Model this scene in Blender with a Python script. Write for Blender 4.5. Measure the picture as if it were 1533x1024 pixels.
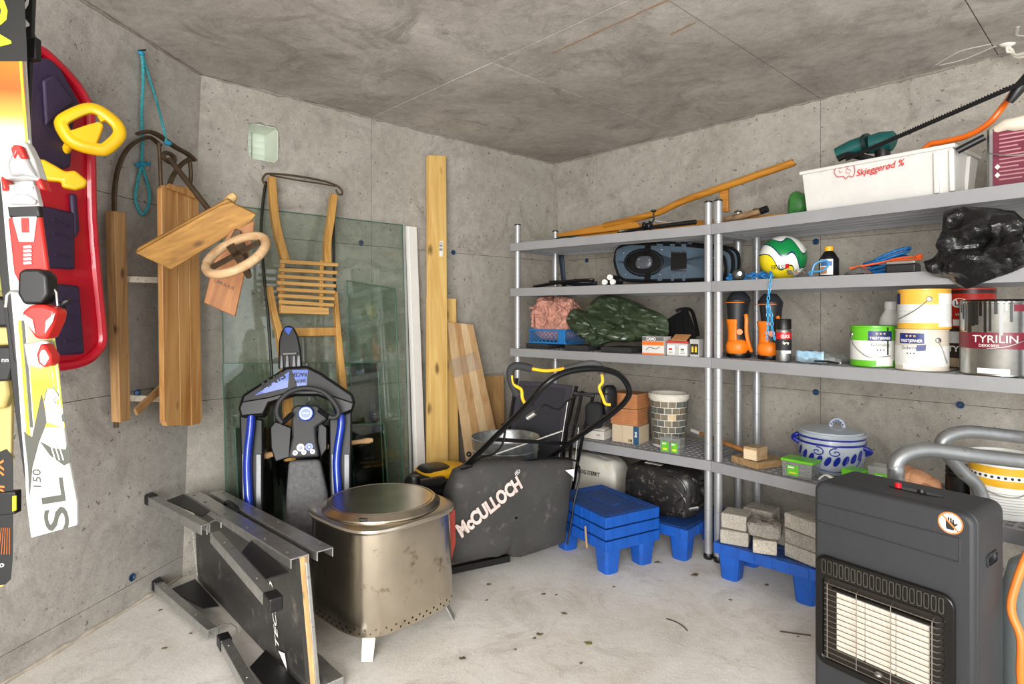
import bpy, math, random
from mathutils import Vector as V, Matrix as M

for o in list(bpy.data.objects):
    bpy.data.objects.remove(o)
sc = bpy.context.scene
# ---------------------------------------------------------------- camera
F, CX, HY, CZ = 903.0, 766.5, 468.5, 1.25          # focal length in pixels, principal column, horizon row, eye height
cam = bpy.data.objects.new('camera', bpy.data.cameras.new('camera'))
sc.collection.objects.link(cam)
cam.location = (0, 0, CZ)
cam.rotation_euler = (math.radians(90), 0, 0)
cam.data.sensor_fit = 'HORIZONTAL'
cam.data.sensor_width = 36
cam.data.lens = 36 * F / 1533
cam.data.shift_y = -(512 - HY) / 1533
cam.data.clip_start = .02
sc.camera = cam
# ---------------------------------------------------------------- light
w = bpy.data.worlds.new('overcast_sky')
sc.world = w
w.use_nodes = True
bg = w.node_tree.nodes['Background']
bg.inputs[0].default_value = (.93, .97, 1, 1)
bg.inputs[1].default_value = 1.5
def area(name, loc, rot, sx, sy, power, col):
    l = bpy.data.lights.new(name, 'AREA')
    l.shape = 'RECTANGLE'
    l.size, l.size_y, l.energy, l.color = sx, sy, power, col
    o = bpy.data.objects.new(name, l)
    o.location, o.rotation_euler = loc, [math.radians(a) for a in rot]
    sc.collection.objects.link(o)
    return o
area('open_door_offscreen', (-.6, -2.6, 1.35), (82, 0, -9), 2.8, 2.2, 345, (1, .985, .95))
sc.view_settings.view_transform = 'Standard'
sc.view_settings.look = 'None'
sc.view_settings.gamma = 1
sc.view_settings.exposure = 0.10
sc.view_settings.use_curve_mapping = False

# ---------------------------------------------------------------- helpers: where a picture point lies in the room
def at(x, y, d):
    return V(((x - CX) / F * d, d, CZ - (y - HY) / F * d))
def onz(x, y, z):
    return at(x, y, (CZ - z) * F / (y - HY))
R0 = V((.334, 4.646))                                # right back corner of the room
RD, BD = V((.686, -.728)), V((-.728, -.686))         # along the right wall, along the back wall
def W(u, v, z=0.0):                                  # u metres off the right wall, v metres off the back wall
    p = R0 + BD * u + RD * v
    return V((p.x, p.y, z))
class Fr:
    """a plane in the room: origin, right, up; n points to the viewer's side"""
    def __init__(s, o, u, v):
        s.o, s.u = V(o), V(u).normalized()
        v = V(v)
        s.v = (v - s.u * v.dot(s.u)).normalized()
        s.n = s.u.cross(s.v)
    def p(s, a, b, c=0.0):
        return s.o + s.u * a + s.v * b + s.n * c
    def px(s, x, y, c=0.0):                          # the point of the plane (raised by c) seen at x, y
        e = V((0, 0, CZ))
        d = V(((x - CX) / F, 1, -(y - HY) / F))
        t = (s.o + s.n * c - e).dot(s.n) / d.dot(s.n)
        return e + d * t
    def ab(s, x, y, c=0.0):
        q = s.px(x, y, c) - s.o
        return q.dot(s.u), q.dot(s.v)
    def R(s):
        return M((s.u, s.v, s.n)).transposed()
def spl(pts, k=6, closed=False):
    """smooth line through points"""
    P = [V(p) for p in pts]
    n = len(P)
    out = []
    for i in range(n if closed else n - 1):
        g = (lambda j: P[j % n]) if closed else (lambda j: P[max(0, min(n - 1, j))])
        a, b, c, d = g(i - 1), g(i), g(i + 1), g(i + 2)
        for j in range(k):
            t = j / k
            out.append(.5 * ((2 * b) + (c - a) * t + (2 * a - 5 * b + 4 * c - d) * t * t + (3 * b - a - 3 * c + d) * t ** 3))
    if not closed:
        out.append(P[-1])
    return out
def rz(deg):
    return M.Rotation(math.radians(deg), 3, 'Z')
WM = {}
def wm(o):
    return WM.get(o.name, M.Identity(4))
def tag(o, label=None, cat=None, group=None, kind=None):
    for k, val in (('label', label), ('category', cat), ('group', group), ('kind', kind)):
        if val:
            o[k] = val
    return o
def thing(name, label, cat, loc=(0, 0, 0), rot=0.0, group=None):
    o = bpy.data.objects.new(name, None)
    o.empty_display_size = .05
    o.location = loc
    o.rotation_euler = (0, 0, math.radians(rot))
    sc.collection.objects.link(o)
    WM[o.name] = M.Translation(V(loc)) @ M.Rotation(math.radians(rot), 4, 'Z')
    return tag(o, label, cat, group)
def copy_tree(o, parent=None):
    c = o.copy()
    sc.collection.objects.link(c)
    c.parent = parent
    for ch in list(o.children):
        copy_tree(ch, c)
    return c
class MB:
    def __init__(s):
        s.v, s.f = [], []
    def add(s, vs, fs):
        k = len(s.v)
        s.v += [V(p) for p in vs]
        s.f += [[i + k for i in f] for f in fs]
        return s
    def hexa(s, q):                                   # 4 bottom points, 4 top points
        return s.add(q, [(3, 2, 1, 0), (4, 5, 6, 7), (0, 1, 5, 4), (1, 2, 6, 5), (2, 3, 7, 6), (3, 0, 4, 7)])
    def box(s, c, sz, R=None):
        c = V(c)
        R = R or M.Identity(3)
        x, y, z = [k / 2 for k in sz]
        return s.hexa([c + R @ V(p) for p in ((-x, -y, -z), (x, -y, -z), (x, y, -z), (-x, y, -z), (-x, -y, z), (x, -y, z), (x, y, z), (-x, y, z))])
    def bar(s, p0, p1, wd, ht, up=(0, 0, 1)):         # wd sideways, ht along up
        p0, p1, up = V(p0), V(p1), V(up)
        d = (p1 - p0).normalized()
        a = d.cross(up).normalized()
        b = a.cross(d).normalized()
        a, b = a * wd / 2, b * ht / 2
        return s.hexa([p0 - a - b, p0 + a - b, p1 + a - b, p1 - a - b, p0 - a + b, p0 + a + b, p1 + a + b, p1 - a + b])
    def tube(s, pts, r, n=8, closed=False, flat=1.0):
        P = [V(p) for p in pts]
        m = len(P)
        rs = r if isinstance(r, (list, tuple)) else [r] * m
        prev = None
        vs, fs = [], []
        for i in range(m):
            t = (P[(i + 1) % m] - P[i - 1]) if closed else (P[min(m - 1, i + 1)] - P[max(0, i - 1)])
            t.normalize()
            if prev is None:
                a = t.cross(V((0, 0, 1)))
                if a.length < .2:
                    a = t.cross(V((0, 1, 0)))
            else:
                a = prev - t * prev.dot(t)
            a.normalize()
            prev = a
            b = t.cross(a)
            for j in range(n):
                q = 2 * math.pi * j / n
                vs.append(P[i] + (a * math.cos(q) + b * math.sin(q) * flat) * rs[i])
        for i in range(m if closed else m - 1):
            for j in range(n):
                k, l = i * n, ((i + 1) % m) * n
                fs.append((k + j, k + (j + 1) % n, l + (j + 1) % n, l + j))
        if not closed:
            fs.append(tuple(range(n))[::-1])
            fs.append(tuple((m - 1) * n + j for j in range(n)))
        return s.add(vs, fs)
    def lathe(s, prof, c=(0, 0, 0), n=24, R=None, sq=2.0, rot=0.0, cap=True):
        c = V(c)
        R = R or M.Identity(3)
        vs, fs = [], []
        for r, z in prof:
            for j in range(n):
                q = 2 * math.pi * j / n
                x, y = math.cos(q), math.sin(q)
                k = (abs(x) ** sq + abs(y) ** sq) ** (-1 / sq) if sq != 2 else 1
                x, y = x * k * r, y * k * r
                cr, sr = math.cos(rot), math.sin(rot)
                vs.append(c + R @ V((x * cr - y * sr, x * sr + y * cr, z)))
        m = len(prof)
        for i in range(m - 1):
            for j in range(n):
                fs.append((i * n + j, i * n + (j + 1) % n, (i + 1) * n + (j + 1) % n, (i + 1) * n + j))
        if cap:
            fs.append(tuple(range(n))[::-1])
            fs.append(tuple((m - 1) * n + j for j in range(n)))
        return s.add(vs, fs)
    def prism(s, pts, ext):                           # polygon extruded by a vector
        P, e = [V(p) for p in pts], V(ext)
        nrm = V((0, 0, 0))
        for i in range(len(P)):
            nrm += P[i - 1].cross(P[i])
        if nrm.dot(e) < 0:
            P.reverse()
        n = len(P)
        return s.add(P + [p + e for p in P], [tuple(range(n))[::-1], tuple(range(n, 2 * n))] + [(i, (i + 1) % n, n + (i + 1) % n, n + i) for i in range(n)])
    def ring(s, outer, inner, ext):                   # two outlines with the same count
        o, i_, e = [V(p) for p in outer], [V(p) for p in inner], V(ext)
        n = len(o)
        fs = []
        for k in range(n):
            l = (k + 1) % n
            fs += [(k, n + k, n + l, l), (2 * n + k, 2 * n + l, 3 * n + l, 3 * n + k), (k, l, 2 * n + l, 2 * n + k), (n + k, 3 * n + k, 3 * n + l, n + l)]
        return s.add(o + i_ + [p + e for p in o] + [p + e for p in i_], fs)
    def grid(s, nu, nv, fn, cu=False):
        vs = [fn(i / (nu if cu else nu - 1), j / (nv - 1)) for i in range(nu) for j in range(nv)]
        fs = [(i * nv + j, ((i + 1) % nu) * nv + j, ((i + 1) % nu) * nv + j + 1, i * nv + j + 1) for i in range(nu if cu else nu - 1) for j in range(nv - 1)]
        return s.add(vs, fs)
    def ball(s, c, rad, nu=14, nv=10, R=None, e=1.0):
        c = V(c)
        R = R or M.Identity(3)
        rad = rad if isinstance(rad, (tuple, list)) else (rad,) * 3
        pw = lambda x: math.copysign(abs(x) ** e, x)
        def fn(a, b):
            th, ph = 2 * math.pi * a, math.pi * (.004 + .992 * b) - math.pi / 2
            return c + R @ V((rad[0] * pw(math.cos(th)) * pw(math.cos(ph)), rad[1] * pw(math.sin(th)) * pw(math.cos(ph)), rad[2] * pw(math.sin(ph))))
        return s.grid(nu, nv, fn, True)
    def wob(s, amp, sc_=8, seed=0):                   # uneven surface
        from mathutils import noise
        for i, p in enumerate(s.v):
            s.v[i] = p + noise.noise_vector(p * sc_ + V((seed, seed, seed))) * amp
        return s
    def build(s, name, mat, parent=None, smooth=38, bevel=0, subd=0, label=None, cat=None, group=None, kind=None, org=None, seg=2, solid=0):
        o = V(org) if org is not None else V((0, 0, 0))
        inv = wm(parent).inverted() if parent else M.Identity(4)
        me = bpy.data.meshes.new(name)
        me.from_pydata([inv @ p - o for p in s.v], [], s.f)
        me.materials.append(mat)
        if smooth:
            me.shade_smooth()
            me.set_sharp_from_angle(angle=math.radians(smooth))
        ob = bpy.data.objects.new(name, me)
        sc.collection.objects.link(ob)
        ob.parent = parent
        ob.location = o
        WM[ob.name] = wm(parent) @ M.Translation(o) if parent else M.Translation(o)
        if solid:
            md = ob.modifiers.new('thickness', 'SOLIDIFY')
            md.thickness = solid
            md.offset = 0
        if bevel:
            md = ob.modifiers.new('bevel', 'BEVEL')
            md.width, md.segments, md.limit_method, md.angle_limit = bevel, seg, 'ANGLE', math.radians(35)
        if subd:
            md = ob.modifiers.new('subdivision', 'SUBSURF')
            md.levels = md.render_levels = subd
        return tag(ob, label, cat, group, kind)
def carve(ob, cutter):
    """cut real holes into a mesh; the cutter is thrown away"""
    cm = bpy.data.meshes.new('cutter')
    cm.from_pydata([tuple(p) for p in cutter.v], [], cutter.f)
    co = bpy.data.objects.new('cutter', cm)
    sc.collection.objects.link(co)
    shown = [m for m in ob.modifiers]
    for m in shown: m.show_viewport = False
    md = ob.modifiers.new('hole', 'BOOLEAN')
    md.operation, md.object, md.solver = 'DIFFERENCE', co, 'EXACT'
    bpy.context.view_layer.update()
    me = bpy.data.meshes.new_from_object(ob.evaluated_get(bpy.context.evaluated_depsgraph_get()))
    ob.modifiers.remove(md)
    ob.data = me
    me.set_sharp_from_angle(angle=math.radians(30))
    for m in shown: m.show_viewport = True
    bpy.data.objects.remove(co)
_TX = {}
def txt(name, s, height, fn, mat, parent, bold=0.0, shear=0.0, space=1.0, wid=None):
    """flat print: fn(x, y) maps text metres (centred, baseline 0) onto the surface"""
    key = (s, bold, shear, space)
    if key not in _TX:
        cu = bpy.data.curves.new('t', 'FONT')
        cu.body, cu.align_x, cu.offset, cu.shear, cu.space_character = s, 'CENTER', bold, shear, space
        cu.resolution_u = 3
        ob = bpy.data.objects.new('t', cu)
        sc.collection.objects.link(ob)
        dg = bpy.context.evaluated_depsgraph_get()
        me = bpy.data.meshes.new_from_object(ob.evaluated_get(dg))
        _TX[key] = ([v.co.copy() for v in me.vertices], [list(p.vertices) for p in me.polygons])
        bpy.data.objects.remove(ob)
        bpy.data.meshes.remove(me)
    vs, fs = _TX[key]
    k = height / .7
    xs = [p.x for p in vs]
    kx = wid / (max(xs) - min(xs)) if wid else k
    m = MB().add([fn((p.x - (max(xs) + min(xs)) / 2) * kx, p.y * k) for p in vs], fs)
    return m.build(name, mat, parent, smooth=0)
def flat(fr, a, b, c, ang=0.0, mir=False):            # text mapping on a plane, at a,b raised c, turned by ang degrees
    ca, sa = math.cos(math.radians(ang)), math.sin(math.radians(ang))
    def fn(x, y):
        if mir:
            x = -x
        return fr.p(a + x * ca - y * sa, b + x * sa + y * ca, c)
    return fn
# ---------------------------------------------------------------- materials
def _nt(name):
    m = bpy.data.materials.new(name)
    m.use_nodes = True
    nt = m.node_tree
    return m, nt, nt.nodes['Principled BSDF']
def N(nt, t, **kw):
    n = nt.nodes.new(t)
    for k, v in kw.items():
        if isinstance(k, str) and k.startswith('i_'):
            n.inputs[k[2:].replace('_', ' ')].default_value = v
        else:
            setattr(n, k, v)
    return n
def L(nt, a, b):
    nt.links.new(a, b)
def c4(c):
    return (c[0], c[1], c[2], 1)
def srgb(r, g, b):
    f = lambda x: (x / 255 / 12.92) if x <= 10 else ((x / 255 + .055) / 1.055) ** 2.4
    return (f(r), f(g), f(b))
def mixc(nt, fac, a, b, mode='MIX'):
    n = N(nt, 'ShaderNodeMix', data_type='RGBA', blend_type=mode)
    for s, val in ((n.inputs[0], fac), (n.inputs[6], a), (n.inputs[7], b)):
        if hasattr(val, 'links'):
            L(nt, val, s)
        else:
            s.default_value = c4(val) if isinstance(val, (tuple, list)) else val
    return n.outputs[2]
def ramp(nt, src, p0, p1, c0=(0, 0, 0), c1=(1, 1, 1)):
    n = N(nt, 'ShaderNodeValToRGB')
    n.color_ramp.elements[0].position, n.color_ramp.elements[1].position = p0, p1
    n.color_ramp.elements[0].color, n.color_ramp.elements[1].color = c4(c0), c4(c1)
    L(nt, src, n.inputs[0])
    return n.outputs[0]
_MC = {}
def mat(name, col, rough=.5, metal=0.0, var=.15, scale=9.0, bump=0.0, bscale=90.0, coat=0.0, spec=.5, dirt=None, damt=.3, aniso=0, sheen=0):
    if name in _MC:
        return _MC[name]
    m, nt, b = _nt(name)
    tc = N(nt, 'ShaderNodeTexCoord')
    n1 = N(nt, 'ShaderNodeTexNoise', i_Scale=scale, i_Detail=6.0, i_Roughness=.6)
    L(nt, tc.outputs['Object'], n1.inputs['Vector'])
    lo = tuple(max(0, x * (1 - var)) for x in col)
    hi = tuple(min(1, x * (1 + var)) for x in col)
    c = ramp(nt, n1.outputs[0], .3, .7, lo, hi)
    if dirt:
        n2 = N(nt, 'ShaderNodeTexNoise', i_Scale=scale * 2.7, i_Detail=8.0, i_Roughness=.7)
        L(nt, tc.outputs['Object'], n2.inputs['Vector'])
        c = mixc(nt, ramp(nt, n2.outputs[0], .62 - damt * .4, .72), c, dirt)
    L(nt, c, b.inputs['Base Color'])
    b.inputs['Roughness'].default_value = rough
    b.inputs['Metallic'].default_value = metal
    b.inputs['Specular IOR Level'].default_value = spec
    b.inputs['Coat Weight'].default_value = coat
    b.inputs['Sheen Weight'].default_value = sheen
    if aniso:
        b.inputs['Anisotropic'].default_value = aniso
    if bump:
        n3 = N(nt, 'ShaderNodeTexNoise', i_Scale=bscale, i_Detail=4.0)
        L(nt, tc.outputs['Object'], n3.inputs['Vector'])
        bp = N(nt, 'ShaderNodeBump', i_Strength=bump, i_Distance=.01)
        L(nt, n3.outputs[0], bp.inputs['Height'])
        L(nt, bp.outputs[0], b.inputs['Normal'])
    _MC[name] = m
    return m
def wood(name, c1, c2, d=(0, 0, 1), scale=1.0, rough=.55, knots=True, coat=0.0):
    if name in _MC:
        return _MC[name]
    m, nt, b = _nt(name)
    tc = N(nt, 'ShaderNodeTexCoord')
    r = V(d).normalized().rotation_difference(V((0, 0, 1))).to_euler()
    m1 = N(nt, 'ShaderNodeMapping')
    m1.inputs['Rotation'].default_value = r
    m2 = N(nt, 'ShaderNodeMapping')
    m2.inputs['Scale'].default_value = (40 * scale, 40 * scale, 1.6 * scale)
    L(nt, tc.outputs['Object'], m1.inputs[0])
    L(nt, m1.outputs[0], m2.inputs[0])
    n1 = N(nt, 'ShaderNodeTexNoise', i_Scale=1.0, i_Detail=5.0, i_Roughness=.62, i_Distortion=.6)
    L(nt, m2.outputs[0], n1.inputs['Vector'])
    c = ramp(nt, n1.outputs[0], .34, .66, c2, c1)
    if knots:
        m3 = N(nt, 'ShaderNodeMapping')
        m3.inputs['Scale'].default_value = (14 * scale, 14 * scale, 6 * scale)
        L(nt, m1.outputs[0], m3.inputs[0])
        vo = N(nt, 'ShaderNodeTexVoronoi', i_Scale=1.0)
        L(nt, m3.outputs[0], vo.inputs['Vector'])
        c = mixc(nt, ramp(nt, vo.outputs['Distance'], .06, .16, (1, 1, 1), (0, 0, 0)), c, tuple(x * .38 for x in c2))
    L(nt, c, b.inputs['Base Color'])
    b.inputs['Roughness'].default_value = rough
    b.inputs['Coat Weight'].default_value = coat
    bp = N(nt, 'ShaderNodeBump', i_Strength=.12, i_Distance=.004)
    L(nt, n1.outputs[0], bp.inputs['Height'])
    L(nt, bp.outputs[0], b.inputs['Normal'])
    _MC[name] = m
    return m
def concrete(name, c1, c2, pore=.4, grain=.10, blot=1.3, speck=0.0):
    m, nt, b = _nt(name)
    tc = N(nt, 'ShaderNodeTexCoord')
    def noise(s, d=6, r=.6, dist=0.0):
        n = N(nt, 'ShaderNodeTexNoise', i_Scale=s, i_Detail=float(d), i_Roughness=r, i_Distortion=dist)
        L(nt, tc.outputs['Object'], n.inputs['Vector'])
        return n.outputs[0]
    c = ramp(nt, noise(blot, 8, .68, .5), .3, .7, c1, c2)
    c = mixc(nt, .55, c, ramp(nt, noise(22, 6, .7), .25, .75, (.35, .35, .35), (.65, .65, .65)), 'OVERLAY')
    c = mixc(nt, ramp(nt, noise(3.1, 9, .75, 1.2), .52, .74), c, tuple(x * .72 for x in c1))
    c = mixc(nt, grain * 4, c, ramp(nt, noise(190, 3, .7), .3, .7, (.3, .3, .3), (.7, .7, .7)), 'OVERLAY')
    if speck:
        c = mixc(nt, ramp(nt, noise(420, 2, .6), .30, .42, (.6, .6, .6), (0, 0, 0)), c, tuple(x * .5 for x in c1))
        c = mixc(nt, ramp(nt, noise(330, 2, .6), .58, .68, (0, 0, 0), (speck, speck, speck)), c, (.95, .94, .92))
        c = mixc(nt, ramp(nt, noise(5, 7, .75, .8), .55, .72, (0, 0, 0), (.35, .35, .35)), c, srgb(190, 166, 138))
    vo = N(nt, 'ShaderNodeTexVoronoi', i_Scale=34.0, i_Randomness=1.0)
    mp = N(nt, 'ShaderNodeMixRGB')
    mp.blend_type = 'ADD'
    mp.inputs[0].default_value = .05
    L(nt, tc.outputs['Object'], mp.inputs[1])
    nn = N(nt, 'ShaderNodeTexNoise', i_Scale=40.0)
    L(nt, tc.outputs['Object'], nn.inputs['Vector'])
    L(nt, nn.outputs[1], mp.inputs[2])
    L(nt, mp.outputs[0], vo.inputs['Vector'])
    rnd = N(nt, 'ShaderNodeMath', operation='MULTIPLY')
    L(nt, vo.outputs['Color'], rnd.inputs[0])
    rnd.inputs[1].default_value = .26
    sub = N(nt, 'ShaderNodeMath', operation='SUBTRACT')
    L(nt, rnd.outputs[0], sub.inputs[0])
    L(nt, vo.outputs['Distance'], sub.inputs[1])
    pm = ramp(nt, sub.outputs[0], .005, .045)
    pf = N(nt, 'ShaderNodeMath', operation='MULTIPLY')
    L(nt, pm, pf.inputs[0])
    pf.inputs[1].default_value = pore
    c = mixc(nt, pf.outputs[0], c, tuple(x * .45 for x in c1))  # the shade inside the pores is put into the colour
    L(nt, c, b.inputs['Base Color'])
    b.inputs['Roughness'].default_value = .85
    b.inputs['Specular IOR Level'].default_value = .25
    bp = N(nt, 'ShaderNodeBump', i_Strength=.35, i_Distance=.004)
    hs = N(nt, 'ShaderNodeMath', operation='SUBTRACT')
    L(nt, noise(60, 6, .7), hs.inputs[0])
    L(nt, pf.outputs[0], hs.inputs[1])
    L(nt, hs.outputs[0], bp.inputs['Height'])
    L(nt, bp.outputs[0], b.inputs['Normal'])
    return m
def glassy(name, tint, rough=.02, refl=1.0, base=0.0, col=(.8, .8, .8)):
    """thin clear sheet: light passes tinted, the surface reflects by angle"""
    if name in _MC:
        return _MC[name]
    m, nt, b = _nt(name)
    out = nt.nodes['Material Output']
    nt.nodes.remove(b)
    tr = N(nt, 'ShaderNodeBsdfTransparent')
    tr.inputs[0].default_value = c4(tint)
    gl = N(nt, 'ShaderNodeBsdfGlossy')
    gl.inputs['Roughness'].default_value = rough
    lw = N(nt, 'ShaderNodeLayerWeight', i_Blend=.5)      # facing, then Schlick: the same from both sides of the sheet
    pw = N(nt, 'ShaderNodeMath', operation='POWER')
    L(nt, lw.outputs['Facing'], pw.inputs[0])
    pw.inputs[1].default_value = 4.0
    mu = N(nt, 'ShaderNodeMath', operation='MULTIPLY_ADD')
    L(nt, pw.outputs[0], mu.inputs[0])
    mu.inputs[1].default_value = min(.9, .8 * refl)
    mu.inputs[2].default_value = .04 * refl
    mu.use_clamp = True
    mx = N(nt, 'ShaderNodeMixShader')
    L(nt, mu.outputs[0], mx.inputs[0])
    last = tr.outputs[0]
    if base:
        df = N(nt, 'ShaderNodeBsdfDiffuse')
        df.inputs[0].default_value = c4(col)
        m2 = N(nt, 'ShaderNodeMixShader')
        m2.inputs[0].default_value = base
        L(nt, tr.outputs[0], m2.inputs[1])
        L(nt, df.outputs[0], m2.inputs[2])
        last = m2.outputs[0]
    L(nt, last, mx.inputs[1])
    L(nt, gl.outputs[0], mx.inputs[2])
    L(nt, mx.outputs[0], out.inputs[0])
    _MC[name] = m
    return m
BLACK = mat('black_plastic', srgb(15, 15, 16), .42, var=.2)
DARKM = mat('dark_metal', srgb(40, 40, 42), .38, .7)
STEEL = mat('steel', srgb(176, 176, 174), .42, 1.0, var=.1)
ALU = mat('aluminium', srgb(190, 190, 188), .36, .9, var=.14, scale=25, dirt=srgb(110, 108, 104), damt=.12)
WHITE = mat('white_plastic', srgb(232, 231, 226), .4, var=.03)
INKW = mat('white_print', srgb(238, 236, 230), .6, var=.05)
INKK = mat('black_print', srgb(28, 28, 28), .6, var=.05)
RED = mat('red_plastic', srgb(196, 26, 32), .35, var=.08)
BLUEPLUG = mat('blue_plug', srgb(32, 62, 96), .5)

# ---------------------------------------------------------------- the room
H = 2.4
CON = concrete('wall_concrete', srgb(145, 139, 129), srgb(174, 169, 160), .85)
CONL = concrete('angled_wall_concrete', srgb(154, 149, 142), srgb(180, 175, 168), .8)
CEI = concrete('ceiling_concrete', srgb(150, 143, 136), srgb(198, 192, 185), .12, .1, 1.7)
JOINT = mat('joint_mortar', srgb(134, 127, 117), .9, var=.2, scale=30)
def floor_mat():
    m = concrete('floor_concrete', srgb(206, 199, 188), srgb(240, 237, 232), .0, .3, 1.6, .55)
    return m
def struct(o):
    o['kind'] = 'structure'
    return o
def clipw(P, d=0.0):
    """keep the part of a plan polygon inside the angled wall (d beyond its face)"""
    o = LW(0, 0)
    dr = (LW(1, 0) - LW(0, 0)).xy
    nr = V((-dr.y, dr.x))
    if nr.x < 0: nr = -nr
    f = lambda p: (p.xy - o.xy).dot(nr) + d
    out = []
    for i in range(len(P)):
        a, b = P[i], P[(i + 1) % len(P)]
        fa, fb = f(a), f(b)
        if fa >= 0: out.append(a)
        if (fa >= 0) != (fb >= 0): out.append(a.lerp(b, fa / (fa - fb)))
    return out
def LW(t, z, s=0.0):                                 # the angled wall on the left, leaning a little
    lo = V((-1.563, 2.857)) + V((-.176, -.984)) * t
    hi = V((-1.502, 2.918)) + V((-.110, -.994)) * t
    p = lo.lerp(hi, z / H) + V((.985, -.15)) * s
    return V((p.x, p.y, z))
PLAN = clipw([W(-.2, -.2), W(4.6, -.2), W(4.6, 5.2), W(-.2, 5.2)], .2)
FLOOR = struct(MB().prism([V((p.x, p.y, -.1)) for p in PLAN], (0, 0, .1)).build('floor', floor_mat(), smooth=0))
CEIL = struct(MB().prism([V((p.x, p.y, H + .04)) for p in PLAN], (0, 0, .1)).build('ceiling', JOINT, smooth=0))
random.seed(4)
gap = .0012
us, vs_ = [-.2, 1.595, 3.25, 4.9], [0, .40, 1.07, 1.93, 2.68, 3.6, 5.0]
def sheet(P, ext, parent, m, name='panel', hole=None):
    b = MB().prism(P, ext)
    return b.build(name, m, parent, smooth=0)
for i in range(3):
    for j in range(6):
        u0, u1, v0, v1 = us[i] + .0022, us[i + 1] - .0022, vs_[j] + .0022, vs_[j + 1] - .0022
        if j == 0: v0 = -.2
        k = random.uniform(0, .004)
        P = clipw([W(u0, v0, H + k), W(u1, v0, H + k), W(u1, v1, H + k), W(u0, v1, H + k)], .15)
        if len(P) > 2:
            sheet(P, (0, 0, .05 - k), CEIL, CEI)
# back wall, with the vent opening
HU0, HU1, HZ0, HZ1 = 2.143, 2.300, 2.04, 2.225
def slab(parent_name, quads, m):
    b = MB()
    for P, e in quads:
        b.prism(P, e)
    return struct(b.build(parent_name, m, smooth=0))
e = W(0, -.2) - W(0, 0)
WB = slab('wall_back', [([W(a, -.012, z0), W(b_, -.012, z0), W(b_, -.012, z1), W(a, -.012, z1)], e) for a, b_, z0, z1 in
          ((-.3, HU0, 0, H), (HU1, 2.9, 0, H), (HU0, HU1, 0, HZ0), (HU0, HU1, HZ1, H))], JOINT)
e = W(0, -.012) - W(0, 0)
ZS = [0, .826, 1.645, H]
for k in range(3):
    for a, b_ in ((0.0, 1.595), (1.595, 2.66)):
        z0, z1 = ZS[k] + gap, ZS[k + 1] - (gap if k < 2 else 0)
        if k == 2 and a > 1:                           # jagged hole for the vent
            random.seed(9)
            oc = [(a + gap, z0), (HU0 - .004, z0), (HU1 + .004, z0), (b_, z0), (b_, HZ0), (b_, HZ1), (b_, z1), (HU1, z1), (HU0, z1), (a + gap, z1), (a + gap, HZ1), (a + gap, HZ0)]
            cu, cz = (HU0 + HU1) / 2, (HZ0 + HZ1) / 2
            hole, outl = [], []
            n = 28
            for q in range(n):
                t = 2 * math.pi * q / n + .1
                x, y = math.cos(t), math.sin(t)
                s_ = 1 / max(abs(x) / .0785, abs(y) / .0925)
                s_ += random.uniform(-.004, .01)
                hole.append(W(cu + x * s_, 0, cz + y * s_))
                s2 = min((b_ - cu) / x if x > 0 else (a + gap - cu) / min(x, -1e-6), (z1 - cz) / y if y > 0 else (z0 - cz) / min(y, -1e-6))
                outl.append(W(cu + x * s2, 0, cz + y * s2))
            bb = MB().ring(outl, hole, e)
            for (ua, za) in ((a + gap, z0), (b_, z0), (b_, z1), (a + gap, z1)):    # fill the corner wedges
                c_ = W(ua, 0, za)
                ds = sorted(outl, key=lambda p: (p - c_).length)[:6]
                same_u = [p for p in ds if abs((p - c_).xy.length) < 1e-4]
                same_z = [p for p in ds if abs(p.z - c_.z) < 1e-4]
                if same_u and same_z:
                    bb.prism([c_, same_u[0], same_z[0]], e)
            bb.build('panel', CON, WB, smooth=0)
            continue
        sheet([W(a + (gap if a else 0), 0, z0), W(b_ - gap, 0, z0), W(b_ - gap, 0, z1), W(a + (gap if a else 0), 0, z1)], e, WB, CON)
e = W(-.2, 0) - W(0, 0)
WR = slab('wall_right', [([W(-.012, -.3, 0), W(-.012, 5.4, 0), W(-.012, 5.4, H), W(-.012, -.3, H)], e)], JOINT)
e = W(-.012, 0) - W(0, 0)
for k in range(3):
    for a, b_ in ((0.02, .40), (.40, 1.93), (1.93, 3.4), (3.4, 5.2)):
        z0, z1 = ZS[k] + gap, ZS[k + 1] - (gap if k < 2 else 0)
        sheet([W(0, a + gap, z0), W(0, b_ - gap, z0), W(0, b_ - gap, z1), W(0, a + gap, z1)], e, WR, CON)
WL = slab('wall_left', [([LW(-.25, 0, -.012), LW(4.2, 0, -.012), LW(4.2, H, -.012), LW(-.25, H, -.012)], LW(0, 0, -.2) - LW(0, 0, 0))], JOINT)
ZL = [0, .10, .92, 1.72, H]
for k in range(4):
    for t0, t1 in ((-.02, 1.5), (1.5, 2.9), (2.9, 4.2)):
        z0, z1 = ZL[k] + gap, ZL[k + 1] - (gap if k < 3 else 0)
        q = [LW(t0 + gap, z0), LW(t1 - gap, z0), LW(t1 - gap, z1), LW(t0 + gap, z1)]
        sheet(q, LW(0, 0, -.02) - LW(0, 0, 0), WL, CONL)
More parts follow.
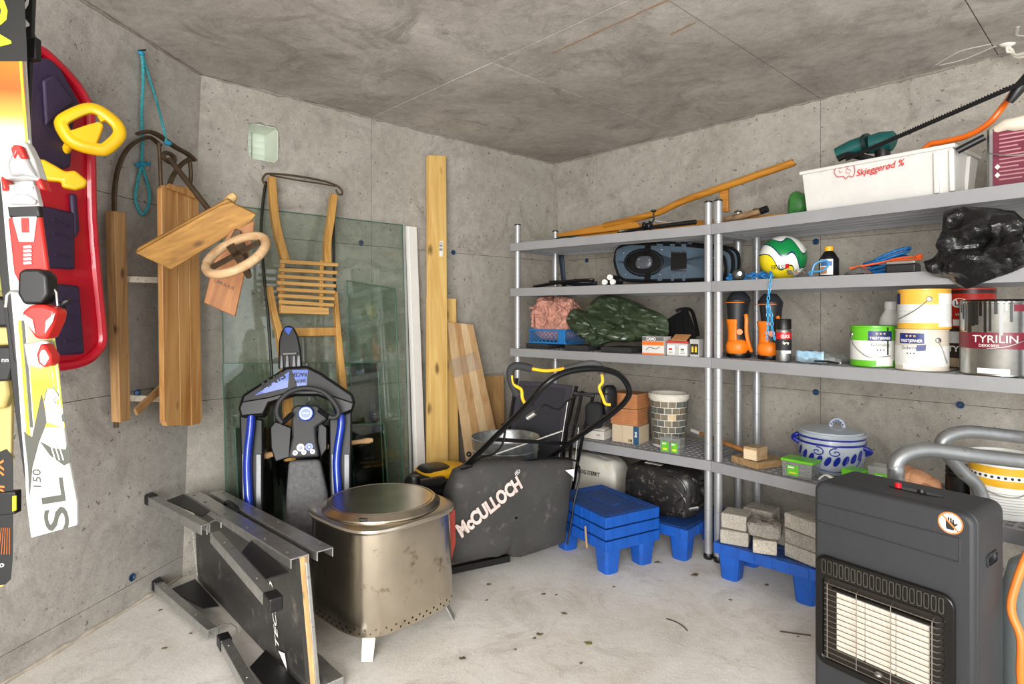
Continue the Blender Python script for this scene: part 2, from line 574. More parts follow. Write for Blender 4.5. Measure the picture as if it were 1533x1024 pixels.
# a wavy mortar ridge along the top of the walls and the plugs in the tie holes
def ridge(par, pts, r, m=None):
    P = []
    for i in range(len(pts) - 1):
        a, b_ = V(pts[i]), V(pts[i + 1])
        n = max(2, int((b_ - a).length / .05))
        P += [a.lerp(b_, j / n) + V((0, 0, random.uniform(-.004, .004))) for j in range(n)]
    MB().tube(P, [random.uniform(r * .3, r) for _ in P], 6).build('mortar_ridge', m or JOINT, par)
ridge(WB, [W(.0, .002, H - .002), W(2.5, .002, H - .002)], .011)
ridge(WR, [W(.002, .03, H - .002), W(.002, 4, H - .002)], .011)
ridge(WL, [LW(.02, H - .002, .002), LW(3, H - .002, .002)], .008)
ridge(WL, [LW(.02, .004, .002), LW(3, .004, .002)], .014, mat('floor_mortar', srgb(176, 166, 152), .9, var=.2, scale=30))
MB().prism([W(0, 0, 0), W(.025, 0, 0), W(0, .025, 0)], (0, 0, H)).build('corner_fillet', JOINT, WB)
def plug(par, p, nrm):
    R = V((0, 0, 1)).rotation_difference(nrm).to_matrix()
    MB().lathe([(.011, -.004), (.016, .004), (.017, .006), (.012, .006), (.009, .001)], p, 14, R).build('tie_plug', BLUEPLUG, par)
frR = Fr(W(0, 0), W(0, 1) - W(0, 0), (0, 0, 1))
frB = Fr(W(0, 0), W(-1, 0) - W(0, 0), (0, 0, 1))
nR, nB = V((BD.x, BD.y, 0)), V((RD.x, RD.y, 0))
for x, y in ((1222, 587), (1438, 606), (1222, 362), (879, 390)):
    plug(WR, frR.px(x, y), nR)
for x, y in ((678, 378), (540, 364)):
    plug(WB, frB.px(x, y), nB)
for x, y in ((195, 864), (205, 588)):
    best = min(((t * .01, z * .01) for t in range(0, 120) for z in range(5, 130)), key=lambda q: (lambda p: (CX + F * p.x / p.y - x) ** 2 + (HY - F * (p.z - CZ) / p.y - y) ** 2)(LW(*q)))
    plug(WL, LW(*best), V((.985, -.15, 0)))
# vent in the back wall
vt = thing('wall_vent', 'small white louvred vent in a chipped square hole in the wall', 'vent', W(cu := (HU0 + HU1) / 2, -.1, HZ0))
def thin_white(name, col):
    m, nt, b = _nt(name)                              # thin white plastic lets daylight through
    nt.nodes.remove(b)
    df, tl, mx = N(nt, 'ShaderNodeBsdfDiffuse'), N(nt, 'ShaderNodeBsdfTranslucent'), N(nt, 'ShaderNodeMixShader')
    df.inputs[0].default_value = tl.inputs[0].default_value = c4(col)
    L(nt, df.outputs[0], mx.inputs[1])
    L(nt, tl.outputs[0], mx.inputs[2])
    L(nt, mx.outputs[0], nt.nodes['Material Output'].inputs[0])
    return m
VWH = thin_white('vent_louvre_white', srgb(236, 240, 230))
VWD = mat('vent_duct_white', srgb(214, 220, 204), .5, var=.04)
d_ = W(0, -.2) - W(0, 0)
b = MB()
for u0, u1, z0, z1 in ((HU0, HU1, HZ0, HZ0 + .003), (HU0, HU1, HZ1 - .003, HZ1), (HU0, HU0 + .003, HZ0, HZ1), (HU1 - .003, HU1, HZ0, HZ1)):
    b.prism([W(u0, -.014, z0), W(u1, -.014, z0), W(u1, -.014, z1), W(u0, -.014, z1)], d_ * .95)
b.build('duct', VWD, vt, smooth=0)
for i in range(5):
    z = HZ0 + .006 + i * .036
    MB().prism([W(HU0 + .004, -.198, z), W(HU1 - .004, -.198, z), W(HU1 - .004, -.182, z + .031), W(HU0 + .004, -.182, z + .031)], (0, 0, .001)).build('louvre', VWH, vt, smooth=0)
MB().bar(W((HU0 + HU1) / 2, -.17, HZ0 + .004), W((HU0 + HU1) / 2, -.17, HZ1 - .004), .006, .006, (1, 0, 0)).build('mullion', VWD, vt, smooth=0)
RUST = mat('rust_streak', srgb(160, 124, 90), .9, var=.15, scale=40)
for x0, y0, x1, y1 in ((826, 80, 1000, 0), (1004, 52, 1040, 34)):
    q0, q1 = onz(x0, y0, H), onz(x1, y1, H)
    MB().tube([q0.lerp(q1, k / 12) + V((random.uniform(-.004, .004), 0, 0)) for k in range(13)], [random.uniform(.002, .005) for _ in range(13)], 6, flat=.25).build('rust_streak', RUST, CEIL)

# ---------------------------------------------------------------- shelving
SHZ = [1.696, 1.408, 1.025, .506]
SHG = mat('grey_shelf_plastic', srgb(142, 142, 144), .5, var=.05)
POSTM = mat('silver_post', srgb(172, 173, 175), .38, .55, var=.06)
UN = {'L': (V((.036, 3.87)), V((1.0, 3.071)), V((.264, .300))),
      'R': (V((1.037, 3.03)), V((1.037, 3.03)) + 1.27 * V((.609, -.793)), V((.300, .264)))}
def shelving(key, label):
    A, B, q = UN[key]
    a3 = lambda p, z: V((p.x, p.y, z))
    t = thing('shelving_unit', label, 'shelf', a3((A + B + q) / 2, 0))
    l = (B - A).normalized()
    qn = q.normalized()
    for P in (A, B, A + q, B + q):
        m = MB().tube([a3(P, z) for z in (.028, 1.812)], .0205, 16)
        po = m.build('post', POSTM, t)
        r = MB()
        for z in [.14 + .112 * i for i in range(15)]:
            r.lathe([(.0207, -.0012), (.0214, 0), (.0207, .0012)], a3(P, z), 16)
        r.build('seam_rings', SHG, po, kind='stuff')
        MB().lathe([(.02, 0), (.024, .006), (.024, .022), (.021, .03)], a3(P, 0), 16).build('foot', BLACK, t)
        MB().lathe([(.0212, 0), (.0212, .006), (.017, .009)], a3(P, 1.81), 16).build('end_cap', BLACK, t)
    for z in SHZ:
        b = MB()
        ov = .034
        c = [A - l * ov - qn * ov, B + l * ov - qn * ov, B + q + l * ov + qn * ov, A + q - l * ov + qn * ov]
        if key == 'R': c[0] += l * .012; c[3] += l * .012
        else: c[1] -= l * .008; c[2] -= l * .008
        ci = [A - l * .02 - qn * .02, B + l * .02 - qn * .02, B + q + l * .02 + qn * .02, A + q - l * .02 + qn * .02]
        b.ring([a3(p, z - .052) for p in c], [a3(p, z - .052) for p in ci], (0, 0, .052))
        sh = b.build('shelf', SHG, t, smooth=0, bevel=.004)
        d = MB()
        Lt, Dt = (B - A).length + .04, q.length + .04
        O = A - l * .02 - qn * .02
        pt = lambda s, r_: a3(O + l * s + qn * r_, z - .008)
        n = 9
        for i in range(n + 1):
            r_ = .012 + (Dt - .024) * i / n
            d.bar(pt(0, r_), pt(Lt, r_), .014, .012)
        n = 36
        for i in range(n + 1):
            s_ = .01 + (Lt - .02) * i / n
            d.bar(pt(s_, 0), pt(s_, Dt), .013, .0119)
        d.build('slotted_deck', SHG, sh, smooth=0)
        rb = MB()
        for i in range(5):
            r_ = Dt * (i + .5) / 5
            rb.bar(a3(O + l * 0 + qn * r_, z - .025), a3(O + l * Lt + qn * r_, z - .025), .004, .024)
        rb.build('under_rib', SHG, sh, smooth=0)
    return t
shelving('L', 'silver and grey shelving unit reaching into the room corner, holding snowshoes and tarp')
shelving('R', 'silver and grey shelving unit holding paint cans and a white crate')
def sh(key, x, q):
    """point of a shelf at picture column x, q of the way from the front edge to the back"""
    A, B, qq = UN[key]
    a, b = A + qq * q, B + qq * q
    k = (x - CX) / F
    l = b - a
    t = (k * a.y - a.x) / (l.x - k * l.y)
    return a + l * t
def lift(p, z):
    return V((p.x, p.y, z))
ANG = {k: math.degrees(math.atan2(*(UN[k][1] - UN[k][0]).yx)) for k in UN}
# ================================================================ things on the floor
# ---- stainless fire pit
FPC = V((-.53, 2.455, 0))
INOX = mat('brushed_steel', srgb(206, 196, 180), .2, 1.0, var=.1, scale=5, dirt=srgb(128, 108, 86), damt=.08, aniso=.5)
INOXD = mat('brushed_steel_lid', srgb(206, 196, 180), .24, 1.0, var=.1, scale=6, aniso=.4)
t = thing('fire_pit', 'rounded square stainless steel fire pit with a lid and stubby legs', 'fire pit', FPC)
ro = math.radians(47)
pit_body = MB().lathe([(.2, .1), (.243, .078), (.247, .084), (.244, .2), (.238, .36), (.236, .445), (.2, .45)], FPC, 72, None, 3.6, ro).build('body', INOX, t, 30)
MB().lathe([(.23, .447), (.25, .45), (.253, .458), (.25, .466), (.235, .472), (.18, .474)], FPC, 72, None, 3.6, ro).build('top_plate', INOXD, t, 30)
lid = MB().lathe([(.236, .474), (.236, .48), (.214, .4985), (.209, .4985), (.207, .496), (.204, .496), (.202, .4985), (.02, .499)], FPC, 64).build('lid', INOXD, t, 25)
MB().box(FPC + V((-.02, -.225, .488)), (.03, .02, .006)).build('latch', BLACK, lid)
for k in range(4):
    q = ro + math.pi / 4 + k * math.pi / 2
    d = V((math.cos(q), math.sin(q), 0))
    c = d.cross(V((0, 0, 1)))
    MB().hexa([FPC + d * r + c * s_ * wd + V((0, 0, z)) for r, z, s_, wd in ((.288, 0, -1, .022), (.288, 0, 1, .022), (.296, 0, 1, .022), (.296, 0, -1, .022), (.238, .1, -1, .026), (.238, .1, 1, .026), (.246, .1, 1, .026), (.246, .1, -1, .026))]).build('leg', mat('pit_leg_steel', srgb(176, 173, 168), .5, .8), t, 0, .002)
b = MB()
n = 92
for k in range(n):
    q = 2 * math.pi * k / n
    x, y = math.cos(q), math.sin(q)
    kk = (abs(x) ** 3.6 + abs(y) ** 3.6) ** (-1 / 3.6) * .247
    for zz in (.108,) if k % 2 else (.094,):
        p = FPC + V((x * kk * math.cos(ro) - y * kk * math.sin(ro), x * kk * math.sin(ro) + y * kk * math.cos(ro), zz))
        nn = V((x ** 3 * abs(x) ** -.4 if x else 0, y ** 3 * abs(y) ** -.4 if y else 0, 0)).normalized()
        nn = rz(47) @ nn
        b.lathe([(.0042, -.02), (.0042, .01)], p, 10, V((0, 0, 1)).rotation_difference(nn).to_matrix())
carve(pit_body, b)                                 # real air holes round the foot of the body

# ---- folded work platform with aluminium rails
BLKP = mat('black_board', srgb(50, 49, 47), .36, var=.22, scale=7, dirt=srgb(104, 98, 90), damt=.16)
PLY = wood('plywood_edge', srgb(214, 176, 122), srgb(178, 136, 84), (0, 0, 1), 1.2)
BLs, BRs = onz(296, 868, .012), onz(460, 1045, .012)
TLs, TRs = at(290, 745, BLs.y + .01), at(442, 836, BRs.y + .02)
t = thing('work_platform', 'folded work platform, black panel on edge with aluminium rails and legs', 'platform', (BLs + BRs) / 2 * 1.0)
pd = (BRs - BLs).normalized()
nd = V((pd.y, -pd.x, 0))                  # towards the viewer's left
if nd.x > 0: nd = -nd
pn = MB().hexa([BLs, BRs, BRs - nd * .014, BLs - nd * .014, TLs, TRs, TRs - nd * .014, TLs - nd * .014]).build('panel', BLKP, t, 0)
MB().hexa([BLs - nd * .014, BRs - nd * .014, BRs - nd * .03, BLs - nd * .03, TLs - nd * .014, TRs - nd * .014, TRs - nd * .03, TLs - nd * .03]).build('plywood_core', PLY, t, 0)
MB().hexa([BLs - nd * .03, BRs - nd * .03 + pd * .004, BRs - nd * .045 + pd * .004, BLs - nd * .045, TLs - nd * .03, TRs - nd * .03 + pd * .004, TRs - nd * .045 + pd * .004, TLs - nd * .045]).build('edge_profile', ALU, t, 0, .003)
PFr = Fr(BLs, pd, TLs - BLs)
if PFr.n.dot(nd) < 0: PFr = Fr(BLs, pd, TLs - BLs)
def print_on(par, s, x0, y0, x1, y1, h, fr, c, m=INKW, bold=0.0, shear=0.0, mir=False):
    a0, a1 = V(fr.ab(x0, y0)), V(fr.ab(x1, y1))
    mid = (a0 + a1) / 2
    ang = math.degrees(math.atan2(a1.y - a0.y, a1.x - a0.x))
    return txt('lettering', s, h, flat(fr, mid.x, mid.y, c, ang, mir), m, par, bold, shear, 1.0, (a1 - a0).length)
print_on(pn, 'TECNOPRO', 300, 868, 292, 796, .022, PFr, .008, INKW, .0, .3)
print_on(pn, 'TECNO', 421, 968, 411, 870, .03, PFr, .008, INKW, .01, .3)
a_, b_ = PFr.ab(423, 985)
MB().prism([PFr.px(x, y, .007) for x, y in ((417, 974), (426, 978), (430, 1004))], PFr.n * .001).build('logo', INKW, pn, 0)
up = V((0, 0, 1))
for k, (o0, o1, ex) in enumerate(((-.028, .034, 0), (.06, .118, .055))):
    p0, p1 = TLs + up * .014 - pd * .03 + pd * ex, TRs + up * .01 + pd * .03
    rr = MB()
    rr.hexa([p0 - nd * o0, p1 - nd * o0, p1 - nd * o1, p0 - nd * o1, p0 - nd * o0 + up * .004, p1 - nd * o0 + up * .004, p1 - nd * o1 + up * .004, p0 - nd * o1 + up * .004])
    for oo in (o0, o1 - .004):
        rr.hexa([p0 - nd * oo - up * .028, p1 - nd * oo - up * .028, p1 - nd * (oo + .004) - up * .028, p0 - nd * (oo + .004) - up * .028, p0 - nd * oo, p1 - nd * oo, p1 - nd * (oo + .004), p0 - nd * (oo + .004)])
    rl = rr.build('rail', ALU, t, 0, .0015)
    for f in (.06, .2, .42, .63, .78, .94):
        MB().ball(p0.lerp(p1, f) - nd * ((o0 + o1) / 2 + (.012 if k else -.012)) + up * .005, (.007, .007, .003), 8, 5).build('rivet', STEEL, rl)
    q0, q1 = BLs + pd * .45, BRs + pd * .02
    if k:
        MB().hexa([q0 - nd * o0 - up * .01, q1 - nd * o0 - up * .01, q1 - nd * o1 - up * .01, q0 - nd * o1 - up * .01, q0 - nd * o0 + up * .03, q1 - nd * o0 + up * .03, q1 - nd * o1 + up * .03, q0 - nd * o1 + up * .03]).build('rail', ALU, t, 0, .003)
m0 = (TLs + up * .016).lerp(TRs + up * .012, .33) - nd * .047
MB().tube(spl([m0 - pd * .075 - up * .004, m0 - pd * .05 + up * .012, m0 + pd * .05 + up * .012, m0 + pd * .075 - up * .004], 5), .011, 8, flat=.6).build('carry_handle', BLACK, t)
def leg(p0, p1, capend, gus, ht=.034):
    d = (p1 - p0).normalized()
    s_ = V((d.y, -d.x, 0))
    b = MB()
    b.bar(p0, p1, .034, .005).bar(p0 + s_ * .015 - up * (ht / 2), p1 + s_ * .015 - up * (ht / 2), .005, ht).bar(p0 - s_ * .015 - up * (ht / 2), p1 - s_ * .015 - up * (ht / 2), .005, ht)
    lg = b.build('leg', ALU, t, 0, .001)
    e_ = (p1, p0)[capend == 0]
    dd = d if capend else -d
    MB().bar(e_ - dd * .05 - up * .013, e_ + dd * .012 - up * .013, .042, .044).build('end_cap', BLACK, lg, 0, .006)
    for f in (.2, .75):
        MB().ball(p0.lerp(p1, f) + up * .003, (.005, .005, .003), 8, 5).build('rivet', STEEL, lg)
    MB().prism(gus, (0, 0, .004)).build('gusset_plate', BLACK, t, 0)
leg(onz(222, 741, .452), onz(308, 786, .446), 0, [onz(x, y, .44) for x, y in ((250, 750), (275, 741), (314, 766), (303, 774))])
leg(onz(322, 797, .425), onz(412, 897, .42), 1, [onz(x, y, .425) for x, y in ((362, 828), (378, 808), (432, 858), (398, 868))])
leg(onz(232, 868, .055), onz(318, 942, .05), 0, [onz(x, y, .05) for x, y in ((254, 884), (292, 868), (328, 908), (305, 912))])
leg(onz(334, 952, .055), onz(384, 1040, .055), 0, [onz(x, y, .05) for x, y in ((374, 1000), (398, 974), (450, 1026), (420, 1060))])
for x0, y0, x1, y1 in ((310, 792, 331, 785), (326, 944, 354, 942)):
    q0, q1 = at(x0, y0, 2.25), at(x1, y1, 2.2)
    MB().tube([q0 - up * .02, q0 + up * .01, q0.lerp(q1, .3) + up * .022, q0.lerp(q1, .7) + up * .022, q1 + up * .006, q1 - up * .012], .0025, 6).build('wire_clip', STEEL, t)

# ---- snow racer standing on its tail
SO = onz(449, 884, 0)
SF = Fr(SO, (.97, .24, 0), (-.15, .20, 1.19))
t = thing('snow_racer', 'black and blue steerable snow racer sled standing upright against glass', 'sled', SO)
SBLK = mat('racer_black', srgb(16, 17, 20), .42, var=.15, spec=.35)
SBLU = mat('racer_blue', srgb(22, 78, 190), .3, var=.06, coat=.2)
STUB = mat('racer_blue_tube', srgb(24, 56, 172), .22, .2, var=.06, coat=.5)
SEAT = mat('seat_foam', srgb(104, 104, 106), .8, var=.25, scale=60, bump=.5, bscale=220)
SKG = mat('ski_grey', srgb(92, 93, 96), .35, .4, var=.25, scale=12)
def poly(fr, pts, c0, c1, name, m, par, bevel=.006, seg=2):
    return MB().prism([fr.px(x, y, c1) for x, y in pts], fr.n * (c0 - c1)).build(name, m, par, 30, bevel, seg=seg)
for pts in (((358, 620), (394, 628), (395, 880), (366, 886)), ((492, 626), (527, 612), (524, 850), (494, 858))):
    sk = poly(SF, pts, -.03, .012, 'rear_ski', SBLK, t, .008)
    xs = [p[0] for p in pts]
    poly(SF, [(min(xs) + 4, 680), (min(xs) + 11, 680), (min(xs) + 13, 850), (min(xs) + 7, 850)], .012, .02, 'metal_runner', SKG, sk, .002)
    poly(SF, [(max(xs) - 12, 680), (max(xs) - 4, 680), (max(xs) - 4, 850), (max(xs) - 12, 850)], .012, .02, 'metal_runner', SKG, sk, .002)
for pts in (((377, 612), (375, 640), (370, 700), (376, 800), (380, 860)), ((506, 612), (511, 632), (504, 690), (508, 760), (510, 850))):
    MB().tube(spl([SF.px(x, y, .045) for x, y in pts], 6), .0185, 12).build('frame_tube', STUB, t)
cow = poly(SF, [(356, 612), (362, 591), (428, 549), (460, 547), (480, 557), (529, 590), (532, 602), (528, 616), (505, 626), (494, 600), (476, 592), (440, 592), (404, 604), (396, 624), (360, 626)], -.03, .06, 'cowl', SBLK, t, .014, 3)
poly(SF, [(358, 611), (362, 601), (404, 594), (440, 584), (476, 584), (497, 592), (530, 603), (527, 614), (506, 622), (496, 599), (476, 591), (440, 591), (402, 603), (394, 620), (361, 623)], .058, .078, 'cowl_lip', BLACK, cow, .006)
d1 = poly(SF, [(381, 592), (433, 556), (431, 580)], .06, .063, 'decal', SBLU, cow, 0)
d2 = poly(SF, [(437, 554), (461, 554), (459, 577), (446, 581)], .06, .063, 'decal', SBLU, cow, 0)
print_on(d1, 'ANIS', 395, 586, 431, 567, .034, SF, .066, INKK, .02, 0)
print_on(d2, 'RACER', 461, 560, 439, 560, .018, SF, .066, INKK, .02)
print_on(d2, 'SNOW', 459, 569, 443, 571, .016, SF, .066, INKK, .02)
fs = poly(SF, [(416, 552), (417, 510), (421, 496), (427, 488), (433, 487), (440, 490), (446, 502), (450, 520), (453, 552)], -.01, .012, 'steering_ski', SBLK, t, .008, 3)
poly(SF, [(425, 493), (429, 490), (438, 491), (432, 501)], .0125, .014, 'decal', SBLU, fs, 0)
for x0, x1 in ((420, 423), (428, 432), (438, 442), (445, 449)):
    poly(SF, [(x0, 532), (x1, 532), (x1 + 1, 552), (x0 - 1, 552)], .012, .03, 'ski_rib', SKG, fs, .002)
MB().tube([SF.px(424, 530, .035), SF.px(444, 529, .035)], .006, 8).build('axle_bolt', STEEL, fs)
for pts in (((404, 640), (412, 630), (437, 640), (434, 685), (412, 692), (405, 670)), ((476, 628), (490, 640), (490, 672), (480, 686), (474, 660))):
    poly(SF, pts, .0, .05, 'side_plate', SBLK, t, .006)
poly(SF, [(436, 612), (444, 606), (474, 606), (488, 618), (490, 628), (472, 640), (474, 660), (478, 684), (431, 686), (437, 655), (436, 630)], .0, .10, 'console', mat('console_black', srgb(44, 44, 46), .55, var=.2, bump=.2), t, .01, 3)
wh = MB().tube(spl([SF.px(x, y, .15) for x, y in ((423, 633), (415, 622), (416, 606), (425, 593), (440, 584), (460, 581), (482, 586), (498, 600), (507, 616), (502, 625), (492, 624))], 6), .0115, 10).build('steering_wheel', mat('wheel_rubber', srgb(44, 44, 45), .6, var=.15), t)
MB().tube([SF.px(423, 633, .15), SF.px(437, 620, .12)], .012, 8).tube([SF.px(492, 624, .15), SF.px(478, 614, .12)], .012, 8).build('spoke', SBLK, wh)
Rf = SF.R()
hb = MB().lathe([(.034, .1), (.034, .128), (.03, .134), (.001, .134)], SF.p(*SF.ab(458, 619, .12)), 28, Rf).build('hub', SBLU, t)
b = MB()
b.lathe([(.0215, .1345), (.0235, .1352), (.0255, .1345)], SF.p(*SF.ab(458, 619, .12)), 28, Rf, cap=False).build('ring_mark', INKW, hb)
a0 = V(SF.ab(458, 620, .13))
txt('lettering', 'STIGA', .008, flat(SF, a0.x, a0.y, .1352), INKW, hb, .02, 0, 1, .03)
for x, y, r, dark in ((450, 670, .017, 0), (463, 669, .017, 1), (442, 678, .011, 0), (455, 677, .011, 0), (468, 676, .011, 0)):
    q = SF.p(*SF.ab(x, y, .1))
    g = MB().lathe([(r * .55, .101), (r * .55, .1045), (r, .1045), (r, .101)], q, 20, Rf).build('dial', INKW if not dark else SBLU, t)
    MB().lathe([(r * .3, .101), (r * .3, .105), (.001, .105)], q, 12, Rf).build('dial_face', INKW if dark else SBLU, g)
poly(SF, [(432, 690), (478, 688), (490, 740), (497, 868), (427, 870), (428, 740)], -.02, .085, 'seat', SEAT, t, .018, 3)
poly(SF, [(426, 866), (498, 864), (497, 886), (428, 890)], -.03, .09, 'tail_bumper', SBLK, t, .01)

# ---- lawn mower with grass bag
e1, wv = V((.5, -.866, 0)), V((.866, .5, 0))
t = thing('lawn_mower', 'black and yellow lawn mower with a grey grass bag and looped handle', 'lawn mower', (-.22, 3.36, 0))
BAG = mat('bag_cloth', srgb(58, 57, 55), .75, var=.2, scale=6, bump=.25, bscale=300, dirt=srgb(96, 93, 88), damt=.12)
YEL = mat('yellow_lever', srgb(236, 178, 22), .35, var=.08)
HND = mat('handle_tube', srgb(18, 18, 19), .28, .3, var=.1)
BF = Fr((-.26, 2.69, 0), wv, (0, 0, 1))
bag_o = [(672, 790), (676, 740), (690, 708), (720, 694), (775, 690), (830, 690), (861, 692), (859, 722), (854, 770), (849, 813), (810, 827), (782, 837), (770, 836), (761, 826), (746, 836), (700, 842), (672, 846)]
pp = [V((*BF.ab(x, y), 0)) for x, y in bag_o]
ctr = sum(pp, V((0, 0, 0))) / len(pp)
fine = []
for i in range(len(pp)):
    for j in range(4):
        fine.append(pp[i].lerp(pp[(i + 1) % len(pp)], j / 4))
def bagf(i, j):
    n_ = len(fine)
    p = fine[int(round(i * n_)) % n_]
    r_, c_ = ((0.02, .022), (.35, .024), (.7, .02), (.92, .008), (.985, -.012), (1, -.035), (1.0, -.07), (.97, -.11), (.93, -.135), (.5, -.145), (.02, -.145))[int(round(j * 10))]
    q = ctr.lerp(p, r_)
    return BF.p(q.x, q.y, c_)
bg_ = MB().grid(len(fine), 11, bagf, True).wob(.006, 9).build('grass_bag', BAG, t, 60)
print_on(bg_, 'McCULLOCH', 686, 801, 777, 726, .062, BF, .034, mat('bag_print', srgb(216, 196, 188), .7), .05)
print_on(bg_, '®', 768, 711, 775, 704, .02, BF, .03, INKW)
MB().prism([BF.px(x, y, .03) for x, y in ((846, 704), (860, 702), (859, 715))], BF.n * .001).build('logo', INKW, bg_, 0)
MB().prism([BF.px(x, y, .028) for x, y in ((672, 770), (681, 762), (682, 812), (676, 838))], BF.n * .001).build('logo', mat('logo_red', srgb(170, 60, 50), .6), bg_, 0)
MB().tube(spl([BF.px(x, y, -.02) for x, y in ((690, 702), (760, 692), (862, 690), (858, 760), (849, 815))], 5), .005, 6).build('bag_frame', HND, bg_)
bl, br = V((-.327, 3.0, .40)), V((.175, 3.25, .44))
lp = [bl + V((-.06, .1, -.07)), bl, V((-.12, 2.65, .66)), V((.06, 2.34, .895)), at(815, 577, 2.27), at(845, 558, 2.28), at(890, 552, 2.34), at(925, 560, 2.42), at(941, 580, 2.5), at(938, 598, 2.56), at(912, 622, 2.66), at(850, 665, 2.95), br, br + V((.0, .02, -.08))]
MB().tube(spl(lp, 6), .0125, 10).build('handle', HND, t)
MB().tube([bl.lerp(lp[3], .62) , at(850, 664, 2.95)], .009, 8).build('cross_bar', HND, t)
MB().tube(spl([at(x, y, 2.42) for x, y in ((775, 592), (766, 572), (764, 556), (769, 549), (780, 548), (796, 552))], 5), .0165, 10).build('grip', mat('grip_foam', srgb(40, 40, 42), .8), t)
MB().tube(spl([at(x, y, 2.42) for x, y in ((845, 553), (860, 549), (876, 545), (892, 545), (900, 552), (901, 560))], 5), .0145, 10).build('grip', mat('grip_foam2', srgb(66, 66, 68), .6), t)
MB().tube(spl([at(x, y, 2.42) for x, y in ((796, 552), (815, 555), (832, 554), (847, 551))], 5), .0065, 8).build('lever', YEL, t)
MB().tube(spl([at(x, y, 2.41) for x, y in ((766, 562), (768, 575), (780, 583), (782, 596), (787, 606))], 5), .0065, 8).build('lever', YEL, t)
MB().tube(spl([at(x, y, 2.46) for x, y in ((901, 560), (902, 572), (897, 580), (902, 594), (906, 604), (914, 606))], 5), .0062, 8).build('lever', YEL, t)
MB().tube([at(789, 626, 2.44), at(801, 618, 2.43)], .011, 10).build('spring_tensioner', STEEL, t)
MB().tube(spl([at(801, 618, 2.43), at(815, 606, 2.44), at(835, 613, 2.5), at(850, 600, 2.55), at(873, 590, 2.6), at(915, 590, 2.55)], 5), .004, 6).build('cable', BLACK, t)
MB().tube(spl([at(757, 640, 2.5), at(752, 665, 2.55), at(738, 680, 2.6), at(720, 685, 2.7), at(700, 700, 2.8)], 5), .005, 6).build('cable', BLACK, t)
MB().tube([at(742, 680, 2.85), at(842, 645, 2.9)], .0035, 6).build('pull_rope', mat('rope_grey', srgb(170, 168, 160), .8), t)
for x, y, d in ((795, 604, 2.36), (755, 637, 2.5), (702, 680, 2.8), (848, 664, 2.95)):
    MB().ball(at(x, y, d), .013, 8, 6).build('clamp_knob', BLACK, t)
fd = -e1
dc = V((-.24, 3.36, 0))
Rm = M((wv, fd, V((0, 0, 1)))).transposed()
MB().ball(dc + V((-.06, -.05, .15)), (.24, .21, .085), 28, 10, Rm, .55).build('deck', HND, t)
eo = V((-.17, -.02, 0))
MB().ball(dc + eo + V((-.02, -.03, .28)), (.16, .14, .11), 24, 10, Rm, .7).build('engine', BLACK, t)
MB().ball(dc + eo + wv * .03 + V((0, 0, .372)), (.15, .13, .035), 24, 8, Rm, .7).build('engine_cover', YEL, t)
MB().ball(dc + eo + wv * -.02 + V((0, 0, .384)), (.09, .10, .03), 24, 8, Rm, .7).build('starter_grille', BLACK, t)
cp = at(620, 716, 2.95)
MB().lathe([(.03, -.05), (.03, 0), (.026, .012), (.005, .014)], cp, 16).build('fuel_cap', BLACK, t)
MB().tube([cp - V((0, 0, .04)), cp + V((.12, .12, -.07))], [.028, .05], 10).build('fuel_neck', BLACK, t)
for s_ in (-1, 1):
    for f_, r_ in ((-.2, .085), (.12, .08)):
        c = dc + wv * (.25 * s_) + fd * f_ + V((0, 0, r_))
        R = V((0, 0, 1)).rotation_difference(wv).to_matrix()
        wl = MB().lathe([(.03, -.024), (r_ - .01, -.024), (r_, -.012), (r_, .012), (r_ - .01, .024), (.03, .024)], c, 24, R).build('wheel', BLACK, t)
        MB().lathe([(.035, -.028), (.035, .028)], c, 16, R).build('wheel_hub', YEL if r_ > .083 else SKG, wl)
MB().bar(onz(676, 853, .02), onz(762, 835, .03), .03, .03).build('trailing_flap', BLACK, t, 0)

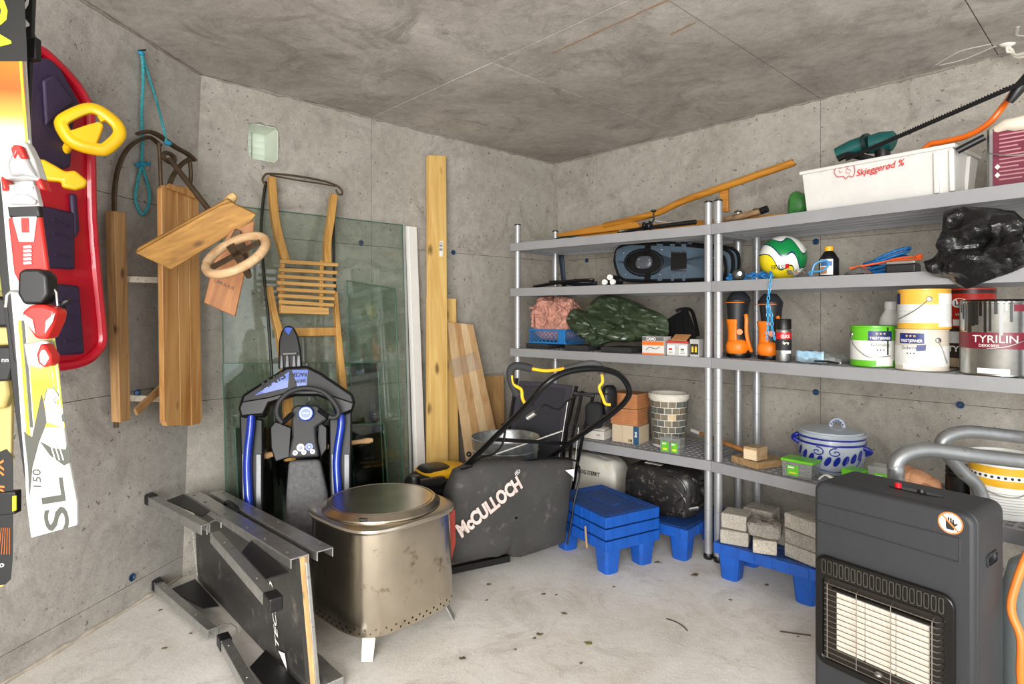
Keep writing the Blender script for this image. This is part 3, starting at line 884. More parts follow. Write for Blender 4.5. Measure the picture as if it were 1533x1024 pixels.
# ---- blue display pallets
PBL = mat('pallet_blue', srgb(20, 82, 172), .42, var=.14, scale=14, dirt=srgb(30, 62, 110), damt=.14)
PBT = mat('pallet_blue_top', srgb(18, 72, 150), .5, var=.3, scale=45, bump=.4, dirt=srgb(64, 74, 84), damt=.5)
PL_, PW_, PH_ = .46, .34, .17
def pallet(label, loc, deg, legs=True):
    t = thing('plastic_pallet', label, 'pallet', (0, 0, 0), 0, 'blue plastic pallets on the floor')
    b = MB()
    x, y = PL_ / 2, PW_ / 2
    b.box((0, 0, PH_ - .008), (PL_ - .012, PW_ - .012, .012))
    b.build('deck', PBT, t, 0)
    s_ = MB().ring([(-x, -y, PH_ - .05), (x, -y, PH_ - .05), (x, y, PH_ - .05), (-x, y, PH_ - .05)], [(-x + .012, -y + .012, PH_ - .05), (x - .012, -y + .012, PH_ - .05), (x - .012, y - .012, PH_ - .05), (-x + .012, y - .012, PH_ - .05)], (0, 0, .05)).build('skirt', PBL, t, 0, .003)
    rb = MB()
    for k in range(5):
        rb.box((-x + (k + .5) * PL_ / 5, 0, PH_ - .012), (.008, PW_ + .006, .022)) if k in (0, 4) else None
    for k in range(6):
        px_ = -x + (k + .5) * PL_ / 6
        for sg in (-1, 1):
            rb.box((px_, sg * (y + .001), PH_ - .025), (.006, .004, .046))
    for k in range(4):
        py_ = -y + (k + .5) * PW_ / 4
        for sg in (-1, 1):
            rb.box((sg * (x + .001), py_, PH_ - .025), (.004, .006, .046))
    rb.build('skirt_ribs', PBL, s_, 0, kind='stuff')
    tr = MB()
    for sg in (-1, 1):
        tr.box((0, sg * (y - .03), PH_ - .001), (PL_ - .05, .018, .004)).box((sg * (x - .03), 0, PH_ - .001), (.018, PW_ - .1, .004))
    tr.box((0, 0, PH_ - .001), (PL_ * .4, .06, .004))
    tr.build('tread', PBT, t, 0, kind='stuff')
    if legs:
        for sx in (-1, 1):
            for sy in (-1, 1):
                MB().lathe([(.036, 0), (.040, .004), (.052, PH_ - .045)], (sx * (x - .062), sy * (y - .062), 0), 20, None, 5).build('leg', PBL, t, 25)
    t.location = loc
    t.rotation_euler = (0, 0, math.radians(deg))
    return t
def corner_pose(c, sdir):          # front corner, direction of the short side; the long side runs away to the left
    s_ = V((math.cos(math.radians(sdir)), math.sin(math.radians(sdir))))
    l_ = V((-s_.y, s_.x))
    q = V(c) + s_ * PW_ / 2 + l_ * PL_ / 2
    return (q.x, q.y, 0), sdir + 90
sp, sr = corner_pose((.441, 2.835), 30)
for k, lab in enumerate(('blue plastic pallet with square feet at the bottom of the nested stack', 'blue plastic pallet in the middle of the nested stack', 'blue plastic pallet with a worn dusty top, uppermost of the nested stack')):
    pallet(lab, (sp[0], sp[1], .057 * k), sr, k == 0)
_s, _l = V((.682, .731)), V((-.731, .682))
_q = V((.870, 2.99)) + _s * PL_ / 2 + _l * PW_ / 2
pallet('single blue plastic pallet carrying the black canister', (_q.x, _q.y, 0), 47)
pc = V((.950, 2.845)) + PL_ / 2 * V((.715, -.70)) + PW_ / 2 * V((.70, .715))
pallet('single blue plastic pallet carrying grey concrete blocks', (pc.x, pc.y, 0), -44.4)
MB().bar(V((.36, 2.905, .12)), V((.352, 2.9, .225)), .008, .005).build('wooden_stick', wood('stick_wood', srgb(206, 170, 120), srgb(170, 130, 84)), None, 0, label='small pale wooden stick wedged against the pallet stack', cat='stick', org=(.356, 2.9, .12))

# ---- black canister lying on its side
JB = mat('canister_black', srgb(30, 29, 28), .32, var=.35, scale=12, dirt=srgb(112, 106, 98), damt=.16)
cd = V((.80, -.60, 0))
cs = V((.60, .80, 0))
Rj = M((cd, cs, V((0, 0, 1)))).transposed()
jc = V((.825, 3.262, .177 + .128))
t = thing('jerry_can', 'dusty black plastic jerry can lying on its side on a blue pallet', 'canister', jc - V((0, 0, .128)))
MB().ball(jc, (.2, .118, .128), 40, 20, Rj, .42).wob(.004, 14).build('body', JB, t, 60)
for k in (-.03, .035):
    MB().tube([jc + Rj @ V((.06 + .1 * math.cos(a / 12 * math.pi - math.pi / 2) , -.112 if True else 0, k + .07 * math.sin(a / 12 * math.pi - math.pi / 2))) for a in range(13)], .007, 6).build('moulded_rib', JB, t)
MB().tube([jc + Rj @ V(p) for p in ((.17, -.09, -.06), (.205, -.08, -.05), (.205, .08, -.05), (.17, .09, -.06))], .014, 8).build('moulded_rib', JB, t)
MB().tube(spl([jc + Rj @ V(p) for p in ((.13, -.07, .10), (.185, -.06, .085), (.2, -.02, .06), (.2, .06, .055))], 5), .013, 8).build('carry_handle', JB, t)
Rc = V((0, 0, 1)).rotation_difference(cd).to_matrix()
ck = MB().lathe([(.03, 0), (.03, .022), (.037, .024), (.037, .052), (.033, .056), (.004, .056)], jc + Rj @ V((.185, .03, .015)), 20, Rc).build('screw_cap', mat('cap_black', srgb(38, 37, 35), .5), t)
MB().prism([jc + Rj @ V(p) for p in ((-.1, -.03, .126), (0, -.05, .126), (0, -.02, .126), (-.1, -.005, .126))], (0, 0, .004)).build('label_strip', mat('label_grey', srgb(176, 172, 164), .7), t, 0)

# ---- sack behind the pallets
SKB = mat('sack_white', srgb(206, 202, 192), .5, var=.1, scale=10, dirt=srgb(200, 168, 60), damt=.1)
sc_ = V((.50, 3.74, .19))
t = thing('cement_sack', 'white and yellow printed sack slumped behind the blue pallets', 'sack', (sc_.x, sc_.y, 0))
MB().ball(sc_, (.21, .10, .19), 40, 20, rz(-38), .34).wob(.02, 9).wob(.006, 34).build('bag', SKB, t, 60)
frs = Fr(sc_ + rz(-38) @ V((0, -.13, .06)), rz(-38) @ V((1, 0, 0)), V((0, .45, 1)))
txt('lettering', 'NYTT OG STERKT', .022, flat(frs, .02, .03, .01), INKK, t, .02, 0, 1, .2)

# ---- concrete blocks on the third pallet
BLK = [concrete('block_%d' % k, srgb(*c1), srgb(*c2), .3, .35, 4) for k, (c1, c2) in enumerate((((150, 144, 134), (182, 176, 166)), ((128, 122, 112), (164, 158, 148)), ((120, 114, 106), (160, 154, 146)), ((176, 168, 154), (204, 196, 182))))]
PD, PQ = V((.715, -.70, 0)), V((.70, .715, 0))
O3 = V((.950, 2.845, 0))
def block(s_, q_, z, l_, w_, h_, deg, m, label, rough=False):
    c = O3 + PD * s_ + PQ * q_ + V((0, 0, PH_ + .002 + z))
    b = MB()
    if rough:
        b.ball((0, 0, h_ / 2), (l_ / 2, w_ / 2, h_ / 2), 26, 14, None, .35).wob(.008, 40).wob(.004, 110)
    else:
        b.box((0, 0, h_ / 2), (l_, w_, h_))
    o = b.build('concrete_block', BLK[m], None, 0 if not rough else 20, 0 if rough else .006, label=label, cat='block', group='concrete blocks on the pallet')
    o.location = c
    o.rotation_euler = (0, 0, math.radians(deg))
block(.075, .075, 0, .125, .115, .065, -28, 0, 'weathered grey block at the pallet corner with another block resting on it')
block(.072, .09, .067, .115, .115, .07, -34, 0, 'square grey block stacked on the corner block, beside the silver posts')
block(.12, .262, 0, .14, .12, .13, -40, 0, 'tall grey block at the pallet back against the wall side')
block(.222, .045, 0, .10, .07, .062, -22, 3, 'pale small block with a rust stain, under the rough gravelly block')
block(.215, .066, .0685, .14, .11, .066, -30, 2, 'rough crumbling gravelly block lying on top of the pale block', True)
block(.275, .225, 0, .10, .11, .105, -50, 1, 'grey block behind the rough gravelly block')
block(.392, .085, 0, .16, .10, .06, -62, 0, 'grey block at the bottom of the stack of three')
block(.394, .09, .062, .16, .11, .06, -60, 1, 'grey block in the middle of the stack of three')
block(.394, .095, .124, .17, .11, .065, -66, 0, 'grey block on top of the stack of three')

# ---- gas heater
FL_, ha = V((.932, 1.862, 0)), V((.585, -.811, 0))
hb_ = V((.811, .585, 0))
HW, HD, HH, HB = .412, .215, .735, .06
HG = mat('heater_grey', srgb(42, 43, 46), .55, var=.05, bump=.12, bscale=400)
HGS = HG
t = thing('gas_heater', 'dark grey mobile cabinet gas heater with a wire guard on castors', 'heater', FL_ + ha * HW / 2 + hb_ * HD / 2)
HF = Fr(FL_, ha, (0, 0, 1))                      # n towards the viewer
if HF.n.dot(hb_) > 0: HF.n = -HF.n
def hp(a, b, c):                                  # across, up, out of the front
    return FL_ + ha * a + V((0, 0, b)) - hb_ * c
RC = .03
prof = []
for a_, b_, st in ((HW - RC, HH - RC, 0), (RC, HH - RC, 90)):
    for k in range(7):
        q = math.radians(st + 90 * k / 6)
        prof.append((a_ + RC * math.cos(q), b_ + RC * math.sin(q)))
prof += [(0, HB), (HW, HB)]
cab = MB().prism([hp(a, b, -.028) for a, b in prof], hb_ * (HD - .028)).build('cabinet', HGS, t, 40, .006, seg=3)
MB().prism([hp(a, b, -.026) for a, b in prof], -hb_ * .026).build('front_cover', HG, t, 40, .012, seg=3)
def hpx(x, y, c=0.0):
    o = FL_ - hb_ * c
    e_ = V((0, 0, CZ))
    d = V(((x - CX) / F, 1, -(y - HY) / F))
    k = (o - e_).dot(hb_) / d.dot(hb_)
    q = e_ + d * k - o
    return q.dot(ha), q.z
def rrect(a0, a1, b0, b1, r, n=5):
    out = []
    for ca, cb, st in ((a1 - r, b1 - r, 0), (a0 + r, b1 - r, 90), (a0 + r, b0 + r, 180), (a1 - r, b0 + r, 270)):
        for k in range(n + 1):
            q = math.radians(st + 90 * k / n)
            out.append((ca + r * math.cos(q), cb + r * math.sin(q)))
    return out
a0, b1 = hpx(1224, 826)
a1, b1b = hpx(1432, 893)
b1 = (b1 + b1b) / 2
b0 = .19
FRM = mat('burner_frame_black', srgb(20, 19, 18), .25, .3, var=.1)
fr_ = MB().ring([hp(a, b, .001) for a, b in rrect(a0, a1, b0, b1, .03)], [hp(a, b, .001) for a, b in rrect(a0 + .022, a1 - .022, b0 + .02, b1 - .062, .014)], -hb_ * .014).build('burner_frame', FRM, t, 35, .004)
MB().prism([hp(a, b, .0015) for a, b in rrect(a0 + .02, a1 - .02, b0 + .018, b1 - .058, .012)], -hb_ * .003).build('burner_recess', mat('recess_dark', srgb(36, 30, 26), .5, .2), t, 0)
n = 19
for k in range(n):
    a = a0 + .028 + (a1 - a0 - .056) * k / (n - 1)
    MB().ring([hp(a + x * .0066, b1 - .03 + y * .021, .0145) for x, y in rrect(-1, 1, -1, 1, .5, 3)], [hp(a + x * .0042, b1 - .03 + y * .018, .0145) for x, y in rrect(-1, 1, -1, 1, .5, 3)], -hb_ * .004).build('vent_slot', mat('slot_metal', srgb(96, 92, 86), .3, .8), fr_, 0)
# ceramic plates behind the guard
pa0, pa1 = a0 + .062, a1 - .058
CERM = mat('ceramic', srgb(206, 198, 184), .9, var=.1, scale=60)
for k in range(3):
    w_ = (pa1 - pa0) / 3
    MB().prism([hp(a, b, .005) for a, b in rrect(pa0 + w_ * k + .001, pa0 + w_ * (k + 1) - .001, b0 + .06, b1 - .095, .002, 1)], -hb_ * .006).build('ceramic_plate', CERM, t, 0)
MB().prism([hp(a, b, .005) for a, b in rrect(pa0 - .012, pa1 + .012, b1 - .094, b1 - .086, .002, 1)], -hb_ * .012).build('plate_holder', FRM, t, 0)
WIRE = mat('guard_wire', srgb(176, 170, 162), .3, 1.0)
g0, g1, h0, h1 = a0 + .03, a1 - .03, b0 + .032, b1 - .075
for k in range(15):
    b_ = h0 + (h1 - h0) * k / 14
    MB().tube([hp(g0 - .004, b_, .008), hp(g0 + .004, b_, .026), hp(g1 - .004, b_, .026), hp(g1 + .004, b_, .008)], .0014, 5).build('guard_wire', WIRE, t)
for f in (.045, .32, .62, .95):
    a_ = g0 + (g1 - g0) * f
    MB().tube([hp(a_, h0 - .01, .01), hp(a_, h0, .0285), hp(a_, h1, .0285), hp(a_, h1 + .01, .01)], .0015, 5).build('guard_wire', WIRE, t)
q_ = hp((g0 + g1) / 2 - .0, h0 + .01, .014)
MB().ball(q_, (.012, .012, .008), 10, 8).build('pilot_burner', STEEL, t)
# pressed lines, badge, knob slot, side hand hole
for y0, y1, yy in ((790, 828, 0), (828, 850, 1)):
    c0, c1 = hpx(1219, 752 + yy * 26), hpx(1437, 806 + yy * 36)
    MB().tube([hp(c0[0], c0[1], .001), hp(c1[0], c1[1], .001)], .0016, 5).build('pressed_line', HG, t)
c1, c2 = hpx(1437, 806), hpx(1437, 842)
MB().tube([hp(c1[0], c1[1], .001), hp(c2[0], c2[1], .001)], .0016, 5).build('pressed_line', HG, t)
sa, sb = hpx(1423, 783)
ORG = mat('sticker_orange', srgb(214, 120, 60), .5, var=.04)
cir = lambda r, n_=26: [(sa + r * math.cos(2 * math.pi * k / n_), sb + r * math.sin(2 * math.pi * k / n_)) for k in range(n_)]
stk = MB().prism([hp(a, b, .0006) for a, b in cir(.0285)], -hb_ * .0006).build('warning_sticker', ORG, t, 0)
MB().prism([hp(a, b, .0014) for a, b in cir(.0245)], -hb_ * .0004).build('sticker_field', INKW, stk, 0)
hd_ = MB()
hd_.prism([hp(sa + x, sb + y, .002) for x, y in ((-.008, -.017), (.008, -.017), (.011, -.004), (.009, .003), (-.010, .003), (-.010, -.010))], -hb_ * .0003)
for k, (x, ln) in enumerate(((-.0085, .010), (-.0035, .013), (.0015, .012), (.0065, .009))):
    hd_.prism([hp(sa + x + dx, sb + y, .002) for dx, y in ((-.0019, .002), (.0019, .002), (.0019, .002 + ln), (-.0019, .002 + ln))], -hb_ * .0003)
hd_.prism([hp(sa + x, sb + y, .002) for x, y in ((.008, -.010), (.017, .001), (.0145, .003), (.007, -.003))], -hb_ * .0003)
hd_.build('hand_sign', INKK, stk, 0)
MB().prism([hp(sa + x, sb + y, .0026) for x, y in ((-.019, .016), (-.016, .019), (.019, -.016), (.016, -.019))], -hb_ * .0003).build('slash', ORG, stk, 0)
tz = HH + .0005
def htop(a, dd, z=tz):
    return FL_ + ha * a + hb_ * dd + V((0, 0, z))
MB().prism([htop(.235 + .07 * math.cos(q) , .115 + .016 * math.sin(q)) for q in [k * math.pi / 12 for k in range(24)]], (0, 0, .002)).build('knob_recess', FRM, t, 0)
MB().lathe([(.009, 0), (.009, .012), (.007, .014), (.001, .014)], htop(.19, .115), 14).build('ignition_button', mat('button_red', srgb(206, 24, 36), .3), t)
MB().lathe([(.011, 0), (.01, .010), (.001, .011)], htop(.25, .117), 14).build('control_knob', BLACK, t)
SIDE = lambda dd, z, c: FL_ + ha * (HW + c) + hb_ * dd + V((0, 0, z))
def spx(x, y):                                     # picture point on the heater's side
    o = FL_ + ha * HW
    e_ = V((0, 0, CZ))
    d = V(((x - CX) / F, 1, -(y - HY) / F))
    k = (o - e_).dot(ha) / d.dot(ha)
    q = e_ + d * k - o
    return q.dot(hb_), q.z
hc = spx(1485, 836)
slot = [(hc[0] + a, hc[1] + b) for a, b in rrect(-.042, .042, -.017, .017, .016)]
inn = [(hc[0] + (a - hc[0]) * .9, hc[1] + (b - hc[1]) * .8) for a, b in slot]
MB().ring([SIDE(dd, z, .0005) for dd, z in slot], [SIDE(dd, z, .0005) for dd, z in inn], ha * .003).build('hand_hole_rim', HGS, t, 30)
carve(cab, MB().prism([SIDE(dd, z, .02) for dd, z in inn], -ha * .09))   # a real hand hole
MB().prism([SIDE(hc[0] - .005 + dd, hc[1] - .008 + z, -.04) for dd, z in ((-.012, -.002), (.02, -.002), (.014, .018), (-.004, .018))], ha * .012).build('hose_piece', mat('hose_glimpse', srgb(150, 80, 40), .6), t, 0)
for aa in (.05, HW - .05):
    for dd in (.04, HD - .04):
        q = FL_ + ha * aa + hb_ * dd
        MB().lathe([(.024, -.012), (.024, .012)], q + V((0, 0, .024)), 16, V((0, 0, 1)).rotation_difference(hb_).to_matrix()).bar(q + V((0, 0, .024)), q + V((0, 0, .066)), .03, .02, (1, 0, 0)).build('castor', BLACK, t)

# ---- gas cylinder with an orange hose behind the heater
t = thing('gas_cylinder', 'pale blue grey gas cylinder with an orange hose beside the heater', 'gas cylinder', (1.60, 1.74, 0))
CYL = mat('cylinder_grey', srgb(150, 164, 166), .45, .1, var=.1)
MB().lathe([(.11, 0), (.12, .01), (.118, .03), (.14, .07), (.148, .11), (.148, .42), (.13, .5), (.07, .55), (.05, .555)], (1.60, 1.74, 0), 32).build('tank', CYL, t)
MB().lathe([(.085, .53), (.09, .535), (.09, .62), (.085, .625), (.082, .62), (.082, .54)], (1.60, 1.74, 0), 28).build('collar', CYL, t)
MB().lathe([(.02, .55), (.02, .6), (.03, .602), (.03, .63), (.004, .632)], (1.60, 1.74, 0), 14).build('valve', DARKM, t)
MB().tube(spl([V((1.57, 1.72, .6)), V((1.44, 1.66, .62)), at(1514, 900, 1.63), at(1528, 955, 1.6), at(1528, 1010, 1.6), at(1534, 1060, 1.62)], 7), .0105, 10).build('hose', mat('hose_orange', srgb(226, 122, 44), .45), t)

# ---- hand truck of galvanised tube
GAL = mat('galvanised_tube', srgb(150, 152, 153), .42, .75, var=.16, scale=10, dirt=srgb(120, 92, 64), damt=.06)
t = thing('hand_truck', 'galvanised steel tube hand truck with two curved handles behind the heater', 'hand truck', (1.55, 2.02, 0))
f0 = lambda x, y: at(x, y, 1.98)
f1 = lambda x, y: at(x, y, 2.10)
MB().tube(spl([V((1.275, 2.03, .03)), V((1.275, 2.03, .4)), f0(1342, 716), f0(1340, 700), f0(1347, 686), f0(1366, 676), f0(1395, 674), f0(1450, 681), f0(1533, 691), f0(1552, 693)], 6), .0235, 14).build('frame_tube', GAL, t)
MB().tube(spl([V((1.64, 2.05, .03)), V((1.66, 2.08, .3)), f1(1470, 745), f1(1440, 706), f1(1415, 676), f1(1410, 664), f1(1418, 654), f1(1435, 648), f1(1460, 647), f1(1533, 655), f1(1556, 657)], 6), .0225, 14).build('frame_tube', GAL, t)
MB().tube([V((1.275, 2.02, .12)), V((1.64, 2.05, .12))], .015, 10).build('cross_tube', GAL, t)
MB().bar(V((1.2, 2.02, .012)), V((1.68, 2.04, .012)), .14, .012).build('toe_plate', GAL, t, 0)

# ---- folded camp chair
t = thing('camp_chair', 'folded dark grey fabric camp chair with black tube frame behind the mower', 'chair', (.25, 3.46, 0))
FAB = mat('chair_fabric', srgb(50, 46, 56), .85, var=.15, bump=.2, bscale=300)
CF = Fr(V((.16, 3.495, 0)), (.93, -.36, 0), (.02, .06, 1))
poly(CF, [(777, 570), (812, 572), (857, 577), (845, 640), (832, 700), (752, 696), (764, 630)], .0, .012, 'backrest', FAB, t, .004)
poly(CF, [(783, 577), (846, 582), (830, 690), (762, 688)], .012, .016, 'seat_panel', mat('chair_fabric2', srgb(34, 33, 38), .8), t, .002)
for pts, c, r in ((((774, 566), (762, 640), (744, 740)), .02, .011), (((863, 578), (849, 640), (836, 745)), .02, .011), (((872, 585), (856, 660), (846, 762)), .05, .010), (((888, 592), (873, 650), (852, 760)), .03, .010)):
    MB().tube([CF.px(x, y, c) for x, y in pts], r, 8).build('frame_tube', HND, t)
for pts in (((850, 600), (836, 690)), ((866, 640), (858, 720))):
    MB().tube([CF.px(x, y, .065) for x, y in pts], .003, 6).build('chrome_rod', STEEL, t)
MB().bar(CF.px(858, 588, .04), CF.px(890, 592, .04), .03, .02).build('hinge', BLACK, t, 0, .004)
MB().ball(CF.px(912, 600, .0), (.045, .03, .09), 16, 10, rz(20), .6).build('arm_pad', BLACK, t)
MB().ball(CF.px(890, 622, .03), (.05, .035, .075), 18, 12, rz(-20), .6).wob(.008, 24).build('folded_side_pocket', mat('pocket_black', srgb(20, 20, 22), .8), t)

# ---- galvanised tub standing on the mower
ZN = mat('zinc', srgb(176, 180, 180), .35, .85, var=.3, scale=22, dirt=srgb(110, 114, 116), damt=.2)
tc_ = V((-.035, 3.25, .0))
t = thing('zinc_tub', 'round galvanised zinc tub behind the mower bag', 'tub', tc_ + V((0, 0, .31)))
prof = [(.14, .31), (.15, .312), (.183, .575), (.187, .582), (.183, .588), (.178, .58), (.146, .322), (.01, .32)]
MB().lathe(prof, tc_, 40).build('bowl', ZN, t)
for z in (.43, .52):
    r_ = .15 + (z - .312) * .125 + .001
    MB().lathe([(r_, z - .004), (r_ + .004, z), (r_, z + .004)], tc_, 40, cap=False).build('hoop', ZN, t)
# ================================================================ things on the left wall
def LF(s, t=.5):
    return Fr(LW(t, 1.2, s), LW(0, 1.2) - LW(1, 1.2), LW(t, 2.2) - LW(t, .2))
def zramp(name, stops, rough=.35, coat=.3):
    m, nt, b = _nt(name)
    g = N(nt, 'ShaderNodeNewGeometry')
    sx = N(nt, 'ShaderNodeSeparateXYZ')
    L(nt, g.outputs['Position'], sx.inputs[0])
    z0, z1 = stops[0][0], stops[-1][0]
    mr = N(nt, 'ShaderNodeMapRange')
    mr.inputs[1].default_value, mr.inputs[2].default_value = z0, z1
    L(nt, sx.outputs[2], mr.inputs[0])
    r = N(nt, 'ShaderNodeValToRGB')
    el = r.color_ramp.elements
    for k, (z, c) in enumerate(stops):
        e_ = el[k] if k < 2 else el.new(1)
        e_.position, e_.color = (z - z0) / (z1 - z0), c4(c)
    L(nt, mr.outputs[0], r.inputs[0])
    L(nt, r.outputs[0], b.inputs['Base Color'])
    b.inputs['Roughness'].default_value = rough
    b.inputs['Coat Weight'].default_value = coat
    return m
# ---- red plastic sled
SR = mat('sled_red', srgb(186, 18, 40), .3, var=.08, coat=.3)
NAVY = mat('sled_navy', srgb(50, 38, 66), .55, var=.12, bump=.15)
SY = mat('sled_yellow', srgb(240, 190, 18), .35, var=.04, coat=.1)
G = LF(.06, .7)
t = thing('plastic_sled', 'red plastic sled with dark purple seat pads and yellow steering handles', 'sled', G.px(60, 555))
so = [(40, 78), (56, 66), (84, 88), (114, 120), (130, 145), (137, 165), (139, 230), (143, 330), (149, 430), (155, 500), (154, 520), (147, 532), (130, 546), (96, 555), (25, 560), (-30, 566), (-62, 545), (-70, 420), (-68, 230), (-50, 140), (-8, 88)]
op = spl([G.px(x, y, .055) - G.n * .055 for x, y in so], 3, True)
MB().prism(op, G.n * .05).build('tray', SR, t, 40, .012, seg=3)
MB().tube([p + G.n * .055 - (p - G.px(50, 320)).normalized() * .016 for p in op], .017, 8, True).build('rim', SR, t)
p1 = poly(G, [(44, 92), (62, 86), (78, 88), (94, 104), (122, 155), (113, 176), (108, 252), (96, 254), (40, 240)], .05, .085, 'hood', NAVY, t, .012, 3)
poly(G, [(66, 120), (82, 112), (112, 152), (90, 170), (70, 188)], .085, .097, 'hood_rib', NAVY, p1, .008)
for pts in (((52, 305), (112, 318), (114, 404), (58, 400)), ((64, 422), (120, 428), (128, 530), (74, 533)), ((108, 290), (116, 290), (121, 345), (113, 360))):
    pd_ = poly(G, pts, .05, .068, 'seat_pad', NAVY, t, .008)
    if pts[1][0] > 111 and pts[0][0] < 100:
        for f in (.25, .45, .8):
            (xa, ya), (xb, yb), (xc, yc), (xd, yd) = pts
            MB().tube([G.px(xa + (xd - xa) * f + 25, ya + (yd - ya) * f, .069), G.px(xb + (xc - xb) * f - 8, yb + (yc - yb) * f, .069)], .004, 6).build('tread_line', NAVY, pd_)
print_on(p1, 'HAMAX', 53, 173, 56, 139, .022, G, .0865, INKW, .03)
print_on(p1, 'racing', 47, 172, 48, 154, .008, G, .0865, INKW)
YF = Fr(at(135, 195, 1.98), (.86, .5, 0), (0, .1, 1))
yo = [(87, 184), (95, 173), (128, 158), (150, 161), (176, 181), (184, 197), (180, 210), (162, 227), (150, 229), (122, 223), (103, 213), (92, 198)]
yo = [(135 + (x - 135) * .9, 194 + (y - 194) * .86) for x, y in yo]
hy = MB().tube(spl([YF.px(x, y) for x, y in yo], 4, True), .0215, 10, True, .8).build('steering_handle', SY, t)
poly(YF, [(98, 196), (110, 193), (130, 186), (148, 181), (155, 186), (151, 198), (144, 216), (124, 220), (104, 208)], -.014, .015, 'centre_plate', SY, hy, .006, 3)
MB().tube([YF.px(148, 168), YF.px(156, 182)], .011, 8).build('handle_web', SY, hy)
MB().tube([YF.px(128, 205), YF.px(105, 215, -.06), G.px(98, 225, .08)], .014, 10).build('steering_shaft', SY, t)
Y2 = Fr(at(92, 262, 1.92), (.86, .5, 0), (0, .1, 1))
poly(Y2, [(48, 236), (66, 238), (84, 248), (97, 256), (112, 254), (131, 270), (127, 279), (112, 283), (91, 279), (92, 271), (62, 268), (50, 262)], -.014, .014, 'brake_handle', SY, t, .008, 3)
MB().tube([G.px(58, 68, .03), G.px(46, 40, .0), G.px(40, 20, -.04)], .003, 6).build('hanging_cord', mat('cord_green', srgb(40, 90, 70), .8), t)

# ---- skis on a rack
t = thing('ski_rack', 'dark metal wall arm that the skis hang from', 'rack', LW(1.45, 2.1))
MB().tube([LW(1.42, 2.12, .0), V((-1.02, 1.50, 2.12))], .012, 10).build('arm', DARKM, t)
MB().bar(LW(1.42, 2.02, .008), LW(1.42, 2.2, .008), .06, .016, (1, 0, 0)).build('wall_plate', DARKM, t, 0)
for x in (-1.275, -1.085):
    MB().tube([V((x, 1.50, 2.12)), V((x, 1.34, 2.15))], .006, 8).build('peg', DARKM, t)
K = Fr(at(60, 500, 1.40), (1, .12, 0), (0, -.0, 1))
SKW = mat('ski_white', srgb(204, 203, 200), .25, var=.03, coat=.3)
LIME = mat('ski_lime', srgb(202, 212, 30), .35, var=.05, coat=.3)
SKD = mat('ski_dark_grey', srgb(70, 70, 62), .4, var=.1, coat=.2)
SKK = mat('ski_black', srgb(22, 22, 22), .35, var=.1, coat=.2)
BR = mat('binding_red', srgb(206, 40, 34), .32, var=.06, coat=.2)
BSI = mat('binding_silver', srgb(196, 196, 198), .3, .6)
R_e = [(4, -150), (26, -140), (36, -110), (37, 0), (41, 90), (48, 205), (57, 295), (70, 400), (83, 500), (91, 560), (97, 619), (105, 677), (119, 750), (119.5, 784)]
L_e = [(51, 803), (44, 747), (41, 692), (36.6, 642), (31, 560), (25, 485), (17.6, 412), (9, 309), (0, 220), (-12, 150), (-20, 90), (-25, 0), (-28, -110), (-16, -140)]
t = thing('ski', 'white, yellow and orange ski with a red binding hanging tail down', 'ski', K.px(86, 795))
sk = MB().prism([K.px(x, y) for x, y in R_e + L_e], K.n * .012).build('core', SKW, t, 0, .003)
def band(y0, y1, m, name='top_sheet', i0=0.0, i1=1.0, c=.0125, par=None):
    def ed(E, y):
        E = sorted(E, key=lambda p: p[1])
        for (xa, ya), (xb, yb) in zip(E, E[1:]):
            if ya <= y <= yb:
                return xa + (xb - xa) * (y - ya) / (yb - ya)
        return E[-1][0]
    ys = [y0 + (y1 - y0) * k / 8 for k in range(9)]
    lr = [(ed(L_e, y), ed(R_e, y), y) for y in ys]
    pts = [(l + (r - l) * i1, y) for l, r, y in lr] + [(l + (r - l) * i0, y) for l, r, y in lr[::-1]]
    return MB().prism([K.px(x, y, c) for x, y in pts], K.n * .0006).build(name, m, par or sk, 0)
zz = lambda y: CZ - (y - HY) / F * 1.40
tp = band(-140, 92, SKK)
fade = zramp('ski_fade', [(zz(212), srgb(206, 204, 200)), (zz(176), srgb(206, 150, 60)), (zz(138), srgb(186, 80, 12)), (zz(92), srgb(194, 106, 16))])
band(92, 240, fade, i0=.0, i1=.93)
fade2 = zramp('ski_fade_tail', [(zz(640), srgb(238, 200, 60)), (zz(575), srgb(232, 160, 24)), (zz(530), srgb(240, 220, 90)), (zz(480), srgb(238, 232, 160))])
band(470, 640, fade2, i0=.24, i1=.78)
band(92, 250, LIME, 'stripe', .8, .86, .0132)
band(92, 210, SKD, 'stripe', .88, .92, .0132)
for a_, c_, m_ in ((.04, .12, LIME), (.14, .2, SKD), (.8, .88, LIME), (.92, .96, LIME)):
    band(480, 640, m_, 'stripe', a_, c_, .0132)
band(640, 690, LIME, 'stripe', .03, .12, .0132)
print_on(tp, 'VÖLKL', 22, 78, -2, -118, .062, K, .0134, LIME, .03, .25)
for pts in (((36, 646), (48, 655), (62, 590), (65, 600), (70, 632), (58, 662), (48, 700), (44, 745), (42, 700)), ((60, 661), (78, 671), (98, 673), (103, 660), (106, 692), (96, 697), (75, 682)), ((92, 622), (96, 616), (98, 634), (93, 630))):
    MB().prism([K.px(x, y, .0135) for x, y in pts], K.n * .0005).build('eagle_mark', SKD, sk, 0)
for x0 in (76, 82, 88):
    MB().prism([K.px(x, y, .0142) for x, y in ((x0, 669), (x0 + 2, 669), (x0 + 8, 689), (x0 + 6, 689))], K.n * .0003).build('feather_mark', SKW, sk, 0)
MB().prism([K.px(x, y, .0135) for x, y in ((66, 596), (70, 582), (80, 580), (88, 592), (84, 604), (94, 612), (96, 640), (70, 632))], K.n * .0004).build('eagle_mark', SKW, sk, 0)
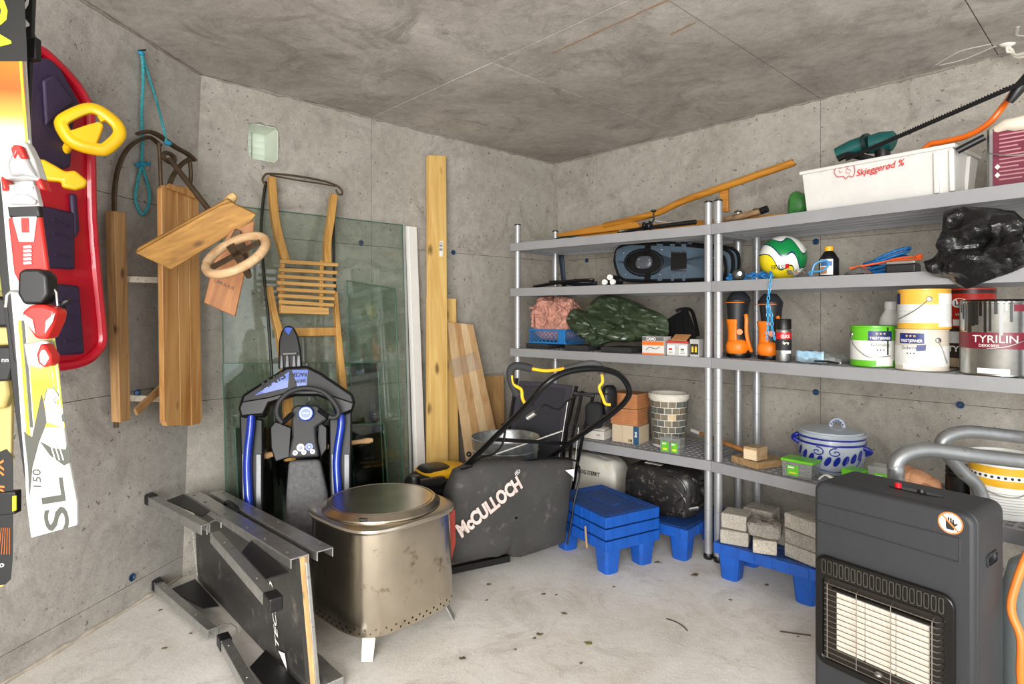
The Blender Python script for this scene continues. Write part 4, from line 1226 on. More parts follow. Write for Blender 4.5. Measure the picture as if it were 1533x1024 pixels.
MB().tube([K.px(x, y, .0142) for x, y in ((66, 600), (70, 583), (80, 580), (88, 592), (80, 598), (84, 604))], .0008, 5).build('eagle_outline', SKD, sk)
print_on(sk, 'SL', 109, 788, 98, 712, .05, K, .0136, SKD, .01, .0)
print_on(sk, '150', 67, 727, 66, 700, .017, K, .0136, SKD, .0, .1)
# binding: toe piece, plate, heel piece
tz_ = poly(K, [(2, 268), (3, 232), (12, 214), (24, 207), (36, 211), (48, 236), (57, 264), (56, 272), (40, 266), (16, 266)], .013, .05, 'toe_piece', SKW, t, .008, 3)
poly(K, [(10, 246), (16, 230), (26, 224), (36, 230), (46, 250), (54, 266), (34, 262), (14, 264)], .05, .062, 'toe_lever', BSI, tz_, .006)
poly(K, [(15, 222), (20, 216), (30, 217), (38, 236), (30, 238), (24, 228), (20, 238)], .05, .068, 'red_insert', BR, tz_, .004)
poly(K, [(0, 262), (6, 268), (10, 284), (2, 286)], .013, .045, 'toe_wing', BR, t, .004)
poly(K, [(50, 268), (58, 264), (66, 284), (56, 282)], .013, .045, 'toe_wing', BR, t, .004)
fp = poly(K, [(7, 276), (50, 275), (58, 308), (10, 310)], .013, .034, 'toe_plate', SKW, t, .004)
for x, y in ((19, 281), (46, 281)):
    MB().lathe([(.006, 0), (.006, .003), (.001, .0035)], K.px(x, y, .034), 10, K.R()).build('screw', STEEL, fp)
poly(K, [(12, 300), (22, 290), (40, 290), (54, 300), (52, 306), (14, 306)], .034, .042, 'slider', BSI, fp, .003)
poly(K, [(10, 308), (58, 307), (60, 325), (13, 326)], .013, .03, 'mid_block', BLACK, t, .004)
pl = poly(K, [(11, 326), (60, 322), (71, 405), (62, 420), (28, 424), (20, 408)], .013, .026, 'boot_plate', BR, t, .004)
poly(K, [(18, 325), (55, 322), (50, 362), (28, 362)], .026, .029, 'white_insert', SKW, pl, .001)
poly(K, [(31, 326), (42, 326), (43, 348), (32, 348)], .029, .032, 'red_stripe', BR, pl, .001)
for k in range(5):
    poly(K, [(34, 368 + k * 6), (46, 367 + k * 6), (47, 371 + k * 6), (35, 372 + k * 6)], .026, .030, 'rubber_step', SKW, pl, .001)
poly(K, [(26, 408), (34, 402), (58, 402), (70, 412), (72, 440), (62, 456), (34, 456), (25, 440)], .013, .055, 'heel_cup', BLACK, t, .008, 3)
hl = poly(K, [(30, 468), (44, 456), (64, 456), (84, 464), (80, 482), (68, 508), (52, 508), (40, 490)], .02, .068, 'heel_piece', BR, t, .008, 3)
poly(K, [(34, 470), (48, 478), (52, 500), (40, 486)], .068, .072, 'white_insert', SKW, hl, .002)
poly(K, [(82, 468), (68, 480), (66, 500), (78, 482)], .068, .072, 'white_insert', SKW, hl, .002)
poly(K, [(50, 512), (60, 508), (72, 510), (80, 545), (60, 552), (40, 548), (34, 514)], .013, .035, 'heel_track', BSI, t, .004)
dr = poly(K, [(60, 514), (66, 516), (76, 532), (76, 544), (66, 551), (56, 544), (54, 530)], .04, .075, 'heel_lever', BR, t, .007)
poly(K, [(61, 524), (67, 524), (73, 536), (66, 548), (59, 542), (58, 532)], .075, .079, 'white_insert', SKW, dr, .003)
for pts in (((26, 436), (16, 436), (10, 442), (8, 460)), ((70, 432), (80, 432), (84, 438), (86, 458))):
    MB().tube([K.px(x, y, .03) for x, y in pts], .003, 6).build('brake_arm', STEEL, t)
poly(K, [(82, 455), (98, 447), (104, 450), (92, 458), (92, 468), (84, 466)], .0, .02, 'brake_pad', BLACK, t, .003)
poly(K, [(8, 440), (18, 436), (22, 490), (26, 545), (20, 540), (12, 480)], -.02, .0, 'brake_pad', BLACK, t, .003)
# second ski of the pair, dark, behind
K2 = Fr(at(60, 500, 1.445), (1, .12, 0), (0, 0, 1))
t = thing('ski', 'black ski with white letters strapped behind the white and yellow ski', 'ski', K2.px(70, 770))
r2_ = [(30, -150), (50, -130), (56, -80), (55, 0), (51, 90), (47, 180), (52, 290), (62, 400), (74, 500), (84, 600), (98, 700), (108, 760)]
c2_ = MB().prism([K2.px(x, y) for x, y in r2_ + [(x - 58, y + 6) for x, y in r2_[::-1]]], K2.n * .012).build('core', SKK, t, 0, .002)
print_on(c2_, 'VÖLKL', 49, 52, 47, -120, .03, K2, .0128, INKW, .02, .2)
poly(K2, [(33, 56), (54, 54), (54, 88), (34, 90)], -.004, .018, 'strap', BLACK, t, .004)
# third ski: dark with an orange print and tan skin
K3 = Fr(at(0, 600, 1.56), (1, .15, 0), (0, 0, 1))
t = thing('ski', 'tan and black ski with orange print, its tail hanging by the concrete wall', 'ski', K3.px(-8, 884))
TAN = mat('ski_tan', srgb(178, 160, 96), .5, var=.12)
c3_ = MB().prism([K3.px(x, y) for x, y in ((-40, 120), (-2, 120), (4, 330), (20, 470), (23, 560), (21, 700), (20, 830), (17, 868), (8, 876), (-20, 880), (-48, 872), (-50, 700), (-46, 560), (-44, 330))], K3.n * .014).build('core', TAN, t, 0, .004)
tail = MB().prism([K3.px(x, y, .0142) for x, y in ((-48, 700), (-14, 682), (10, 672), (18, 682), (20, 720), (19.5, 830), (16.5, 867), (8, 875), (-20, 879), (-47, 871))], K3.n * .001).build('tail_sheet', SKK, t, 0)
print_on(tail, 'UP 9X', 13, 742, 11, 683, .028, K3, .0158, mat('orange_print', srgb(236, 120, 40), .5), .02, .2)
print_on(tail, '60', -2, 848, 13, 844, .009, K3, .0158, INKW, .02)
for k in range(5):
    MB().tube([K3.px(2 + k * 3, 790, .0156), K3.px(-2 + k * 4, 830, .0156)], .0006, 4).build('print_line', mat('orange_print', srgb(236, 120, 40), .5), tail)
poly(K3, [(-50, 740), (23, 736), (23, 770), (-50, 776)], -.004, .022, 'strap', BLACK, t, .003)
poly(K3, [(18, 743), (24, 742), (24, 764), (18, 766)], .022, .026, 'strap_tab', LIME, t, .001)
poly(K3, [(-44, 330), (4, 334), (17, 380), (16, 430), (-40, 430)], .0, .05, 'binding_toe', BLACK, t, .008)
poly(K3, [(-30, 400), (8, 408), (15, 420), (12, 436), (-30, 436)], .05, .056, 'binding_plate', mat('olive', srgb(128, 128, 52), .4), t, .003)
poly(K3, [(-44, 440), (14, 446), (22, 470), (22, 490), (-44, 490)], .0, .06, 'binding_heel', BLACK, t, .008)
poly(K3, [(-44, 488), (22, 488), (24, 516), (-44, 520)], .0, .036, 'tan_skin', TAN, t, .006)
poly(K3, [(-44, 518), (14, 518), (22, 530), (14, 570), (-44, 575)], .014, .05, 'climbing_skin_clip', SKK, t, .006)
txt('lettering', 'nn', .012, flat(K3, *K3.ab(8, 542, .05), .051), INKW, t, .0)
poly(K3, [(-44, 560), (8, 562), (12, 590), (6, 612), (-44, 614)], .014, .04, 'tan_skin', TAN, t, .008)
for y in (342, 370):
    poly(K3, [(-30, y), (6, y), (8, y + 8), (-30, y + 8)], .05, .056, 'binding_plate', YEL if y < 350 else DARKM, t, .002)

# ---- turquoise rope on a nail
ROPE = mat('rope_turquoise', srgb(58, 150, 158), .8, var=.3, scale=120, bump=.6, bscale=260)
G1 = LF(.02, .2)
t = thing('hanging_rope', 'turquoise rope looped over a nail high on the angled wall', 'rope', G1.px(213, 322))
G2 = LF(.11, .2)
MB().tube(spl([G1.px(212, 78), G1.px(214, 100), G1.px(214, 130), G1.px(212, 170), G1.px(213, 205), G1.px(212, 243), G1.px(206, 272), G1.px(203, 292), G1.px(206, 310), G1.px(214, 321), G1.px(222, 308), G1.px(224, 292), G1.px(220, 272), G1.px(213, 250)], 6), .0065, 8).build('strand', ROPE, t)
MB().tube(spl([G1.px(213, 82), G1.px(222, 112), G1.px(234, 150), G2.px(243, 185), G2.px(250, 216)], 6), .0055, 8).build('strand', ROPE, t)
RK = mat('rope_knot', srgb(34, 132, 164), .8, var=.3, scale=120)
for fr_k, x, y, r in ((G1, 212, 80, .013), (G1, 213, 246, .016), (G1, 206, 247, .011), (G1, 222, 245, .011), (G2, 251, 214, .016), (G1, 214, 320, .009)):
    MB().ball(fr_k.px(x, y), (r, r, r * .8), 10, 8).wob(.003, 60).build('knot', RK, t)
MB().tube([G1.px(212, 76) - G1.n * .03, G1.px(212, 75) + G1.n * .02], .003, 6).build('nail', DARKM, t)

# ---- old steering sled
IRON = mat('rusty_iron', srgb(84, 68, 50), .6, .5, var=.3, scale=20)
OW = wood('old_plank', srgb(208, 160, 100), srgb(168, 112, 56), (0, 0, 1), .8, .4, True, .2)
OW2 = wood('grey_plank', srgb(180, 142, 96), srgb(140, 102, 62), (0, 0, 1), .9)
A1, A2, A3 = LF(.035, .3), LF(.07, .3), LF(.13, .1)
t = thing('steering_sled', 'old wooden steering sled with iron runner and round wooden wheel hung up', 'sled', A2.px(240, 640))
MB().tube(spl([A1.px(x, y) for x, y in ((240, 218), (225, 206), (208, 210), (192, 222), (179, 246), (172, 280), (171, 330), (172, 480), (174, 640))], 6), .011, 8, flat=.7).build('runner', IRON, t)
poly(A1, [(171, 316), (189, 318), (196, 628), (180, 633)], .01, .05, 'runner_board', OW2, t, .003)
for y, x1 in ((418, 247), (596, 247)):
    MB().bar(A1.px(192, y, .03), A2.px(x1, y + 2, .0), .012, .024).build('cross_iron', mat('chipped_white_iron', srgb(224, 218, 204), .6, .0, var=.12, scale=30, dirt=srgb(120, 92, 60), damt=.2), t, 0)
MB().bar(A1.px(203, 617, .05), A2.px(246, 576, .0), .03, .012, A1.n).build('strut', OW2, t, 0)
MB().ball(A1.px(205, 588, .045), .012, 10, 8).build('bolt', BLUEPLUG, t)
for pts in (((242, 282), (247, 277), (264, 278), (270, 637), (250, 638), (246, 630)), ((264.6, 278), (281, 279), (286, 637), (270.6, 637)), ((281.6, 279), (294, 281), (297, 288), (303, 626), (300, 634), (286.6, 637))):
    poly(A3, pts, .0, .022, 'seat_plank', OW, t, .003)
MB().hexa([A3.px(x, y, c) for x, y, c in ((248, 281, .022), (296, 299, .022), (296, 299, .035), (248, 281, .035), (252, 274, .022), (297, 288, .022), (297, 288, .035), (252, 274, .035))]).build('seat_batten', OW, t, 0, .004)
MB().bar(A3.px(242, 285, -.03), A3.px(246, 632, -.03), .03, .03).build('side_rail', OW2, t, 0)
MB().tube(spl([A2.px(x, y, .03) for x, y in ((207, 200), (222, 197), (238, 203), (262, 220), (280, 230), (291, 240))], 5), .016, 8, flat=.5).build('front_bow', IRON, t)
for pts, r in ((((238, 214), (240, 250), (241, 285)), .008), (((252, 285), (258, 265), (272, 246), (284, 238)), .010), (((284, 238), (286, 262), (284, 282)), .009)):
    MB().tube(spl([A2.px(x, y, .03) for x, y in pts], 4), r, 8).build('iron_rod', IRON, t)
MB().tube([A2.px(253, 236, .04) + (A2.u * math.cos(q) * .9 + A2.v * math.sin(q) * .45) * .04 for q in [k * math.pi / 8 for k in range(16)]], .009, 8, True).build('iron_ring', IRON, t)
col0, col1 = A2.px(254, 238, .05), at(322, 326, 2.50)
MB().tube([col0, col0.lerp(col1, .5), col1], .0115, 10).build('steering_column', IRON, t)
WF = Fr(at(290, 355, 2.34), (.93, .35, .0), (0, -.35, 1))
BW = wood('board_yellow', srgb(190, 142, 66), srgb(146, 100, 40), (.8, .3, .45), .8)
poly(WF, [(256, 404), (203, 379), (330, 308), (346, 303), (383, 321), (376, 332)], -.015, .016, 'steering_board', BW, t, .003)
poly(WF, [(203, 378), (206, 372), (340, 298), (347, 303), (330, 310)], -.05, -.014, 'board_edge', BW, t, .003)
WF2 = Fr(at(345, 400, 2.38), (.93, .35, .0), (0, -.05, 1))
bk = poly(WF2, [(322, 384), (345, 345), (381, 330), (379, 350), (352, 474), (305, 453)], -.012, .016, 'steering_block', wood('block_wood', srgb(178, 118, 64), srgb(140, 84, 40), (.25, .1, .9), .8), t, .003)
print_on(bk, 'UMULIUS', 321, 422, 350, 434, .012, WF2, .0165, INKK, .0)
wu, wv_ = V((.95, .12, .30)).normalized(), V((-.1, .74, .66)).normalized()
wc = at(354, 381, 2.16)
wh = MB().tube([wc + (wu * math.cos(q) + wv_ * math.sin(q)) * .104 for q in [k * math.pi / 20 for k in range(40)]], .0165, 10, True).build('steering_wheel', wood('wheel_wood', srgb(206, 176, 136), srgb(170, 130, 88), (1, 0, 0), .6), t)
for q in (.5, .5 + math.pi / 2):
    e_ = (wu * math.cos(q) + wv_ * math.sin(q)) * .105
    MB().bar(wc - e_, wc + e_, .03, .006, wu.cross(wv_)).build('wheel_spoke', IRON, wh, 0)
wn = wu.cross(wv_)
if wn.y < 0: wn = -wn
MB().tube([wc, wc + wn * .10, at(362, 372, 2.40)], .012, 8).build('wheel_shaft', IRON, t)
poly(WF2, [(340, 365), (352, 342), (360, 345), (374, 392), (362, 400)], .016, .04, 'iron_fitting', IRON, t, .003)
MB().tube(spl([at(333, 312, 2.42), at(342, 302, 2.42), at(352, 291, 2.42)], 3), [.016] * 3 + [.02] * 2 + [.018, .012], 10).build('wooden_knob', wood('knob_wood', srgb(222, 190, 132), srgb(190, 150, 92)), t)
poly(WF2, [(316, 312), (330, 302), (337, 304), (334, 312), (318, 320)], -.06, -.02, 'rubber_pad', BLACK, t, .003)

# ================================================================ things leaning on the back wall
bu = V((-BD.x, -BD.y, 0))
def LEAN(v0, v1, h, u=1.9):                       # leaning plane: foot v0 off the wall, v1 off at height h
    return Fr(W(u, v0, 0), bu, W(u, v1, h) - W(u, v0, 0))
GL = glassy('sheet_glass', (.90, .94, .915), .012, 1.3)
GE = mat('glass_edge', srgb(70, 104, 88), .2, var=.1)
def pane(label, fr, tl, tr, w0, th=.006):
    a0, h0 = fr.ab(*tl)
    a1, h1 = fr.ab(*tr)
    t = thing('glass_pane', label, 'glass', fr.p((a0 + a1) / 2, 0), 0, 'glass panes against the back wall')
    MB().hexa([fr.p(a0, .002, 0), fr.p(a1, .002, 0), fr.p(a1, .002, -th), fr.p(a0, .002, -th), fr.p(a0, h0, 0), fr.p(a1, h1, 0), fr.p(a1, h1, -th), fr.p(a0, h0, -th)]).build('sheet', GL, t, 0)
    MB().bar(fr.p(a0, h0, -th / 2), fr.p(a1, h1, -th / 2), th + .002, .004, fr.v).bar(fr.p(a1, 0, -th / 2), fr.p(a1, h1, -th / 2), .004, th + .002, fr.n).bar(fr.p(a0, 0, -th / 2), fr.p(a0, h0, -th / 2), .004, th + .002, fr.n).build('edge', GE, t, 0)
    return t
P1 = LEAN(.10, .012, 1.77)
gp = pane('tallest sheet of greenish glass leaning on the wall beside the white board', P1, (331, 306), (603, 337), 0)
MB().bar(P1.p(P1.ab(603, 337)[0] + .006, .004, -.003), P1.p(P1.ab(603, 337)[0] + .006, P1.ab(603, 337)[1], -.003), .014, .014, P1.n).build('edge_seal', mat('seal_grey', srgb(150, 150, 146), .6), gp, 0)
pane('wide waist high sheet of green glass leaning behind the snow racer', LEAN(.175, .085, 1.0), (334, 544), (566, 543), 0)
pane('narrow clear sheet of glass leaning in front of the tallest sheet', LEAN(.14, .04, 1.5), (520, 420), (592, 432), 0)
pane('low clear sheet of glass with the lowest top edge', LEAN(.21, .11, .8), (352, 640), (575, 634), 0)

Q = LEAN(.14, .02, 1.9, 1.3)
a0, h0 = Q.ab(609, 338)
a1, h1 = Q.ab(624, 340)
wb_ = thing('white_board', 'long white painted trim board standing upright beside the glass', 'board', Q.p((a0 + a1) / 2, 0))
MB().hexa([Q.p(a0 - .0, .0, 0), Q.p(a1, .0, 0), Q.p(a1, .0, -.02), Q.p(a0, .0, -.02), Q.p(a0, h0, 0), Q.p(a1, h1, 0), Q.p(a1, h1, -.02), Q.p(a0, h0, -.02)]).build('board', mat('painted_white', srgb(218, 216, 212), .5, var=.04), wb_, 0, .002)
MB().hexa([Q.p(a, b, c) for a, b, c in ((a0 + .012, .02, .0), (a0 + .016, .02, .0), (a0 + .016, .02, .003), (a0 + .012, .02, .003), (a0 + .012, h0 - .004, 0), (a0 + .016, h0 - .004, 0), (a0 + .016, h0 - .004, .003), (a0 + .012, h0 - .004, .003))]).build('profile_bead', WHITE, wb_, 0)
PINE = wood('pine', srgb(226, 190, 118), srgb(204, 160, 88), (0, 0, 1), .55, .55)
PINE2 = PINE
def plank(name, label, fr, top, bot, th, m=None, cat='board', group=None, bevel=.003):
    (x0, y0), (x1, y1) = top
    A0, A1 = V(fr.ab(x0, y0)), V(fr.ab(x1, y1))
    B0, B1 = [V(fr.ab(x, y)) for x, y in bot]
    def down(A, B):                                # run the edge on to the floor
        k = A.y / (A.y - B.y)
        return A + (B - A) * k
    D0, D1 = down(A0, B0), down(A1, B1)
    return MB().hexa([fr.p(D0.x, .0015, 0), fr.p(D1.x, .0015, 0), fr.p(D1.x, .0015, -th), fr.p(D0.x, .0015, -th), fr.p(A0.x, A0.y, 0), fr.p(A1.x, A1.y, 0), fr.p(A1.x, A1.y, -th), fr.p(A0.x, A0.y, -th)]), fr.p((D0.x + D1.x) / 2, 0), label, cat
def solo(name, m, args, bevel=.003):
    b, org, label, cat = args
    return b.build(name, m, None, 0, bevel, label=label, cat=cat, org=org)
Q1 = LEAN(.25, .06, 2.24, 1.1)
tb = solo('timber_board', PINE, plank('', 'tallest pine board leaning upright with a barcode sticker', Q1, ((643, 232), (668, 233)), ((644, 680), (671, 680)), .036))
stq = MB().prism([Q1.px(x, y, .0008) for x, y in ((658, 361), (663, 361), (662.5, 384), (657.5, 384))], Q1.n * .0004)
sk_ = stq.build('barcode_sticker', INKW, tb, 0)
for k in range(7):
    MB().prism([Q1.px(658 + dx, y, .0014) for dx, y in ((0, 363 + k * 2.0), (4.4, 363 + k * 2.0), (4.4, 363.9 + k * 2.0), (0, 363.9 + k * 2.0))], Q1.n * .0003).build('barcode_line', INKK, sk_, 0)
Q2 = LEAN(.16, .04, 1.75, 1.0)
solo('timber_board', PINE2, plank('', 'pine board half hidden behind the tallest board, next highest top', Q2, ((655, 446), (683, 447)), ((655, 680), (687, 680)), .036))
solo('timber_board', PINE2, plank('', 'pine offcut peeking out left of the tallest board', LEAN(.14, .05, 1.7, 1.1), ((641.5, 445), (652, 446)), ((641.5, 680), (652, 680)), .03))
Q3 = LEAN(.32, .10, 1.25, .9)
t = thing('laminated_board', 'pale laminated wood panel in torn plastic wrap leaning on the wall', 'board', Q3.p(Q3.ab(720, 690)[0], 0))
cols = [(212, 180, 138), (190, 150, 104), (220, 190, 150), (200, 162, 118)]
for k in range(4):
    x0, x1 = 670 + 9.6 * k, 670 + 9.6 * (k + 1)
    y0, y1 = 482 + k, 483 + k
    xb0, xb1 = 700 + 13 * k, 700 + 13 * (k + 1)
    bq, og, _, _ = plank('', '', Q3, ((x0, y0), (x1, y1)), ((xb0, 690), (xb1, 690)), .018)
    bq.build('strip', wood('lam_%d' % k, srgb(*cols[k]), srgb(*[c - 24 for c in cols[k]]), (.1, 0, 1), .7, .5, False), t, 0, .0008)
wrp = MB().grid(10, 5, lambda a, b: Q3.px(671 + 40 * a + 8 * b, 540 + 26 * b - 14 * a, .004 + .004 * math.sin(a * 9 + b * 5)))
wrp.build('plastic_wrap', glassy('wrap_film', (.93, .93, .93), .12, 2.0, .10), t, 60)
solo('plywood_offcut', wood('plywood_face', srgb(178, 140, 92), srgb(148, 110, 66), (0, 0, 1), .7), plank('', 'small brown plywood offcut standing behind the laminated panel', LEAN(.22, .02, 1.0, .7), ((720, 563), (754, 562)), ((722, 690), (757, 690)), .012))

# ---- kick sled standing on its handle bar
KF = Fr(at(470, 668, 3.04), bu, at(455, 270, 3.20) - at(470, 668, 3.04))
KW_ = wood('kick_wood', srgb(204, 158, 84), srgb(166, 118, 54), (0, 0, 1), .7, .5, False, .1)
KW2 = wood('kick_slat', srgb(212, 168, 100), srgb(176, 130, 70), (.7, .7, 0), .7, .5, False, .1)
t = thing('kick_sled', 'wooden kick sled with slatted seat turned upside down against the glass', 'sled', KF.px(470, 700))
def kbar(pts, w0, w1, c, th, name, m):
    P = [V((*KF.ab(x, y), 0)) for x, y in pts]
    P = spl(P, 4)
    n = len(P)
    b = MB()
    Ls, Rs = [], []
    for i, p in enumerate(P):
        d = (P[min(n - 1, i + 1)] - P[max(0, i - 1)]).normalized()
        s_ = V((-d.y, d.x, 0)) * (w0 + (w1 - w0) * i / (n - 1)) / 2
        Ls.append(p + s_), Rs.append(p - s_)
    b.prism([KF.p(q.x, q.y, c) for q in Ls + Rs[::-1]], KF.n * th)
    return b.build(name, m, t, 40, .003)
kbar(((406, 266), (409, 310), (414, 345), (428, 396)), .036, .04, -.01, .03, 'upright', KW_)
kbar(((499, 292), (494, 330), (489, 362), (489, 396)), .036, .04, -.01, .03, 'upright', KW_)
kbar(((405, 428), (412, 470), (422, 510), (432, 600), (436, 690)), .024, .05, -.03, .03, 'upright', KW_)
kbar(((503, 436), (507, 490), (511, 540), (516, 600), (518, 690)), .02, .05, -.03, .03, 'upright', KW_)
kbar(((438, 497), (508, 496)), .044, .044, -.034, .03, 'cross_rail', KW_)
for k, (y, xl, xr) in enumerate(((394, 415.6, 502), (406, 413.8, 501), (416, 412.4, 500), (425.5, 411.4, 499), (435, 411, 498), (444.5, 413, 497), (454, 414, 496))):
    kbar(((xl, y - 1), (xr, y + 4)), .019, .019, .018, .016, 'seat_slat', KW2)
kbar(((417, 464), (489, 467)), .040, .036, .0, .03, 'seat_rail', KW2)
for x in (421, 480):
    kbar(((x, 390), (x - 1, 462)), .022, .022, .004, .014, 'seat_bearer', KW_)
MB().tube(spl([KF.px(x, y, .0) for x, y in ((397, 276), (393, 270), (396, 263), (404, 260), (440, 263), (480, 270), (502, 277), (511, 284), (512, 291), (506, 290), (503, 284))], 5), .0055, 8).build('front_iron', IRON, t)
MB().tube(spl([KF.px(x, y, .012) for x, y in ((404, 262), (440, 269), (480, 275), (502, 279))], 5), .004, 6).build('front_iron', IRON, t)
for pts in (((398, 272), (393, 310), (391, 350), (395, 410), (401, 470), (407, 560), (412, 640)), ((499, 300), (500, 400), (503, 450), (506, 520), (508, 600), (509, 660))):
    MB().tube(spl([KF.px(x, y, -.05) for x, y in pts], 5), .0075, 8).build('runner', mat('runner_dark', srgb(44, 46, 40), .5, .4), t)
hbp = [KF.px(x, y, .02) for x, y in ((394, 683), (400, 682), (408, 680), (475, 671), (540, 661), (550, 660), (557, 659))]
MB().tube(hbp, [.012, .016, .012, .011, .012, .0165, .012], 10).build('handle_bar', wood('handle_wood', srgb(226, 184, 134), srgb(196, 150, 98), (1, .6, 0), .7, .5, False), t)
# ================================================================ things on the shelves
Z1, Z2, Z3, Z4 = SHZ
def base(key, x, q, z):
    return lift(sh(key, x, q), z)
def m_(px_, p):                                    # pixels to metres at the depth of p
    return px_ * p.y / F
class Bx:
    """a box standing on a shelf; its front face frame for prints"""
    def __init__(s, key, x, q, z, w, d, h, deg=0.0):
        s.p = base(key, x, q, z)
        s.a = ANG[key] + deg
        s.R = rz(s.a)
        s.w, s.d, s.h = w, d, h
        s.fr = Fr(s.p + s.R @ V((0, -d / 2, 0)), s.R @ V((1, 0, 0)), (0, 0, 1))
        s.fl = Fr(s.p + s.R @ V((-w / 2, 0, 0)), s.R @ V((0, -1, 0)), (0, 0, 1))
        s.ri = Fr(s.p + s.R @ V((w / 2, 0, 0)), s.R @ V((0, 1, 0)), (0, 0, 1))
    def mb(s, grow=0.0, z0=0.0, z1=None):
        z1 = s.h if z1 is None else z1
        return MB().box(s.p + V((0, 0, (z0 + z1) / 2)), (s.w + grow, s.d + grow, z1 - z0), s.R)
    def pt(s, x, y, z):
        return s.p + s.R @ V((x, y, z))
def rect(fr, a0, a1, b0, b1, c, name, m, par):
    return MB().prism([fr.p(a0, b0, c), fr.p(a1, b0, c), fr.p(a1, b1, c), fr.p(a0, b1, c)], fr.n * .0005).build(name, m, par, 0)
CARD = mat('cardboard', srgb(186, 130, 80), .8, var=.1)
CLEAR = glassy('clear_plastic', (.90, .92, .91), .06, 1.6, .10)
GREENL = mat('green_label', srgb(96, 178, 40), .4, var=.15, scale=40)

# ---------------- top shelf, left unit
t = thing('wooden_trestle', 'varnished wooden trestle of two long bars meeting in a narrow angle', 'trestle', base('L', 960, .6, Z1))
VW = wood('varnished', srgb(196, 134, 46), srgb(154, 96, 24), (.75, -.65, 0), .6, .4, True, .2)
tf = Fr(base('L', 960, .72, Z1 + .003), V((*(UN['L'][1] - UN['L'][0]), 0)), (0, 0, 1))
def tpoly(pts, c0, c1, name, m, par, bevel=.003):
    return MB().prism([tf.px(x, y, c0) for x, y in pts], tf.n * (c1 - c0)).build(name, m, par, 30, bevel)
a0, b0 = tf.ab(862, 345)
a1, _ = tf.ab(1190, 300)
MB().hexa([tf.p(a, b, c) for a, b, c in ((a0, .0, .02), (a1, .0, .02), (a1, .0, -.02), (a0, .0, -.02), (a0 + .06, .085, .02), (a1, .06, .02), (a1, .06, -.02), (a0 + .06, .085, -.02))]).build('base_bar', VW, t, 0, .004)
MB().tube(spl([tf.px(x, y, .05) for x, y in ((905, 338), (940, 330), (985, 318), (1020, 302), (1060, 288), (1120, 267), (1180, 246), (1188, 243))], 4), [.024] * 28 + [.019], 10, flat=.8).build('raised_bar', VW, t)
tpoly([(1078, 282), (1092, 278), (1093, 318), (1084, 318)], .0, .03, 'strut', VW, t)
tpoly([(838, 352), (905, 338), (960, 334), (965, 342), (900, 350), (845, 356)], -.0, .06, 'toe', VW, t)
t = thing('strap', 'thin dark green strap draped at the corner end of the shelf', 'strap', base('L', 845, .15, Z1))
MB().grid(8, 2, lambda a, b: base('L', 822 + 46 * a, .25 + .12 * b, Z1 + .004 + .028 * math.sin(a * math.pi) ** .6)).build('band', mat('strap_green', srgb(34, 60, 50), .7), t, 60, solid=.003)
# fishing rod and reel
t = thing('fishing_rod', 'black fishing rod butt with a bait reel', 'fishing rod', base('L', 990, .08, Z1))
MB().tube([base('L', 925, .1, Z1 + .012), base('L', 960, .08, Z1 + .022), base('L', 1042, .1, Z1 + .03)], [.006, .010, .013], 10).build('rod_butt', BLACK, t)
rp = base('L', 969, .02, Z1 + .029)
Rr = V((0, 0, 1)).rotation_difference(V((*(UN['L'][1] - UN['L'][0]), 0)).normalized()).to_matrix()
MB().lathe([(.022, -.022), (.026, -.018), (.018, -.014), (.018, .014), (.026, .018), (.022, .024)], rp, 18, Rr).build('reel', mat('reel_black', srgb(30, 34, 42), .3, .5), t)
MB().tube([rp + V((.01, -.02, .0)), rp + V((.03, -.02, .03)), rp + V((.03, -.02, .075))], .005, 8).ball(rp + V((.03, -.02, .08)), (.016, .012, .008), 10, 6).build('crank', BLACK, t)
MB().tube([base('L', 928, .1, Z1 + .02), base('L', 942, .1, Z1 + .018)], .008, 8).build('cork_ring', mat('cork', srgb(120, 120, 104), .7), t)
MB().tube([rp, rp + V((-.02, -.026, .0))], .008, 8).ball(rp + V((-.022, -.03, .0)), .01, 8, 6).build('star_drag', DARKM, t)
MB().tube([base('L', 978, .3, Z1 + .075), base('L', 1030, .3, Z1 + .03)], .0012, 4).build('fishing_line', WHITE, t)
t = thing('bark_stick', 'bark covered stick with a dark tube end lying behind the posts', 'stick', base('R', 1120, .5, Z1))
MB().tube(spl([base('R', 1085, .25, Z1 + .03), base('R', 1115, .3, Z1 + .045), base('R', 1140, .35, Z1 + .06)], 5), .017, 10).wob(.004, 50).build('stem', wood('bark', srgb(150, 118, 80), srgb(70, 54, 40), (.6, -.8, .2), 1.2), t)
MB().tube([base('R', 1139, .35, Z1 + .06), base('R', 1149, .36, Z1 + .068)], .018, 12).build('tube_end', DARKM, t)
gb = base('R', 1195, .5, Z1)
MB().ball(gb + V((0, 0, .074)), (.05, .06, .066), 16, 12).wob(.012, 25).build('green_bag', mat('bag_green', srgb(58, 122, 58), .5, var=.25, scale=30), None, 60, label='crumpled green plastic bag tucked behind the white crate', cat='bag', org=gb)
t = thing('tan_plank', 'flat varnished plank end lying behind the white crate', 'plank', base('R', 1440, .85, Z1))
MB().bar(base('R', 1215, .86, Z1 + .03), base('R', 1500, .95, Z1 + .03), .03, .055).build('plank', VW, t, 0, .003)

